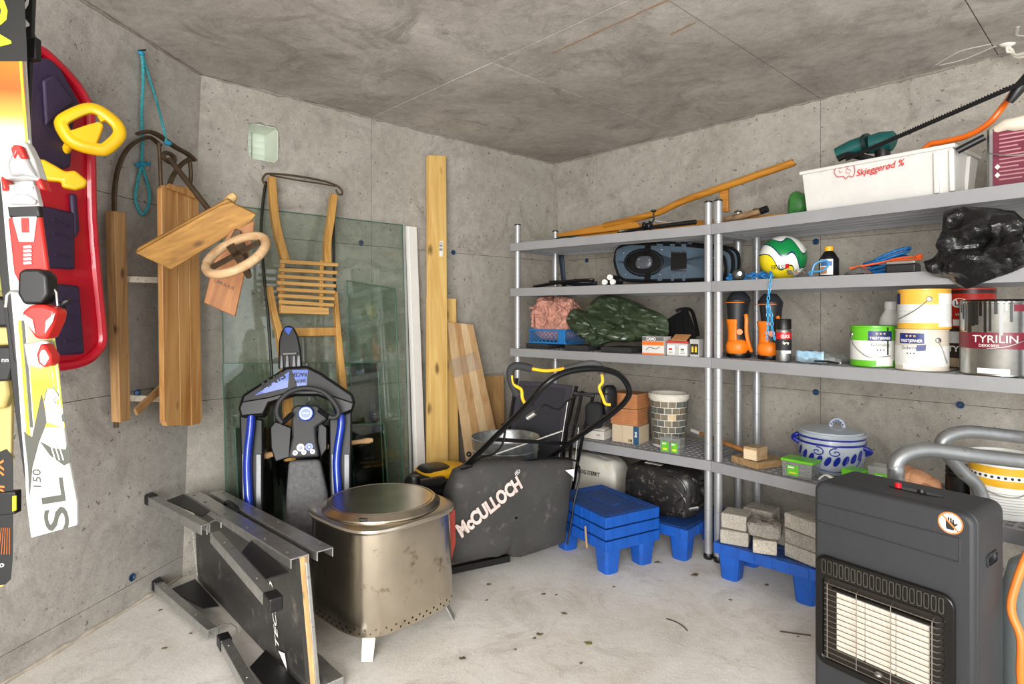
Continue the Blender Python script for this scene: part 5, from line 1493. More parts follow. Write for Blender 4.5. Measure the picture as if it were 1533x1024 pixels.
# ---------------- white fish crate and what is in it
CW = mat('crate_white', srgb(206, 204, 200), .45, var=.06, scale=8, dirt=srgb(196, 190, 180), damt=.1)
pL, pR = sh('R', 1203, .04), sh('R', 1424, .04)
cl = (pR - pL).length
cdir = (pR - pL).normalized()
cq = V((-cdir.y, cdir.x))
if cq.y < 0: cq = -cq
t = thing('plastic_crate', 'white plastic crate with red print standing on the top shelf', 'crate', lift((pL + pR) / 2 + cq * .14, Z1))
c3 = lambda s, q, z: lift(pL + cdir * (s * cl) + cq * q, Z1 + z)
CH, CDp = .186, .29
def cwall(pts):
    return pts
ob_ = [c3(.015, .012, .002), c3(.985, .012, .002), c3(.985, CDp - .012, .002), c3(.015, CDp - .012, .002)]
ib_ = [c3(.03, .022, .002), c3(.97, .022, .002), c3(.97, CDp - .022, .002), c3(.03, CDp - .022, .002)]
ot_ = [c3(-.012, -.004, CH), c3(1.012, -.004, CH), c3(1.012, CDp + .004, CH), c3(-.012, CDp + .004, CH)]
it_ = [c3(.004, .008, CH), c3(.996, .008, CH), c3(.996, CDp - .008, CH), c3(.004, CDp - .008, CH)]
b = MB()
fs_ = []
for k in range(4):
    l = (k + 1) % 4
    fs_ += [(k, l, 8 + l, 8 + k), (4 + l, 4 + k, 12 + k, 12 + l), (8 + k, 8 + l, 12 + l, 12 + k)]
fs_ += [(3, 2, 1, 0), (4, 5, 6, 7)]
b.add(ob_ + ib_ + ot_ + it_, fs_)
tub = b.build('tub', CW, t, 0, .003)
rim_o = [c3(-.026, -.014, CH - .014), c3(1.026, -.014, CH - .014), c3(1.026, CDp + .014, CH - .014), c3(-.026, CDp + .014, CH - .014)]
MB().ring(rim_o, [c3(-.01, -.002, CH - .014), c3(1.01, -.002, CH - .014), c3(1.01, CDp + .002, CH - .014), c3(-.01, CDp + .002, CH - .014)], (0, 0, .016)).build('rim', CW, t, 0, .004)
for s_ in (.90, .99):
    MB().hexa([c3(s_, -.002, .01), c3(s_ + .03, -.002, .01), c3(s_ + .03, .012, .01), c3(s_, .012, .01), c3(s_, -.012, CH - .02), c3(s_ + .03, -.012, CH - .02), c3(s_ + .03, .012, CH - .02), c3(s_, .012, CH - .02)]).build('corner_rib', CW, t, 0, .003)
for q in (.16,):
    MB().hexa([c3(.99, q, .01), c3(1.01, q, .01), c3(1.01, q + .03, .01), c3(.99, q + .03, .01), c3(1.0, q, CH - .02), c3(1.03, q, CH - .02), c3(1.03, q + .03, CH - .02), c3(1.0, q + .03, CH - .02)]).build('end_rib', CW, t, 0, .003)
crf = Fr(c3(0, .0085, 0), V((*cdir, 0)), c3(0, -.004, CH) - c3(0, .012, .002))
RP = mat('red_print', srgb(196, 40, 38), .6, var=.1)
print_on(tub, 'Skjeggerød %', 1283, 264, 1356, 247, .026, crf, .004, RP, .01, .3)
pig = [(1249, 257), (1252, 251), (1258, 252), (1262, 249), (1268, 250), (1277, 247), (1280, 255), (1278, 263), (1274, 265), (1271, 263), (1266, 268), (1263, 264), (1255, 265), (1251, 262)]
MB().tube(spl([crf.px(x, y, .004) for x, y in pig], 3, True), .0014, 5, True).tube([crf.px(*p_, .004) for p_ in ((1268, 252), (1266, 258), (1271, 260), (1274, 255), (1268, 252))], .0009, 4).tube([crf.px(*p_, .004) for p_ in ((1256, 255), (1258, 259), (1261, 256))], .0009, 4).build('emblem', RP, tub)
TEAL = mat('tool_teal', srgb(16, 82, 80), .4, var=.15)
ctr_ = lambda x, y, q: at(x, y, sh('R', x, q).y)
t = thing('hedge_trimmer', 'dark teal power tool lying in the white crate', 'power tool', lift(sh('R', 1300, .4), Z1 + .01))
MB().tube([ctr_(1252, 231, .35), ctr_(1275, 222, .38), ctr_(1298, 214, .4)], [.028, .036, .036], 14).build('handle_housing', TEAL, t)
MB().tube([ctr_(1302, 217, .4), ctr_(1318, 213, .42), ctr_(1336, 211, .44), ctr_(1339, 211, .44)], [.04, .044, .042, .03], 16).build('motor_housing', TEAL, t)
MB().tube([ctr_(1296, 216, .4), ctr_(1302, 214, .4)], .055, 16, flat=.8).build('guard', mat('tool_dark', srgb(18, 40, 42), .4), t)
MB().tube(spl([ctr_(1255, 238, .3), ctr_(1270, 232, .3), ctr_(1290, 235, .3), ctr_(1310, 240, .35)], 4), .014, 8).build('grip', BLACK, t)
MB().tube([ctr_(1320, 216, .42), ctr_(1322, 245, .42), lift(sh('R', 1322, .45), Z1 + .012)], .03, 10).build('body_core', BLACK, t)
t = thing('bow_saw', 'bow saw with an orange tube frame and toothed blade sticking out of the crate', 'saw', lift(sh('R', 1400, .5), Z1 + .01))
s0, s1 = ctr_(1266, 239, .16), at(1545, 118, 2.05)
dn = (s1 - s0).normalized()
upv = V((0, 0, 1)) - dn * dn.z
MB().bar(s0, s1, .0015, .016, upv).build('blade', DARKM, t, 0)
tth = MB()
nt_ = 70
for k in range(nt_):
    p = s0.lerp(s1, (k + .5) / nt_) + upv.normalized() * .008
    tth.prism([p - dn * .0035, p + dn * .0035, p + upv.normalized() * .005], V((0, .001, 0)))
tth.build('teeth', DARKM, t, 0, kind='stuff')
MB().tube(spl([lift(sh('R', 1350, .55), Z1 + .1), ctr_(1385, 222, .52), ctr_(1410, 213, .5), ctr_(1440, 206, .47), ctr_(1465, 195, .44), ctr_(1485, 180, .42), ctr_(1504, 156, .4), at(1520, 134, 2.16), at(1540, 112, 2.12)], 6), .0115, 10).build('bow_tube', mat('saw_orange', srgb(232, 108, 28), .3, coat=.3), t)
MB().tube([at(1511, 153, 2.13), at(1524, 134, 2.11), at(1545, 110, 2.09)], [.012, .02, .02], 10).build('hand_grip', BLACK, t)
MB().tube([at(1433, 226, 2.25), at(1474, 205, 2.2)], .0125, 10).build('tension_lever', BLACK, t)
# maroon canister
MAR = mat('tin_maroon', srgb(104, 24, 48), .4, var=.1, scale=30)
mx = Bx('R', 1548, .35, Z1 + .002, .22, .16, .225, 4)
t = thing('metal_canister', 'maroon metal canister with cream paint spilled over its top', 'canister', mx.p)
bd = mx.mb().build('body', MAR, t, 0, .008)
MB().bar(mx.pt(-.112, -.081, .0), mx.pt(-.112, -.081, .22), .012, .012, (1, 0, 0)).build('corner_seam', STEEL, t, 0)
for k in range(12):
    rect(mx.fr, -.085, -.085 + random.uniform(.05, .1), .19 - k * .0145, .195 - k * .0145, .0008, 'text_line', mat('pale_print', srgb(170, 120, 124), .6), bd)
for k in range(2):
    a_, b_ = -.09, .05 + k * .03
    MB().prism([mx.fr.p(a_ + x, b_ + y, .001) for x, y in ((-.008, 0), (0, -.01), (.008, 0), (0, .01))], mx.fr.n * .0005).build('hazard_mark', INKW, bd, 0)
MB().tube(spl([mx.pt(-.113, -.06, .155), mx.pt(-.11, -.1, .13), mx.pt(-.02, -.11, .105), mx.pt(.08, -.1, .125)], 5), .0022, 6).build('wire_handle', STEEL, t)
MB().ball(mx.pt(-.02, -.02, .225), (.1, .082, .03), 22, 12, mx.R, .7).wob(.012, 22).build('paint_spill', mat('cream_paint', srgb(214, 204, 186), .55, var=.08), t, 60)

# ---------------- second shelf, left unit
SNB = mat('snowshoe_blue', srgb(72, 88, 102), .45, var=.12)
nf = Fr(base('L', 1000, .42, Z2), V((*(UN['L'][1] - UN['L'][0]), 0)), V((0, 0, 1)) + V((*UN['L'][2].normalized(), 0)) * .18)
def snowshoe(label, shift, dy):
    t = thing('snowshoe', label, 'snowshoe', nf.px(1000 + shift, 421 + dy))
    f = lambda x, y, c=0.0: nf.px(x + shift, y + dy, c - abs(shift) * .006)
    ol = spl([f(x, y) for x, y in ((922, 398), (921, 385), (926, 372), (942, 366), (965, 366), (1010, 367), (1060, 371), (1085, 374), (1096, 384), (1096, 408), (1086, 417), (1050, 418), (1000, 420), (950, 420), (930, 416))], 4, True)
    ct = sum(ol, V((0, 0, 0))) / len(ol)
    MB().tube(ol, .0105, 8, True).build('frame', DARKM, t)
    MB().ring([p.lerp(ct, .02) for p in ol], [f(x, y).lerp(f(x, y), 0) for x, y in [(lambda q: (964 + 28 * math.cos(q), 393 + 19 * math.sin(q)))(math.pi - 2 * math.pi * (k - 1) / len(ol)) for k in range(len(ol))]][::1], nf.n * .006).build('deck', SNB, t, 0)
    for x0, x1 in ((983, 993), (1003, 1011), (1020, 1028)):
        for ya, yb in ((365, 376), (409, 421)):
            MB().prism([f(x0, ya, .006), f(x1, ya, .006), f(x1 - 2, yb, .006), f(x0 + 2, yb, .006)], nf.n * .006).build('deck_strap', SNB, t, 0, .002)
    MB().prism([f(x, y, .007) for x, y in ((1005, 377), (1028, 379), (1028, 402), (1004, 405))], nf.n * .002).build('deck_patch', BLACK, t, 0)  # flat black piece laid on the deck
    cr = MB()
    for k in range(7):
        for yy, sg in ((379, -1), (404, 1)):
            cr.prism([f(1005 + k * 3.2, yy, .008), f(1008 + k * 3.2, yy, .008), f(1006.5 + k * 3.2, yy + sg * 3, .02)], nf.n * .002)
    cr.build('crampon_teeth', STEEL, t, 0, kind='stuff')
    MB().prism([f(964 + 27 * math.cos(q_), 393 + 18 * math.sin(q_), .003) for q_ in [k_ * math.pi / 12 for k_ in range(24)]], nf.n * .003).build('deck_oval', BLACK, t, 0)  # flat black oval filling the deck's inner opening
    MB().tube([f(964 + 29 * math.cos(q_), 393 + 20 * math.sin(q_), .01) for q_ in [k_ * math.pi / 12 for k_ in range(24)]], .005, 6, True).build('well_rim', BLACK, t)
    bp = MB().ball(f(964, 393, .012), (.052, .04, .016), 20, 10, nf.R(), .7).build('binding_plate', mat('binding_grey', srgb(96, 100, 106), .35, .4), t)
    for x, y in ((956, 388), (972, 389), (956, 400), (973, 397)):
        MB().ball(f(x, y, .028), .006, 8, 6).build('rivet', STEEL, bp)
    for ya, yb in ((366, 378), (408, 420)):
        MB().prism([f(967, ya, .008), f(975, ya, .008), f(973, yb, .02), f(965, yb, .02)], nf.n * .006).build('binding_strap', BLACK, t, 0)
    for x, y in ((934, 379), (937, 411), (991, 374), (988, 411), (1068, 386), (1066, 406)):
        MB().ball(f(x, y, .01), (.006, .006, .005), 8, 6).build('rivet', STEEL, t)
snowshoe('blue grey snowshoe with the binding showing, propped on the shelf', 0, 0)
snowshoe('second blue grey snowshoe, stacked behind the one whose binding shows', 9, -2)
t = thing('swim_fin', 'pair of long black flat fins lying flat on the shelf', 'fins', base('L', 850, .25, Z2))
MB().grid(10, 4, lambda a, b: base('L', 798 + 92 * a, .06 + .28 * b, Z2 + .008 + .028 * a + .012 * math.sin(3 * a))).build('blade', BLACK, t, 60, solid=.014)
MB().grid(10, 4, lambda a, b: base('L', 822 + 72 * a, .36 + .28 * b, Z2 + .03 + .012 * math.sin(5 * a + 1))).build('blade', mat('fin_dark_blue', srgb(24, 30, 42), .5), t, 60, solid=.018)
for x, q, z, wh_ in ((906, .0, .018, 'lying by the fins'), (918, .0, .018, 'lying next to the snowshoe'), (914, .03, .046, 'resting on the other two')):
    p = base('L', x, q, Z2 + z)
    d_ = V((*UN['L'][2].normalized(), 0))
    o = thing('trekking_pole', 'dark pole with a round white end cap, ' + wh_, 'pole', p, 0, 'poles on the second shelf')
    MB().tube([p, p + d_ * .09], .0125, 10).build('shaft', BLACK, o)
    MB().lathe([(.0155, -.008), (.0165, 0), (.0155, .008), (.0045, .008), (.004, -.004), (.001, -.004)], p - d_ * .004, 14, V((0, 0, 1)).rotation_difference(-d_).to_matrix()).build('end_cap', INKW, o)
t = thing('hanging_strap', 'dark blue strap hanging beside the back post in the corner', 'strap', base('L', 846, .8, Z2))
MB().grid(2, 6, lambda a, b: base('L', 836 + 8 * a + 6 * b * (1 - a * .3), .75, Z1 - .06 - .225 * b)).build('band', mat('strap_blue', srgb(36, 46, 62), .7), t, 60, solid=.004)

# ---------------- second shelf, right unit
p = base('R', 1172, .42, Z2)
r_ = m_(33.5, p)
def ballmat():
    m, nt, b = _nt('football_print')
    tc = N(nt, 'ShaderNodeTexCoord')
    sx = N(nt, 'ShaderNodeSeparateXYZ')
    L(nt, tc.outputs['Object'], sx.inputs[0])
    nz = N(nt, 'ShaderNodeTexWave', i_Scale=3.2, i_Distortion=.4)
    nz.bands_direction = 'X'
    L(nt, tc.outputs['Object'], nz.inputs[0])
    md = N(nt, 'ShaderNodeMath', operation='MULTIPLY_ADD')
    L(nt, nz.outputs[1], md.inputs[0])
    md.inputs[1].default_value = .045
    ad = N(nt, 'ShaderNodeMath', operation='MULTIPLY_ADD')
    L(nt, sx.outputs[0], ad.inputs[0])
    ad.inputs[1].default_value = .6
    L(nt, sx.outputs[2], ad.inputs[2])
    L(nt, ad.outputs[0], md.inputs[2])
    mr = N(nt, 'ShaderNodeMapRange')
    mr.inputs[1].default_value, mr.inputs[2].default_value = -.06, .24
    sub = N(nt, 'ShaderNodeMath', operation='ADD')
    sub.inputs[1].default_value = .0
    L(nt, md.outputs[0], sub.inputs[0])
    L(nt, sub.outputs[0], mr.inputs[0])
    r = N(nt, 'ShaderNodeValToRGB')
    r.color_ramp.interpolation = 'CONSTANT'
    stops = [(0, srgb(236, 212, 30)), (.40, srgb(24, 60, 50)), (.42, srgb(232, 234, 226)), (.60, srgb(26, 40, 96)), (.63, srgb(20, 128, 66)), (.85, srgb(26, 40, 96)), (.87, srgb(230, 232, 224))]
    el = r.color_ramp.elements
    for k, (q, c) in enumerate(stops):
        e_ = el[k] if k < 2 else el.new(q)
        e_.position, e_.color = q, c4(c)
    L(nt, mr.outputs[0], r.inputs[0])
    L(nt, r.outputs[0], b.inputs['Base Color'])
    b.inputs['Roughness'].default_value = .25
    b.inputs['Coat Weight'].default_value = .3
    return m
t = thing('football', 'shiny ball printed in green, white and yellow waves', 'ball', p)
MB().ball((0, 0, r_), r_, 36, 22).v
bm_ = MB().ball(p + V((0, 0, r_ + .001)), r_, 36, 22)
bo = bm_.build('ball', ballmat(), t, 180)
to = (V((0, 0, CZ)) - (p + V((0, 0, r_))))
to.z = 0
to.normalize()
rt = V((-to.y, to.x, 0))
def onball(x, y):
    a, e_ = x / r_, y / r_
    return p + V((0, 0, r_)) + (to * math.cos(a) * math.cos(e_) + rt * math.sin(a) * math.cos(e_) + V((0, 0, 1)) * math.sin(e_)) * (r_ + .001)
txt('lettering', 'BRASIL', .022, lambda x, y: onball(x - .02, y - .062), mat('ball_ink', srgb(30, 70, 60), .5), bo, .0, .2, 1, .08)
MB().prism([onball(x, y) for x, y in ((.012, -.058), (.03, -.058), (.03, -.036), (.012, -.036))], to * .003).build('tag', RED, bo, 0)
# black wheel-like end beside the post
p = base('R', 1083, .3, Z2)
MB().ball(p + V((0, 0, .072)), (.02, .045, .072), 18, 12, rz(-20)).build('round_pad', BLACK, None, 60, label='rounded black pad peeking out beside the silver post', cat='gear', org=p)
t = thing('ratchet_strap', 'grey ratchet buckle with blue webbing', 'strap', base('R', 1112, .12, Z2))
q = base('R', 1105, .12, Z2)
MB().ball(q + V((0, 0, .031)), (.03, .03, .028), 14, 10, None, .7).build('buckle', mat('buckle_grey', srgb(74, 74, 74), .5, .4), t)
MB().lathe([(.01, 0), (.01, .01)], q + V((-.004, -.03, .035)), 12, V((0, 0, 1)).rotation_difference(V((-.3, -1, 0))).to_matrix()).build('pivot', STEEL, t)
BLR = mat('rope_blue', srgb(28, 110, 176), .7, var=.3, scale=80, bump=.5, bscale=200)
random.seed(3)
for k in range(5):
    c = base('R', 1098 + k * 12, .1 + .05 * (k % 2), Z2 + .012)
    MB().tube(spl([c + V((random.uniform(-.028, .028), random.uniform(-.02, .02), random.uniform(-.006, .026))) for _ in range(7)], 4, True), .006, 6, True).build('webbing', BLR, t)
t = thing('blue_chain', 'light blue link chain hanging down over the shelf edge', 'chain', base('R', 1152, -.06, Z3 + .1))
CHB = mat('chain_blue', srgb(60, 156, 206), .35, var=.15)
path = spl([base('R', 1158, .04, Z2 + .013), base('R', 1155, -.1, Z2 + .015), base('R', 1152, -.14, Z2 - .05), base('R', 1149, -.12, Z2 - .13), base('R', 1150, -.12, Z2 - .2), base('R', 1148, -.12, Z2 - .28)], 5)
path2 = spl([base('R', 1150, -.12, Z2 - .12), base('R', 1155, -.12, Z2 - .17), base('R', 1156, -.12, Z2 - .23), base('R', 1160, -.12, Z2 - .28)], 5)
def chain(P, par, step=.019):
    acc, last, k = 0, P[0], 0
    pts = [P[0]]
    for a, b in zip(P, P[1:]):
        d = (b - a).length
        n = max(1, int(d / .002))
        for j in range(n):
            q = a.lerp(b, (j + 1) / n)
            if (q - pts[-1]).length >= step:
                pts.append(q)
    for k in range(len(pts) - 1):
        a, b = pts[k], pts[k + 1]
        d = (b - a).normalized()
        s_ = d.cross(V((.6, -.8, 0)) if k % 2 else V((.8, .6, .02)))
        s_.normalize()
        c = (a + b) / 2
        MB().tube([c + d * math.cos(q) * .0125 + s_ * math.sin(q) * .0062 for q in [i * math.pi / 5 for i in range(10)]], .0022, 5, True).build('link', CHB, par)
chain(path, t)
chain(path2, t)
# black bottle with a yellow cap
p = base('R', 1241, .4, Z2)
r_ = m_(13.5, p)
t = thing('oil_bottle', 'black plastic bottle with a yellow cap and white label', 'bottle', p)
MB().lathe([(r_ * .9, .002), (r_, .01), (r_, .088), (r_ * .55, .118), (r_ * .38, .125), (r_ * .38, .13), (.002, .13)], p, 24).build('body', BLACK, t)
MB().lathe([(r_ * .44, .124), (r_ * .46, .143), (r_ * .4, .146), (.002, .146)], p, 20).build('cap', mat('cap_yellow', srgb(240, 170, 20), .4), t)
def cyl(p, r, ang0=0.0):
    to = V((-p.x, -p.y, 0)).normalized()
    rt = V((-to.y, to.x, 0))
    def fn(x, y):
        a = x / r + ang0
        return p + (to * math.cos(a) + rt * math.sin(a)) * r + V((0, 0, y))
    return fn
def patch(p, r, a0, a1, z0, z1, name, m, par, r1=None):
    f = cyl(p, r)
    f1 = cyl(p, r1 or r)
    return MB().grid(max(3, int(abs(a1 - a0) / .12)), 2, lambda a, b: (f if b < .5 else f1)(((a0 + (a1 - a0) * a)) * (r if b < .5 else (r1 or r)), z0 + (z1 - z0) * b)).build(name, m, par, 60)
lb = patch(p, r_ + .0006, -1.0, .4, .014, .085, 'label', INKW, t)
patch(p, r_ + .001, -.9, .3, .055, .075, 'label_band', mat('label_blue', srgb(70, 110, 170), .5), lb)
patch(p, r_ + .001, -.9, -.2, .02, .05, 'label_patch', mat('label_tan', srgb(190, 130, 90), .5), lb)
t = thing('blue_hose', 'thin translucent blue tubing coiled before the black bottle', 'hose', base('R', 1225, .15, Z2))
MB().tube(spl([base('R', 1215, .12, Z2 + .01), base('R', 1220, .12, Z2 + .06), base('R', 1236, .15, Z2 + .075), base('R', 1240, .15, Z2 + .055), base('R', 1232, .12, Z2 + .03), base('R', 1212, .1, Z2 + .025), base('R', 1213, .06, Z2 + .01)], 6), .0045, 6).build('tube', mat('tube_blue', srgb(70, 150, 200), .3), t)
t = thing('plastic_wrapper', 'crumpled clear and silver wrapper lying before the ball', 'wrapper', base('R', 1190, .15, Z2))
MB().grid(12, 5, lambda a, b: base('R', 1178 + 26 * a, .0 + .12 * b, Z2 + .028 + .014 * math.sin(a * 8 + b * 3))).wob(.008, 60).build('film', glassy('silver_film', (.9, .88, .84), .15, 2.5, .35, (.7, .66, .6)), t, 30, solid=.001)
t = thing('rope_coil', 'coil of blue rope lying behind the cord reel', 'rope', base('R', 1325, .5, Z2))
for k in range(9):
    q = base('R', 1325 + (k % 3) * 4, .5, Z2 + .022 + .008 * k)
    MB().tube([q + rz(ANG['R']) @ V((math.cos(a) * (.105 - .004 * k), math.sin(a) * .05, .012 * math.sin(a + k) + .02 * math.cos(a) * (k / 9))) for a in [i * math.pi / 12 for i in range(24)]], .0065, 6, True).build('turn', BLR, t)
t = thing('orange_cord', 'orange cord wound over a clear bag of fittings', 'cord', base('R', 1290, .25, Z2))
ORC = mat('cord_orange', srgb(238, 98, 34), .5, var=.1)
MB().tube(spl([base('R', 1275, .2, Z2 + .035), base('R', 1295, .25, Z2 + .045), base('R', 1320, .3, Z2 + .055), base('R', 1345, .3, Z2 + .068), base('R', 1372, .3, Z2 + .07), base('R', 1380, .25, Z2 + .06), base('R', 1366, .25, Z2 + .058), base('R', 1335, .28, Z2 + .06)], 6), .004, 6).build('strand', ORC, t)
MB().tube(spl([base('R', 1272, .18, Z2 + .034), base('R', 1288, .2, Z2 + .04), base('R', 1296, .15, Z2 + .025), base('R', 1302, .1, Z2 + .006)], 6), .004, 6).build('strand', ORC, t)
for k in range(4):
    MB().ball(base('R', 1374 + 3 * (k % 2), .28, Z2 + .062 + .004 * k), (.012, .012, .006), 8, 6).build('knot', ORC, t)
MB().grid(12, 6, lambda a, b: base('R', 1264 + 44 * a, .02 + .3 * b, Z2 + .006 + .032 * math.sin(a * math.pi) * math.sin(b * math.pi) ** .5)).wob(.006, 60).build('clear_bag', CLEAR, t, 40, solid=.001)
random.seed(12)
for k in range(9):
    q = base('R', 1270 + random.uniform(0, 32), .1 + random.uniform(0, .2), Z2 + .012)
    MB().tube([q + V((math.cos(a) * .014, math.sin(a) * .012, .004 * math.sin(2 * a))) for a in [i * math.pi / 5 for i in range(10)]], .003, 5, True).build('fitting', mat('fitting_green', srgb(70, 100, 80), .4, .3) if k % 3 else STEEL, t)
bx = Bx('R', 1352, .18, Z2, .105, .09, .038, 6)
t = thing('tool_case', 'flat black case with a steel lid under the orange cord', 'case', bx.p)
bx.mb().build('body', BLACK, t, 0, .006)
bx.mb(-.006, .038, .05).build('lid', mat('case_lid', srgb(150, 146, 140), .35, .6), t, 0, .003)
# crumpled black sack over the end of the shelf
BSK = mat('black_sack', srgb(16, 16, 17), .28, var=.3, scale=20, bump=.9, bscale=28)
t = thing('black_sack', 'crumpled glossy black plastic sack spilling over the shelf edge', 'sack', base('R', 1460, .2, Z2))
from mathutils import noise as _nz
SF2 = Fr(base('R', 1460, -.12, Z2), V((*(UN['R'][1] - UN['R'][0]), 0)), (0, 0, 1))
def resamp(pts, n):
    P = [V((*SF2.ab(x, y), 0)) for x, y in pts]
    ln = [0]
    for a, b in zip(P, P[1:]): ln.append(ln[-1] + (b - a).length)
    out = []
    for k in range(n):
        q = ln[-1] * k / (n - 1)
        i = max(i for i in range(len(P) - 1) if ln[i] <= q + 1e-9)
        out.append(P[i].lerp(P[i + 1], (q - ln[i]) / (ln[i + 1] - ln[i])))
    return out
NS = 56
tps = resamp([(1382, 393), (1396, 388), (1411, 382), (1415, 352), (1414, 330), (1417, 313), (1436, 307), (1470, 311), (1500, 313), (1520, 316), (1540, 330)], NS)
bts = resamp([(1382, 394), (1386, 406), (1400, 413), (1420, 417), (1436, 430), (1446, 433), (1470, 424), (1500, 413), (1525, 403), (1538, 398), (1542, 380)], NS)
def sackf(i, j):
    k = min(NS - 1, int(round(i * (NS - 1))))
    w_ = tps[k].lerp(bts[k], j)
    body = math.sin(math.pi * j) ** .6 * min(1, (i + .02) * 7)
    c = .085 * body
    fold = .016 * math.sin(w_.y * 62 - w_.x * 20) + .012 * math.sin(w_.y * 34 + w_.x * 26 + 1) if 0 < j < 1 else 0
    pt = SF2.p(w_.x, w_.y, c + fold * body)
    return pt + (_nz.noise_vector(pt * 18) * .014 + _nz.noise_vector(pt * 46) * .007) * min(1, body + .3)
def sackb(i, j):
    k = min(NS - 1, int(round(i * (NS - 1))))
    w_ = tps[k].lerp(bts[k], j)
    pt = SF2.p(w_.x, w_.y, -.05 * math.sin(math.pi * j) * min(1, (i + .02) * 7))
    return pt + (_nz.noise_vector(SF2.p(w_.x, w_.y, 0) * 18) * .014 + _nz.noise_vector(SF2.p(w_.x, w_.y, 0) * 46) * .007) * .3
MB().grid(NS, 26, sackf).grid(NS, 10, sackb).build('sack', BSK, t, 32)

# ---------------- third shelf, left unit
CRB = mat('crate_blue', srgb(26, 110, 176), .4, var=.08)
cb = Bx('L', 834, .45, Z3 + .0315, .285, .22, .085, 0)
t = thing('blue_basket', 'blue plastic lattice basket on the third shelf', 'basket', cb.p)
def lattice(fr, w_, h_):
    m = MB()
    n = int(w_ / .03)
    for k in range(-4, n + 1):
        for sg in (-1, 1):
            xa = -w_ / 2 + k * .03
            xb = xa + h_ * 1.0
            if sg < 0: xa, xb = xb, xa
            z0, z1 = .006, h_ - .006
            lo, hi = -w_ / 2, w_ / 2
            def clip(xa, z0, xb, z1):
                if xa == xb: return None
                tt = [0, 1]
                ts = sorted(((lo - xa) / (xb - xa), (hi - xa) / (xb - xa)))
                t0, t1 = max(0, ts[0]), min(1, ts[1])
                if t0 >= t1: return None
                return (xa + (xb - xa) * t0, z0 + (z1 - z0) * t0, xa + (xb - xa) * t1, z0 + (z1 - z0) * t1)
            c = clip(xa, z0, xb, z1)
            if c: m.bar(fr.p(c[0], c[1], -.003), fr.p(c[2], c[3], -.003), .003, .003, fr.n)
    return m
for fr_, w_ in ((cb.fr, cb.w), (cb.fl, cb.d), (cb.ri, cb.d)):
    lattice(fr_, w_, cb.h).build('lattice_side', CRB, t, 0, kind='stuff')
    MB().bar(fr_.p(-w_ / 2, cb.h, -.003), fr_.p(w_ / 2, cb.h, -.003), .01, .012).bar(fr_.p(-w_ / 2, .005, -.003), fr_.p(w_ / 2, .005, -.003), .008, .012).build('rim', CRB, t, 0, .002)
cb.mb(-.004, .0, .006).build('bottom', CRB, t, 0)
MB().box(cb.pt(cb.w / 2 - .03, -cb.d / 2 + .001, cb.h / 2), (.05, .006, cb.h), cb.R).build('handle_plate', CRB, t, 0, .002)
PNK = mat('pink_net', srgb(206, 150, 132), .9, var=.35, scale=26, bump=1.0, bscale=110, dirt=srgb(150, 86, 70), damt=.35)
t = thing('pink_net', 'bundle of salmon pink netting heaped in the blue basket', 'net', cb.pt(0, 0, .012))
def netf(a, b):
    th, ph = 2 * math.pi * a, math.pi * (.01 + .98 * b) - math.pi / 2
    x, y, z = .165 * math.copysign(abs(math.cos(th)) ** .6, math.cos(th)) * math.cos(ph) ** .5, .10 * math.copysign(abs(math.sin(th)) ** .6, math.sin(th)) * math.cos(ph) ** .5, .135 * math.sin(ph)
    pt = cb.pt(x, y, .15 + z)
    nz = _nz.noise_vector(pt * 15) * .034 + _nz.noise_vector(pt * 38) * .02 + _nz.noise_vector(pt * 90) * .008
    if z < 0:
        k = max(.0, 1 + z / .12 * 1.4)
        nz = nz * k
    q = cb.R.transposed() @ (pt + nz - cb.p)
    if q.z < .105:                                  # inside the basket
        q.x, q.y = max(-.132, min(.132, q.x)), max(-.098, min(.098, q.y))
    q.z = max(.009, q.z)
    return cb.pt(q.x, q.y, q.z)
MB().grid(96, 50, netf, True).build('netting', PNK, t, 180)
for k in range(3):
    random.seed(30 + k)
    MB().tube(spl([cb.pt(-.10 + .1 * k + random.uniform(-.02, .02), -.125 + random.uniform(-.02, .02), .112 + .03 * i + random.uniform(-.01, .02)) for i in range(5)], 5), [.006 + .004 * math.sin(i) ** 2 for i in range(21)], 7).build('rope_edge', PNK, t)
TRP = mat('tarp_green', srgb(52, 64, 44), .36, var=.2, scale=12, bump=.25, bscale=40, coat=.15)
t = thing('tarpaulin', 'folded dark green tarpaulin lying on the third shelf', 'tarpaulin', base('L', 925, .3, Z3 + .03))
TF = Fr(base('L', 925, .25, Z3), V((*(UN['L'][1] - UN['L'][0]), 0)), (0, 0, 1))
def lobe(outl, c0, amp, seed, name):
    P = spl([V((*TF.ab(x, y), 0)) for x, y in outl], 7, True)
    ct = sum(P, V((0, 0, 0))) / len(P)
    def f(i, j):
        q = P[int(round(i * len(P))) % len(P)]
        ks = [.02, .16, .3, .44, .58, .7, .8, .89, .97, 1.0, .96, .7, .02]
        cs_ = [1, .99, .96, .91, .83, .72, .6, .45, .22, 0, -.3, -.8, -1]
        k = ks[int(round(j * 12))]
        c = cs_[int(round(j * 12))] * .06
        w_ = ct.lerp(q, k)
        pt = TF.p(w_.x, w_.y, c0 + c + (.012 * math.sin(w_.x * 34 + w_.y * 40 + seed) if j < .5 else 0))
        n_ = _nz.noise_vector(pt * 14 + V((seed, 0, 0))) * amp
        if 0 < j < .6:
            for fq, am in ((9, .085), (21, .04)):
                nn_ = abs(_nz.noise(V((w_.x * fq + seed, w_.y * fq * 1.7, seed * 3.1))))
                n_ += TF.n * (am * (.25 - nn_))
        n_.z *= .4
        return pt + n_
    MB().grid(len(P), 13, f, True).build(name, TRP, t, 24)
lobe([(868, 474), (884, 447), (904, 441), (930, 446), (960, 459), (988, 473), (993, 490), (988, 508), (940, 512), (895, 500)], -.05, .012, 1, 'fold')
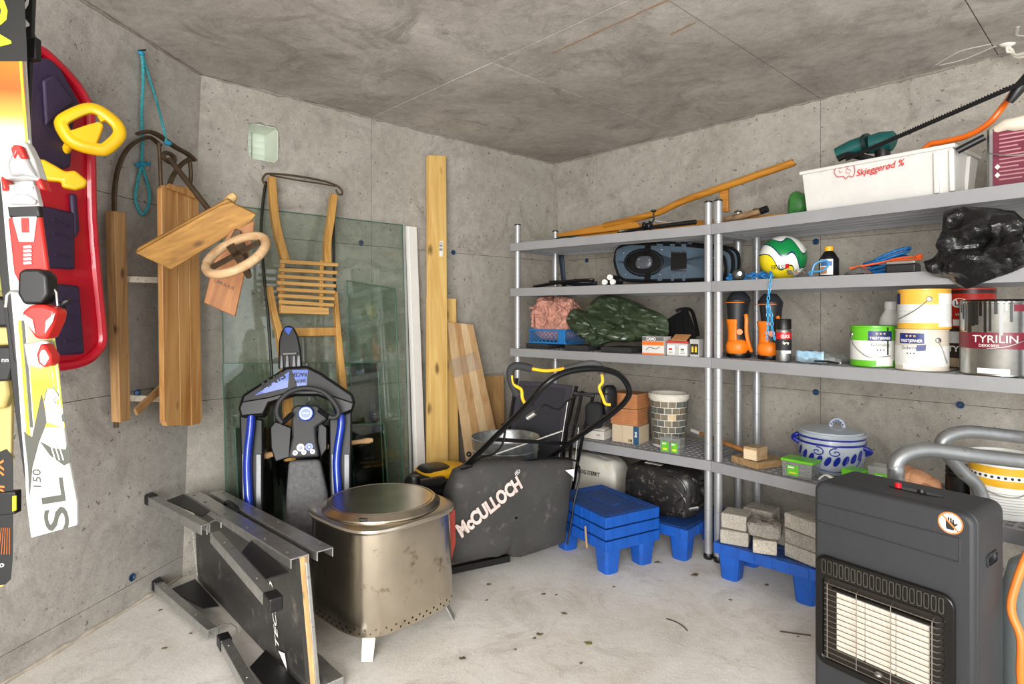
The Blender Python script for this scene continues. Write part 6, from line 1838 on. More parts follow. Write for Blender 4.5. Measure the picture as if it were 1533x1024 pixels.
lobe([(853, 480), (862, 463), (880, 466), (905, 478), (935, 490), (952, 497), (955, 504), (945, 512), (922, 512), (898, 520), (885, 510), (868, 502)], .03, .012, 5, 'fold')
FOAM = mat('foam_black', srgb(44, 43, 42), .9, var=.35, scale=90, bump=.6, bscale=200)
for k, (x, q, w_, dg) in enumerate(((817, .2, .17, 0), (875, .1, .16, 2), (935, .08, .2, -2))):
    bb = Bx('L', x, q + .18, Z3, w_, .2, .03, dg)
    bb.mb().build('foam_pad', FOAM, None, 0, .003, label=('dark foam pad under the blue basket', 'dark foam pad between basket and tarpaulin', 'dark foam pad under the green tarpaulin')[k], cat='pad', org=bb.p, group='dark foam pads under the tarpaulin')
# boxes
b1 = Bx('L', 983, .06, Z3, m_(36, base('L', 984, 0, Z3)) * .98, .09, .098, 0)
t = thing('screw_box', 'small white and orange screw carton standing on the shelf', 'box', b1.p)
bd = b1.mb().build('carton', mat('carton_white', srgb(206, 204, 200), .6, var=.04), t, 0, .001)
h_, w2 = b1.h, b1.w / 2
ORP = mat('orange_ink', srgb(228, 108, 34), .5, var=.05)
rect(b1.fr, -w2, w2, h_ * .52, h_ * .74, .0006, 'print_band', ORP, bd)
rect(b1.fr, -w2, w2, 0, h_ * .09, .0006, 'print_band', ORP, bd)
rect(b1.fr, -w2, w2, h_ * .76, h_ * .98, .0006, 'print_band', mat('ink_grey', srgb(96, 98, 98), .5), bd)
txt('lettering', 'CAMO', .016, flat(b1.fr, -.01, h_ * .79, .0014), INKW, bd, .02, 0, 1, .055)
MB().tube([b1.fr.p(a, h_ * b_, .001) for a, b_ in ((-.04, .25), (-.02, .42), (.02, .32), (.04, .45))], .0016, 5).build('drawing', DARKM, bd)
b2 = Bx('L', 1019, .05, Z3, m_(33, base('L', 1019, 0, Z3)) * .98, .09, .078, 0)
t = thing('hardware_box', 'clear box of hardware with red edge labels on the shelf', 'box', b2.p)
bd = b2.mb(0, 0, .066).build('tray', mat('milky_plastic', srgb(182, 180, 178), .35, var=.1, scale=60), t, 0, .002)
b2.mb(.003, .066, b2.h).build('lid', mat('lid_red', srgb(186, 58, 50), .4), t, 0, .002)
for a_ in (-.034, .032):
    lb = rect(b2.fr, a_ - .02, a_ + .02, .008, .056, .0008, 'label', INKW, bd)
    rect(b2.fr, a_ - .012, a_ + .008, .03, .04, .0016, 'label_mark', RED if a_ < 0 else mat('ink_grey', srgb(96, 98, 98), .5), lb)
    for k in range(3):
        rect(b2.fr, a_ - .014, a_ + .012, .012 + k * .005, .014 + k * .005, .0016, 'text_line', INKK, lb)
b3 = Bx('L', 1044, .04, Z3, m_(14, base('L', 1044, 0, Z3)) * .98, .08, .09, 0)
t = thing('small_box', 'small grey box with a yellow picture next to the posts', 'box', b3.p)
bd = b3.mb().build('carton', mat('carton_grey', srgb(170, 170, 168), .5), t, 0, .001)
ww = b3.w / 2
pn_ = rect(b3.fr, -ww * .9, ww * .9, .012, .066, .0006, 'panel_print', INKK, bd)
for a_ in (-.009, .009):
    MB().lathe([(.006, .0), (.006, .026), (.003, .03), (.001, .03)], b3.fr.p(a_, .024, .0), 10).build('drawing', mat('yellow_ink', srgb(228, 186, 40), .5), pn_)
t = thing('cardboard_flap', 'torn brown cardboard piece lying on the hardware box', 'cardboard', b2.pt(.01, .0, b2.h))
MB().grid(4, 3, lambda a, b: b2.pt(-.035 + .085 * a, -.045 + .06 * b, b2.h + .004 + .028 * b)).build('flap', CARD, t, 0, solid=.004)
t = thing('black_tray', 'black plastic tray tilted on edge behind the small boxes', 'tray', base('L', 1018, .5, Z3))
Tf = Fr(base('L', 1018, .42, Z3), V((*(UN['L'][1] - UN['L'][0]), 0)), V((0, 0, 1)) + V((*UN['L'][2].normalized(), 0)) * .5)
MB().prism([Tf.px(x, y) for x, y in ((990, 487), (1013, 472), (1030, 464), (1044, 500), (1040, 518), (992, 518))], Tf.n * .02).build('panel', BLACK, t, 0, .003)
MB().tube(spl([Tf.px(x, y, .02) for x, y in ((1012, 466), (1020, 463), (1034, 464), (1040, 478), (1045, 502))], 4), .01, 8).build('rim', BLACK, t)
for k in range(3):
    MB().tube([Tf.px(996 + k * 13, 483 - k * 5, .022), Tf.px(1000 + k * 13, 512, .022)], .003, 6).build('rib', DARKM, t)

# ---------------- third shelf, right unit
ORB = mat('boot_orange', srgb(238, 124, 24), .45, var=.08)
BKB = mat('boot_black', srgb(30, 32, 36), .5, var=.15)
def boot(label, x, q, flip):
    p = base('R', x, q, Z3)
    hgt = 100 * p.y / F
    t = thing('rubber_boot', label, 'boot', p, 0, 'pair of rubber boots')
    k = hgt / .30
    secs = [(0, .046, .052, 0), (.02, .05, .055, .0), (.05, .048, .052, .0), (.09, .038, .044, .006), (.13, .038, .046, .006), (.2, .044, .052, .004), (.245, .05, .056, .004)]
    b = MB()
    b.grid(18, len(secs), lambda a, bb: p + rz(ANG['R'] + 8) @ V((secs[int(round(bb * (len(secs) - 1)))][1] * k * math.cos(2 * math.pi * a) + secs[int(round(bb * (len(secs) - 1)))][3] * flip, secs[int(round(bb * (len(secs) - 1)))][2] * k * math.sin(2 * math.pi * a), secs[int(round(bb * (len(secs) - 1)))][0] * k + .012)), True)
    sh_ = b.build('shaft', BKB, t, 60)
    R = rz(ANG['R'] + 8)
    f = lambda x, z, r0: p + R @ V((x * k, -math.sqrt(max(0, r0 * r0 - x * x)) * k, z * k))
    MB().ball(p + R @ V((0, -.005, .046 * k)), (.05 * k, .06 * k, .042 * k), 18, 10, R, .8).build('foot', ORB, t)
    # orange panels
    MB().grid(8, 8, lambda a, bb: f(-.042 + .06 * a - .008 * math.sin(bb * 3), .035 + .135 * bb, (.058 - .012 * math.sin(bb * math.pi) ** .7))).build('instep_panel', ORB, sh_, 60, solid=.004)
    MB().grid(10, 2, lambda a, bb: f(-.045 + .09 * a, .243 + .004 * bb, .064)).build('piping', ORB, sh_, 60, solid=.003)
    MB().tube(spl([p + R @ V((x * k, y * k, z * k)) for x, y, z in ((.045, -.03, .19), (.05, -.035, .17), (.048, -.03, .11), (.054, -.02, .06), (.056, .0, .03))], 4), .0095, 8).build('heel_strap', ORB, t)
    MB().lathe([(.013 * k, 0), (.013 * k, .004)], p + R @ V((.024 * k, -.046 * k, .115 * k)), 14, V((0, 0, 1)).rotation_difference(R @ V((.4, -1, 0))).to_matrix()).build('ankle_disc', ORB, t)
    MB().grid(20, 5, lambda a, bb: p + R @ V(((.05 + .01 * math.sin(bb * 3)) * k * (1 - .5 * bb) * math.cos(2 * math.pi * a), (.056) * k * (1 - .5 * bb) * math.sin(2 * math.pi * a), (.248 + .045 * bb) * k)), True).wob(.004, 30).build('gathered_cuff', mat('cuff_cloth', srgb(26, 28, 36), .8, bump=.4), t, 60)
    MB().lathe([(.05 * k, 0), (.053 * k, .006), (.052 * k, .022), (.048 * k, .026)], p, 20).build('sole', BLACK, t)
    return t
boot('black and orange rubber boot standing next to the silver posts', 1106, .3, -1)
boot('black and orange rubber boot standing behind the chain and spray can', 1153, .32, 1)
p = base('R', 1173, .06, Z3)
r_ = m_(10.8, p)
hh = 64 * p.y / F
t = thing('spray_can', 'black, red and silver spray can on the shelf edge', 'spray can', p)
MB().lathe([(r_ * .92, .001), (r_, .006), (r_, hh * .73), (r_ * .9, hh * .76), (.002, hh * .77)], p, 24).build('body', STEEL, t)
MB().lathe([(r_ * 1.0, hh * .765), (r_ * 1.0, hh * .985), (r_ * .93, hh), (.002, hh)], p, 24).build('cap', BLACK, t)
lb = patch(p, r_ + .0005, -1.5, 1.5, hh * .27, hh * .55, 'label', INKK, t)
lr = patch(p, r_ + .0007, -1.5, 1.5, hh * .53, hh * .69, 'label_red', RED, t)
txt('lettering', 'QUICK', .014, (lambda f: lambda x, y: f(x + .009, y + hh * .565))(cyl(p, r_ + .0014)), INKW, lr, .02, 0, 1, .042)
txt('lettering', 'Spray', .012, (lambda f: lambda x, y: f(x + .011, y + hh * .42))(cyl(p, r_ + .0014)), INKW, lb, .02, 0, 1, .03)
patch(p, r_ + .0012, -.2, 1.1, hh * .2, hh * .27, 'label_line', INKW, t)
# pack in clear film
pk = Bx('R', 1232, .2, Z3, .2, .11, .055, 2)
t = thing('film_pack', 'flat pack of white sheets in clear film with a blue printed edge', 'pack', pk.p)
MB().box(pk.pt(-.03, .01, .014), (.12, .09, .02), pk.R).build('white_stack', mat('pack_white', srgb(214, 216, 218), .5), t, 0, .003)
MB().grid(12, 5, lambda a, b: pk.pt(-.095 + .12 * a, -.05, .004 + .05 * b + .002 * math.sin(a * 20))).build('printed_film', mat('film_blue', srgb(150, 184, 206), .25, var=.35, scale=26), t, 40, solid=.001)
MB().grid(20, 8, lambda a, b: pk.pt(-.098 + .196 * a, -.06 + .12 * b, .006 + .05 * math.sin(b * math.pi) ** .5 * (1 - .3 * a) + .006 * math.sin(a * 17 + b * 9))).wob(.004, 60).build('clear_film', CLEAR, t, 30, solid=.0008)
MB().tube(spl([pk.pt(-.01, -.055, .012), pk.pt(.04, -.06, .014), pk.pt(.09, -.055, .008)], 4), .008, 6, flat=.5).build('black_tool', BLACK, t)
def can(label, key, x, q, z, wpx, hpx, body, bands, name='paint_can', lidm=None, ears=True, handle=None):
    p = base(key, x, q, z)
    r, h = m_(wpx / 2, p), m_(hpx, p)
    t = thing(name, label, 'paint can', p)
    MB().lathe([(r * .985, .0), (r * 1.012, .002), (r * 1.012, .007), (r, .009), (r, h - .012), (r * .99, h - .009), (r * 1.012, h - .007), (r * 1.012, h - .001), (r * .97, h), (r * .95, h - .006), (.003, h - .006)], p, 40).build('body', body, t)
    MB().lathe([(r * .94, h - .006), (r * .93, h - .002), (r * .8, h - .002), (r * .78, h - .005), (.002, h - .005)], p, 32).build('lid', lidm or STEEL, t)
    for a0, a1, z0, z1, m in bands:
        patch(p, r + .0006, a0, a1, z0 * h, z1 * h, 'label_band', m, t)
    if handle:
        f = cyl(p, r + .004)
        pts = [f(a * r, b * h) for a, b in handle]
        MB().tube(spl(pts, 5), .0018, 6).build('wire_handle', STEEL, t)
        for a, b in (handle[0],):
            MB().lathe([(.011, 0), (.010, .004), (.005, .006), (.001, .006)], cyl(p, r)(a * r, b * h), 14, V((0, 0, 1)).rotation_difference((cyl(p, r + 1)(a * (r + 1), 0) - cyl(p, r)(a * r, 0)).normalized()).to_matrix()).build('handle_ear', STEEL, t)
    return t, p, r, h
GRN = mat('can_green', srgb(98, 186, 36), .35, var=.05, coat=.2)
CLAB = mat('can_label_white', srgb(222, 222, 218), .4, var=.05, scale=40)
DBL = mat('label_dark_blue', srgb(24, 40, 112), .4)
GOLD = mat('star_gold', srgb(220, 190, 110), .4)
BEI = mat('can_beige', srgb(206, 196, 180), .4, var=.05)
YLC = mat('can_yellow', srgb(236, 180, 70), .4, var=.05, coat=.2)
def brand(t, p, r, h, a, zc, s_, word, w=.09, wb=.07):
    pb = patch(p, r + .0012, a - w / r / 2, a + w / r / 2, h * zc - .014, h * zc + .026, 'brand_panel', DBL, t)
    txt('lettering', s_, .0105, (lambda f: lambda x, y: f(x, y + h * zc - .008))(cyl(p, r + .0018, a)), INKW, pb, .02, 0, 1, w * .9)
    f = cyl(p, r + .0018, a)
    for k in range(3):
        pts = []
        for i in range(10):
            rr = .006 if i % 2 == 0 else .0026
            q = math.pi / 2 + i * math.pi / 5
            pts.append(f((k - 1) * .014 + rr * math.cos(q), h * zc + .0155 + rr * math.sin(q)))
        MB().add(pts, [tuple(range(10))]).build('star', GOLD, pb, 0)
    txt('lettering', word, .013, (lambda f: lambda x, y: f(x, y + h * zc - .036))(cyl(p, r + .0014, a)), INKK, t, .0, 0, 1, wb)
    for k in range(3):
        MB().ball(cyl(p, r, a)(-.012 + k * .012, h * zc - .052), (.003, .003, .003), 6, 5).build('pictogram', INKK, t)
t, p, r, h = can('paint can with a bright green top and bottom and white label', 'R', 1308, .32, Z3, 62, 60, GRN, [(-1.5, 1.5, .16, .64, CLAB)], handle=[(-1.15, .78), (-.95, .52), (-.3, .26), (.2, .25), (.75, .28)])
brand(t, p, r, h, .28, .72, 'TRESTJERNER', 'Gulvmaling')
patch(p, r + .0011, .1, .85, h * (.03), h * (.2), 'price_label', INKW, t)
patch(p, r + .0016, .55, .63, h * (.3), h * (.97), 'paint_drip', mat('dark_drip', srgb(40, 50, 40), .4), t)
t, p, r, h = can('beige paint can with white label under the yellow can', 'R', 1380, .205, Z3, 67, 61, BEI, [(-1.5, 1.5, .12, .6, CLAB)], handle=[(.62, .74), (.8, .55), (1.0, .3), (1.1, .2)])
brand(t, p, r, h, -.42, .74, 'TRESTJERNER', 'Gulvmatt')
MB().prism([cyl(p, r + .002, -.02)(x, h * .55 + y) for x, y in ((-.016, -.012), (.014, -.009), (.016, .014), (-.014, .011))], V((-.0003, -.0006, 0))).build('seal', DBL, t, 0)
patch(p, r + .0011, -.75, -.15, h * (.04), h * (.17), 'price_label', INKW, t)
can_top = h
t, p, r, h = can('yellow and white striped paint can stacked on top of the beige can', 'R', 1383, .21, Z3 + can_top + .0005, 67, 59, YLC, [(-1.5, 1.5, .15, .62, CLAB), (-1.5, -1.05, .62, .9, DBL), (.55, 1.5, .06, .88, INKW)], handle=[(.2, .74), (-.2, .52), (-.7, .34), (-1.2, .24)])
for k in range(12):
    patch(p, r + .0013, -1.4, .5, h * (.18 + k * .036), h * (.186 + k * .036), 'text_line', mat('ink_pale', srgb(170, 170, 170), .5), t)
pw = base('R', 1333, .84, Z3)
t = thing('white_bottle', 'white plastic bottle with ribbed cap behind the green paint can', 'bottle', pw)
r_ = m_(15, pw)
hb2 = 92 * pw.y / F
MB().lathe([(r_ * .95, .001), (r_, .006), (r_, hb2 * .66), (r_ * .9, hb2 * .74), (r_ * .5, hb2 * .86), (r_ * .45, hb2 * .88), (.002, hb2 * .88)], pw, 24).build('body', WHITE, t)
MB().lathe([(r_ * .52, hb2 * .87), (r_ * .52, hb2 * .99), (r_ * .47, hb2), (.002, hb2)], pw, 20).build('cap', WHITE, t)
patch(pw, r_ + .0006, -1.5, 1.5, hb2 * .2, hb2 * .62, 'label', mat('label_pale_blue', srgb(160, 190, 210), .4), t)
CRD = mat('can_red', srgb(196, 44, 30), .4, var=.08)
BRN = mat('can_brown_white', srgb(60, 46, 40), .4, var=.08)
t, p, r, h = can('brown and white paint can under the red can', 'R', 1450, .78, Z3, 62, 61, BRN, [(-1.5, 1.5, .62, .9, CLAB), (-1.5, 1.5, .0, .26, mat('can_tan', srgb(186, 160, 130), .5)), (-.4, .4, .05, .2, INKW)])
txt('lettering', 'TYRI', .022, (lambda f: lambda x, y: f(x, y + h * .42))(cyl(p, r + .0014, -.45)), INKW, t, .03, 0, 1, .075)
ct2 = h
t, p, r, h = can('red paint can with a white oval label behind the black sack', 'R', 1452, .78, Z3 + ct2 + .0005, 62, 58, CRD, [(-1.5, 1.5, .86, 1.0, mat('can_dark_drip', srgb(60, 24, 20), .4))])
f = cyl(p, r + .0012, -.4)
ov = MB().add([f(.03 * math.cos(q), h * .62 + .02 * math.sin(q)) for q in [k * math.pi / 10 for k in range(20)]], [tuple(range(20))]).build('oval_label', INKW, t, 0)
txt('lettering', 'LA', .02, lambda x, y: cyl(p, r + .002, -.4)(x, y + h * .56), INKK, ov, .02, 0, 1, .034)
txt('lettering', 'VEGG', .009, lambda x, y: cyl(p, r + .0016, -.35)(x, y + h * .3), INKW, t, .03, 0, 1, .04)
patch(p, r + .001, -.7, -.2, h * (.04), h * (.2), 'price_label', INKW, t)
TIN = mat('tin_bare', srgb(172, 172, 168), .26, .95, var=.25, scale=14)
MRN = mat('can_maroon', srgb(112, 20, 40), .4, var=.06)
t, p, r, h = can('large bare tin paint can with a maroon band and black drips', 'R', 1496, .28, Z3, 96, 109, TIN, [(-1.5, 1.5, .36, .58, MRN)], handle=[(1.15, .62), (.7, .5), (.2, .4), (-.3, .36)])
txt('lettering', 'TYRILIN', .026, (lambda f: lambda x, y: f(x, y + h * .445))(cyl(p, r + .0014, -.12)), INKW, t, .0, 0, 1, .135)
txt('lettering', 'DEKKBEIS', .01, (lambda f: lambda x, y: f(x, y + h * .385))(cyl(p, r + .0014, -.25)), INKW, t, .0, 0, 1, .06)
patch(p, r + .0011, -.55, .25, h * (.03), h * (.1), 'price_label', INKW, t)
patch(p, r + .0009, .35, 1.2, h * (.86), h * (.95), 'maker_strip', MRN, t)
DRP = mat('black_drip', srgb(22, 20, 18), .25, coat=.4)
random.seed(8)
for k in range(13):
    a = -1.25 + k * .125
    patch(p, r + .0016, a, a + random.uniform(.06, .13), h * (random.uniform(.5, .86)), h * (1.0), 'paint_drip', DRP, t)
MB().tube([p + V((0, 0, h)) + V((math.cos(q), math.sin(q), 0)) * r * .98 for q in [k * math.pi / 12 for k in range(24)]], .006, 6, True).build('paint_rim', DRP, t)
p = base('R', 1545, -.03, Z3)
MB().ball(p + V((0, 0, .011)), (.016, .016, .01), 12, 8).build('teal_cloth', mat('cloth_teal', srgb(20, 120, 110), .8), None, 60, label='small teal rag at the foot of the large tin can', cat='rag', org=p)
p = base('R', 1524, .92, Z3)
t = thing('spray_nozzle_bottle', 'grey topped spray bottle standing behind the paint cans', 'bottle', p)
MB().lathe([(.04, 0), (.042, .01), (.042, .2), (.015, .24)], p, 18).build('body', mat('bottle_dark', srgb(80, 76, 68), .5), t)
MB().box(p + V((0, 0, .262)), (.07, .03, .03), rz(-40)).box(p + V((.0, 0, .24)), (.03, .03, .03)).build('trigger_head', mat('grey_head', srgb(150, 148, 142), .5), t, 0, .004)

# ---------------- lowest shelf, left unit
b1 = Bx('L', 898, .3, Z4, .13, .15, .05, 4)
t = thing('flat_carton', 'flat white carton with open top on the lowest shelf', 'box', b1.p)
bd = b1.mb().build('carton', mat('carton_offwhite', srgb(206, 200, 190), .7, var=.05), t, 0, .001)
txt('lettering', 'IMS', .012, flat(b1.fr, .03, .02, .001), INKK, bd, .0)
MB().grid(6, 4, lambda a, b: b1.pt(-.055 + .11 * a, -.06 + .12 * b, .05 + .02 * math.sin(a * 3) * math.sin(b * 3))).wob(.005, 40).build('crumpled_paper', mat('paper', srgb(196, 188, 176), .8), t, 30, solid=.002)
b2 = Bx('L', 944, .34, Z4, .17, .13, .1, 2)
t = thing('carton', 'beige cardboard carton with a blue side under the brown flutes', 'box', b2.p)
bd = b2.mb().build('carton', mat('carton_beige', srgb(196, 178, 152), .75, var=.05), t, 0, .001)
rect(b2.fr, .05, .0848, 0, .1, .0008, 'blue_print', mat('carton_blue', srgb(26, 72, 104), .6), bd)
rect(b2.fr, -.02, -.018, 0, .1, .0008, 'tape_seam', mat('tape_line', srgb(170, 152, 126), .6), bd)
for k in range(3):
    rect(b2.fr, .02 + k * .008, .025 + k * .008, .008, .024, .0008, 'care_mark', INKK, bd)
txt('lettering', 'Boli', .014, flat(b2.fr, .072, .055, .0016, 90), INKW, bd, .02)
FLU = mat('fluted_card', srgb(178, 118, 74), .7, var=.12, scale=30)
FLD = FLU
def fluted(label, z, w_, d_, h_, x, dg):
    bb = Bx('L', x, .36, z, w_, d_, h_, dg)
    t = thing('clay_block', label, 'tile block', bb.p, 0, 'stacked brown ribbed blocks')
    bb.mb().build('core', FLD, t, 0)
    n = 6
    for k in range(n):
        zz_ = h_ * (k + .5) / n
        MB().box(bb.pt(0, 0, zz_), (w_ + .006, d_ + .006, h_ / n * .55), bb.R).build('rib', FLU, t, 0, .001)
    bb.mb(.004, h_ - .004, h_).build('top_skin', mat('clay_top', srgb(176, 128, 88), .7), t, 0)
fluted('brown ribbed block standing directly on the beige carton', Z4 + .1005, .165, .13, .092, 942, 2)
fluted('brown ribbed block on top of the other ribbed block', Z4 + .1965, .17, .14, .085, 943, -1)
p = base('L', 1001, .38, Z4)
t = thing('mosaic_pot', 'tall plant pot clad in grey stone mosaic with a white rim', 'pot', p)
rb, rtp, hp_ = m_(23, p), m_(28, p), m_(80, p)
GRT = mat('pot_grout', srgb(206, 200, 188), .8, var=.1, scale=40)
MB().lathe([(rb * .9, .0), (rb, .006), (rtp * .98, hp_ * .9), (rtp * 1.05, hp_ * .9), (rtp * 1.08, hp_ * .97), (rtp * 1.03, hp_), (rtp * .95, hp_ * .99), (rb * .8, .05), (.004, .045)], p, 40).build('shell', GRT, t)
random.seed(21)
TL = [mat('stone_%d' % k, srgb(*c), .6, var=.2, scale=60) for k, c in enumerate(((100, 94, 82), (80, 78, 72), (114, 104, 86), (92, 94, 90), (200, 174, 136)))]
rows = 7
for rr in range(rows):
    z0 = .02 + (hp_ * .88 - .02) * rr / rows
    z1 = z0 + (hp_ * .88 - .02) / rows - .004
    n = 15
    for k in range(n):
        a0 = 2 * math.pi * k / n + (rr % 2) * .21
        a1 = a0 + 2 * math.pi / n - .05
        rad = lambda z: rb + (rtp * .98 - rb) * z / (hp_ * .9) + .002
        vis = math.cos((a0 + a1) / 2)
        f0, f1 = cyl(p, rad(z0)), cyl(p, rad(z1))
        q = [f0(a0 * rad(z0), z0), f0(a1 * rad(z0), z0), f1(a1 * rad(z1), z1), f1(a0 * rad(z1), z1)]
        cn = (q[0] + q[2]) / 2 - p
        cn.z = 0
        m = TL[4] if (rr == 4 and k == 0) else random.choice(TL[:4])
        MB().prism([v - cn.normalized() * .003 for v in q], cn.normalized() * .0045).build('stone_tile', m, t, 0)
pb = Bx('L', 1006, .0, Z4, .115, .055, .085, 0)
def clearbox(label, bx, lidm=None, labs=((-.026, .02), (.026, .018)), name='clear_box'):
    t = thing(name, label, 'plastic box', bx.p)
    w_, d_, h_ = bx.w, bx.d, bx.h
    o_ = [bx.pt(x, y, .002) for x, y in ((-w_ * .46, -d_ * .46), (w_ * .46, -d_ * .46), (w_ * .46, d_ * .46), (-w_ * .46, d_ * .46))]
    tp_ = [bx.pt(x, y, h_) for x, y in ((-w_ / 2, -d_ / 2), (w_ / 2, -d_ / 2), (w_ / 2, d_ / 2), (-w_ / 2, d_ / 2))]
    MB().add(o_ + tp_, [(3, 2, 1, 0), (0, 1, 5, 4), (1, 2, 6, 5), (2, 3, 7, 6), (3, 0, 4, 7)]).build('tub', CLEAR, t, 0, solid=.0015)
    if lidm:
        bx.mb(.008, h_ - .004, h_ + .008).build('lid', lidm, t, 0, .003)
    for a_, w2 in labs:
        lb = rect(bx.fr, a_ - w2, a_ + w2, .012, h_ * .75, .001, 'label', GREENL, t)
        rect(bx.fr, a_ - w2 * .6, a_ + w2 * .6, .02, h_ * .35, .0018, 'label_mark', mat('label_yellow', srgb(220, 210, 60), .5), lb)
        rect(bx.fr, a_ - w2 * .8, a_ + w2 * .2, h_ * .58, h_ * .66, .0018, 'label_mark', INKW, lb)
    return t
clearbox('clear plastic box with two green labels before the mosaic pot', pb)
# mallet and boards
t = thing('mallet', 'long handled wooden mallet lying along the lowest shelf', 'mallet', base('R', 1130, .12, Z4 + .035))
h0_, h1_ = base('L', 1036, .75, Z4 + .075), base('R', 1120, .16, Z4 + .06)
mh = wood('mallet_handle', srgb(190, 132, 74), srgb(150, 96, 46), (.6, -.7, 0), .8, .45, False)
MB().tube([h0_.lerp(h1_, .17), h1_], [.0105, .012], 10).build('handle', mh, t)
MB().tube([h0_, h0_.lerp(h1_, .17)], .0108, 10).build('white_tip', WHITE, t)
hdb = Bx('R', 1131, .13, Z4 + .036, .072, .09, .062, -2)
hdb.mb().build('head', wood('mallet_head', srgb(186, 160, 122), srgb(156, 126, 88), (.6, .8, 0), 1.0, .6, False), t, 0, .003)
rect(hdb.fr, -.034, .034, .003, .05, .0006, 'end_grain', mat('end_grain', srgb(228, 206, 170), .6, var=.08, scale=80), t)
bw = Bx('R', 1137, .28, Z4, .17, .2, .034, -14)
bw.mb().build('wood_offcut', wood('offcut', srgb(176, 144, 104), srgb(140, 108, 72), (.6, .8, 0), .9), None, 0, .003, label='thick brown wood offcut under the mallet head', cat='board', org=bw.p)
# ---------------- lowest shelf, right unit
LIDG = mat('lid_green', srgb(104, 190, 30), .35, var=.06)
bx = Bx('R', 1199, .1, Z4, .135, .09, .075, 4)
t = clearbox('clear plastic tub with a bright green lid and screws, next to the wood offcut', bx, LIDG, ((-.016, .026),), 'lidded_tub')
random.seed(5)
for k in range(10):
    q = bx.pt(random.uniform(-.01, .05), random.uniform(-.04, .03), random.uniform(.01, .03))
    d_ = V((random.uniform(-1, 1), random.uniform(-1, 1), random.uniform(-.2, .8))).normalized() * .022
    MB().tube([q - d_, q + d_], .0018, 5).build('screw', STEEL, t)
p = base('R', 1245, .66, Z4)
t = thing('stoneware_pot', 'grey stoneware crock with blue painted scrolls and a lid', 'pot', p)
STW = mat('stoneware', srgb(172, 180, 190), .28, var=.08, scale=14, coat=.4)
COB = mat('cobalt_paint', srgb(24, 40, 140), .3, var=.2, scale=40, coat=.3)
r_ = m_(45, p)
hh = m_(72, p) * .82
MB().lathe([(r_ * .75, 0), (r_ * .8, .004), (r_ * .9, hh * .2), (r_, hh * .5), (r_, hh * .7), (r_ * .97, hh * .88), (r_ * 1.02, hh * .94), (r_ * 1.02, hh), (r_ * .95, hh)], p, 44).build('bowl', STW, t)
lid = MB().lathe([(r_ * .95, hh), (r_ * .93, hh + .008), (r_ * .5, hh + .022), (.003, hh + .026)], p, 40).build('lid', STW, t)
fy = cyl(p, .01)
rt_ = (fy(.0157, 0) - fy(-.0157, 0))
rt_.z = 0
rt_.normalize()
MB().tube(spl([p + rt_ * x + V((0, 0, hh + z)) for x, z in ((-.005, .015), (.0, .042), (.02, .056), (.042, .048), (.052, .015))], 5), .009, 8).build('lid_handle', STW, lid)
for k in range(7):
    x = -.002 + .008 * k
    MB().ball(p + rt_ * x + V((-.004, -.008, hh + .03 + .024 * math.sin((k + .5) / 7 * math.pi))), (.003, .003, .005), 6, 5).build('blue_dab', COB, lid)
for a0_, zc in ((-1.55, .78), (1.25, .62)):
    c0 = cyl(p, r_ * 1.03)(a0_ * r_ * 1.03, hh * zc)
    MB().tube(spl([cyl(p, r_ * q)(((a0_ + da) * r_ * q), hh * (zc + dz)) for q, da, dz in ((.98, -.1, .08), (1.13, -.05, .03), (1.14, .04, -.03), (.98, .1, -.1))], 5), .011, 8).build('side_handle', COB, t)
for z, hgt_ in ((.9, .012), (.76, .010)):
    MB().lathe([(r_ * (1.0 if z < .8 else .985) + .001, hh * z - hgt_ / 2), (r_ * (1.0 if z < .8 else .985) + .0024, hh * z), (r_ * (1.0 if z < .8 else .985) + .001, hh * z + hgt_ / 2)], p, 40, cap=False).build('painted_band', COB, t)
fb = lambda a, z: cyl(p, r_ + .001)(a * r_, hh * z)
for k in range(9):
    a = -1.15 + k * .26
    zc = .38 + .16 * ((k - 4) / 4) ** 2
    fv = []
    for i in range(14):
        q = 2 * math.pi * i / 14
        fv.append(cyl(p, r_ * (.955 + .05 * (zc + .125 * math.sin(q) > .36)) + .002)((a + .09 * math.cos(q) + .06 * math.sin(q)) * r_, hh * (zc + .125 * math.sin(q))))
    MB().add(fv, [tuple(range(14))]).build('painted_leaf', COB, t, 0)
for c_, sg in ((-.42, 1), (.12, -1)):
    MB().tube([fb(c_ + sg * (.03 + .024 * q) * math.cos(q), .6 + (.012 + .013 * q) * math.sin(q)) for q in [k * .42 for k in range(20)]], .0028, 5).build('painted_scroll', COB, t)
MB().tube(spl([fb(-1.0, .5), fb(-.6, .22), fb(0, .14), fb(.6, .2), fb(1.0, .45)], 6), .002, 5).build('painted_scroll', COB, t)
bx = Bx('R', 1281, .2, Z4, .08, .08, .075, -6)
t = thing('green_carton', 'lime green lidded carton standing right of the stoneware crock', 'box', bx.p)
bd = bx.mb().build('carton', LIDG, t, 0, .003)
rect(bx.fr, -.02, .034, .006, .05, .0008, 'photo_print', mat('photo_brown', srgb(110, 120, 60), .5, var=.5, scale=90), bd)
bx = Bx('R', 1318, .3, Z4, .07, .08, .10, 6)
t = clearbox('tall clear plastic container with a green label leaning by the lime carton', bx, None, ((.012, .024),), 'clear_box')
t = thing('scraper', 'white curved plastic scraper lying before the crock', 'scraper', base('R', 1240, .1, Z4))
MB().tube(spl([base('R', 1226, .06, Z4 + .012), base('R', 1236, .08, Z4 + .034), base('R', 1250, .08, Z4 + .022), base('R', 1261, .06, Z4 + .012)], 5), [.008] * 6 + [.011] * 6 + [.008] * 4, 8, flat=.5).build('blade', WHITE, t)
LEA = mat('leather_tan', srgb(214, 156, 116), .7, var=.18, scale=14, bump=.3)
p = base('R', 1378, .35, Z4)
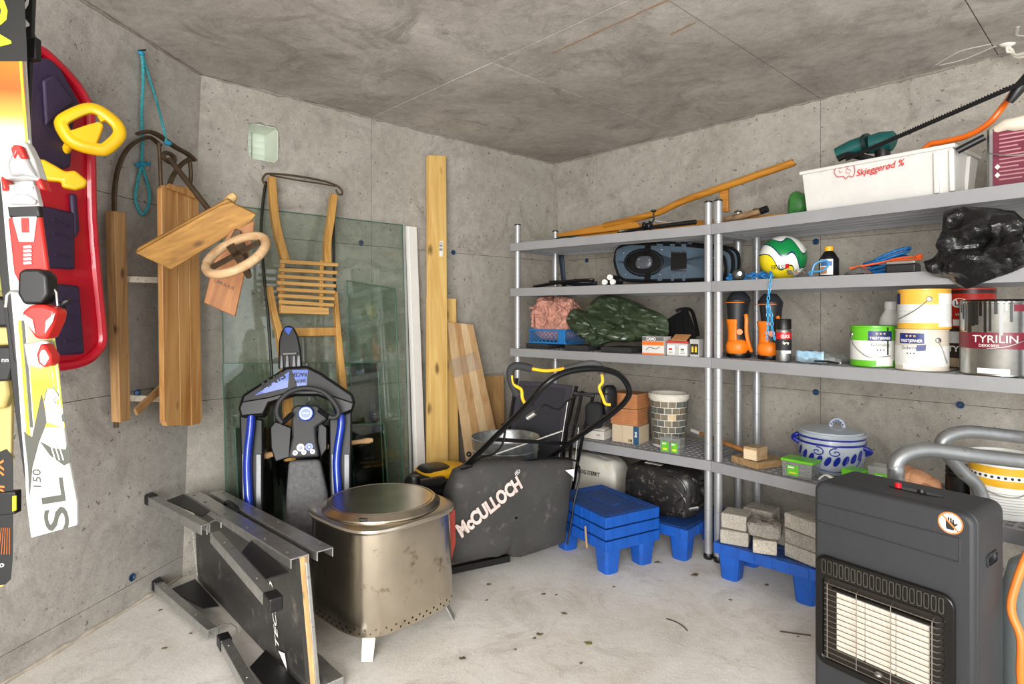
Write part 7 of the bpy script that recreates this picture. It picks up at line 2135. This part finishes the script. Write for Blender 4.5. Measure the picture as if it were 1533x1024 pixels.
t = thing('work_gloves', 'crumpled tan leather work gloves on the lowest shelf', 'gloves', p)
for k, (dx, dz, rr) in enumerate(((-18, .046, .042), (-3, .042, .05), (10, .033, .04))):
    c = base('R', 1378 + dx, .42, Z4 + dz + .012)
    MB().ball(c, (rr, .05, dz * .98), 18, 12, rz(20 * k), .8).wob(.012, 26).build('glove', LEA, t, 60)
for k in range(4):
    MB().tube(spl([base('R', 1382 + k * 3, .34 + .03 * k, Z4 + .05), base('R', 1390 + k * 2, .27 + .03 * k, Z4 + .038), base('R', 1396, .24 + .03 * k, Z4 + .018)], 4), [.012] * 6 + [.011] * 2 + [.008], 8).build('finger', LEA, t)
p = base('R', 1438, .5, Z4)
t = thing('black_flask', 'black ribbed round container behind the pipe handles', 'container', p)
MB().lathe([(.045, 0), (.05, .006), (.05, .1), (.046, .104), (.05, .108), (.05, .118), (.046, .122), (.05, .126), (.048, .138), (.01, .14)], p, 24).build('body', BLACK, t)
t = thing('tile_cutter', 'small aluminium guide rails on a blue base on the lowest shelf', 'tool', base('R', 1405, .06, Z4))
for dz, q in ((.012, .02), (.026, .08)):
    MB().bar(base('R', 1372, q, Z4 + dz), base('R', 1440, q, Z4 + dz), .01, .008).build('guide_rail', STEEL, t, 0)
MB().bar(base('R', 1376, .06, Z4 + .008), base('R', 1440, .06, Z4 + .008), .04, .014).build('base', mat('tool_blue', srgb(40, 74, 130), .4), t, 0)
MB().box(base('R', 1386, .06, Z4 + .036), (.03, .02, .02)).build('clamp', mat('tool_blue', srgb(40, 74, 130), .4), t, 0)
p = base('R', 1502, .36, Z4)
r_ = m_(43, p)
hh = m_(90, p)
t = thing('plaster_bucket', 'white plastic bucket with a yellow band and wire handle', 'bucket', p)
MB().lathe([(r_ * .88, 0), (r_ * .9, .006), (r_, hh * .93), (r_ * 1.05, hh * .93), (r_ * 1.05, hh), (r_ * .98, hh), (r_ * .96, hh * .96), (.004, hh * .96)], p, 36).build('pail', WHITE, t)
rr_ = lambda z: r_ * (.9 + .1 * z / .93) + .001
yb = patch(p, rr_(.52), -1.5, 1.5, hh * .52, hh * .84, 'label_band', mat('bucket_yellow', srgb(222, 168, 34), .4), t, rr_(.84))
patch(p, rr_(.64) + .001, -1.5, 1.5, hh * .64, hh * .72, 'white_stripe', INKW, yb, rr_(.72) + .001)
for k in range(13):
    MB().ball(cyl(p, rr_(.68) + .0015)((-1.2 + k * .18) * r_, hh * .68), (.005, .005, .005), 8, 6).build('pictogram', INKK, yb)
for k in range(8):
    patch(p, rr_(.1 + k * .045) + .0008, -1.3, 1.3, hh * (.1 + k * .045), hh * (.11 + k * .045), 'text_line', mat('ink_pale', srgb(170, 170, 170), .5), t, rr_(.11 + k * .045) + .0008)
MB().tube(spl([cyl(p, r_ * 1.04)(a * r_, b * hh) for a, b in ((-1.3, .86), (-.9, .6), (-.3, .42), (.4, .4), (1.0, .6))], 5), .002, 6).build('wire_handle', STEEL, t)
bx = Bx('R', 1463, .93, Z4, .05, .05, .13, 0)
bx.mb().build('brown_carton', CARD, None, 0, .002, label='small brown carton squeezed beside the white bucket', cat='box', org=bx.p)

# ================================================================ ceiling cable, leaves on the floor
pj = at(1513, 66, 2.55)
t = thing('white_cable', 'white cable looped from a hole where ceiling meets wall', 'cable', at(1520, 88, 2.5))
CBL = mat('cable_white', srgb(214, 208, 196), .5)
zc_ = lambda x, y, dz=0: (lambda p: V((p.x, p.y, p.z - dz)))(onz(x, y, H))
q0 = zc_(1508, 66)
MB().tube(spl([q0 + V((0, 0, .01)), q0 - V((0, 0, .03)), at(1514, 78, q0.y), at(1522, 86, q0.y - .02), at(1533, 85, q0.y - .05), at(1570, 78, q0.y - .12)], 5), .0055, 8).build('strand', CBL, t)
MB().tube(spl([q0 + V((.01, 0, .01)), q0 + V((.012, 0, -.02)), at(1515, 74, q0.y), at(1520, 82, q0.y - .02), at(1533, 80, q0.y - .05), at(1570, 72, q0.y - .12)], 5), .005, 8).build('strand', CBL, t)
MB().ball(q0, (.03, .02, .012), 12, 8).wob(.006, 40).build('plaster_lump', CBL, t, 60)
LIME_ = mat('lime_streak', srgb(196, 192, 184), .9)
for pts in (((1402, 97), (1420, 86), (1440, 76), (1465, 70), (1484, 66)), ((1406, 98), (1440, 90), (1470, 78), (1490, 69)), ((1524, 40), (1521, 52), (1533, 54))):
    MB().tube(spl([zc_(x, y) for x, y in pts], 4), .007, 6, flat=.4).build('lime_streak', LIME_, CEIL)
LFM = [mat('leaf_brown', srgb(92, 76, 48), .8), mat('leaf_olive', srgb(120, 112, 48), .8), mat('leaf_dark', srgb(58, 50, 38), .8)]
random.seed(77)
spots = [(732, 876, 5), (728, 900, 4), (813, 891, 4), (844, 920, 5), (808, 951, 7), (800, 957, 4), (881, 964, 9), (771, 974, 4), (693, 987, 6), (870, 995, 4), (919, 880, 3), (1147, 877, 4), (1094, 900, 4), (1195, 955, 3), (833, 892, 3), (985, 843, 7), (1040, 862, 8), (240, 915, 4), (285, 950, 4), (245, 972, 5), (162, 873, 4)]
for k, (x, y, s_) in enumerate(spots):
    p = onz(x, y, 0)
    r_ = m_(s_, p)
    b = MB()
    n = 7
    ang = random.uniform(0, 6)
    ring = []
    for i in range(n):
        q = 2 * math.pi * i / n
        rr = r_ * (1 if i % 2 == 0 else .55) * random.uniform(.8, 1.1)
        ring.append(p + V((rr * math.cos(q + ang), rr * .6 * math.sin(q + ang), .003 + random.uniform(0, .004))))
    b.add(ring + [p + V((0, 0, .007))], [(i, (i + 1) % n, n) for i in range(n)])
    b.build('dry_leaf', LFM[1 if s_ == 9 else k % 3 if k % 3 != 1 else 0], None, 0, solid=.001, label='small dry leaf scrap lying on the concrete floor' if s_ != 9 else 'largest olive leaf scrap lying on the concrete floor', cat='leaf', group='leaf scraps on the floor', org=p)
tw = [onz(x, y, .003) for x, y in ((997, 926), (1010, 930), (1022, 937), (1029, 944))]
MB().tube(spl(tw, 4), .002, 5).build('wire_scrap', BLACK, None, label='short curved dark wire lying on the concrete floor', cat='wire', org=tw[0])
tw = [onz(x, y, .003) for x, y in ((1168, 945), (1190, 948), (1214, 951))]
MB().tube(spl(tw, 4), .0025, 5).build('twig', LFM[2], None, label='thin straight twig on the floor beside the heater', cat='twig', org=tw[0])
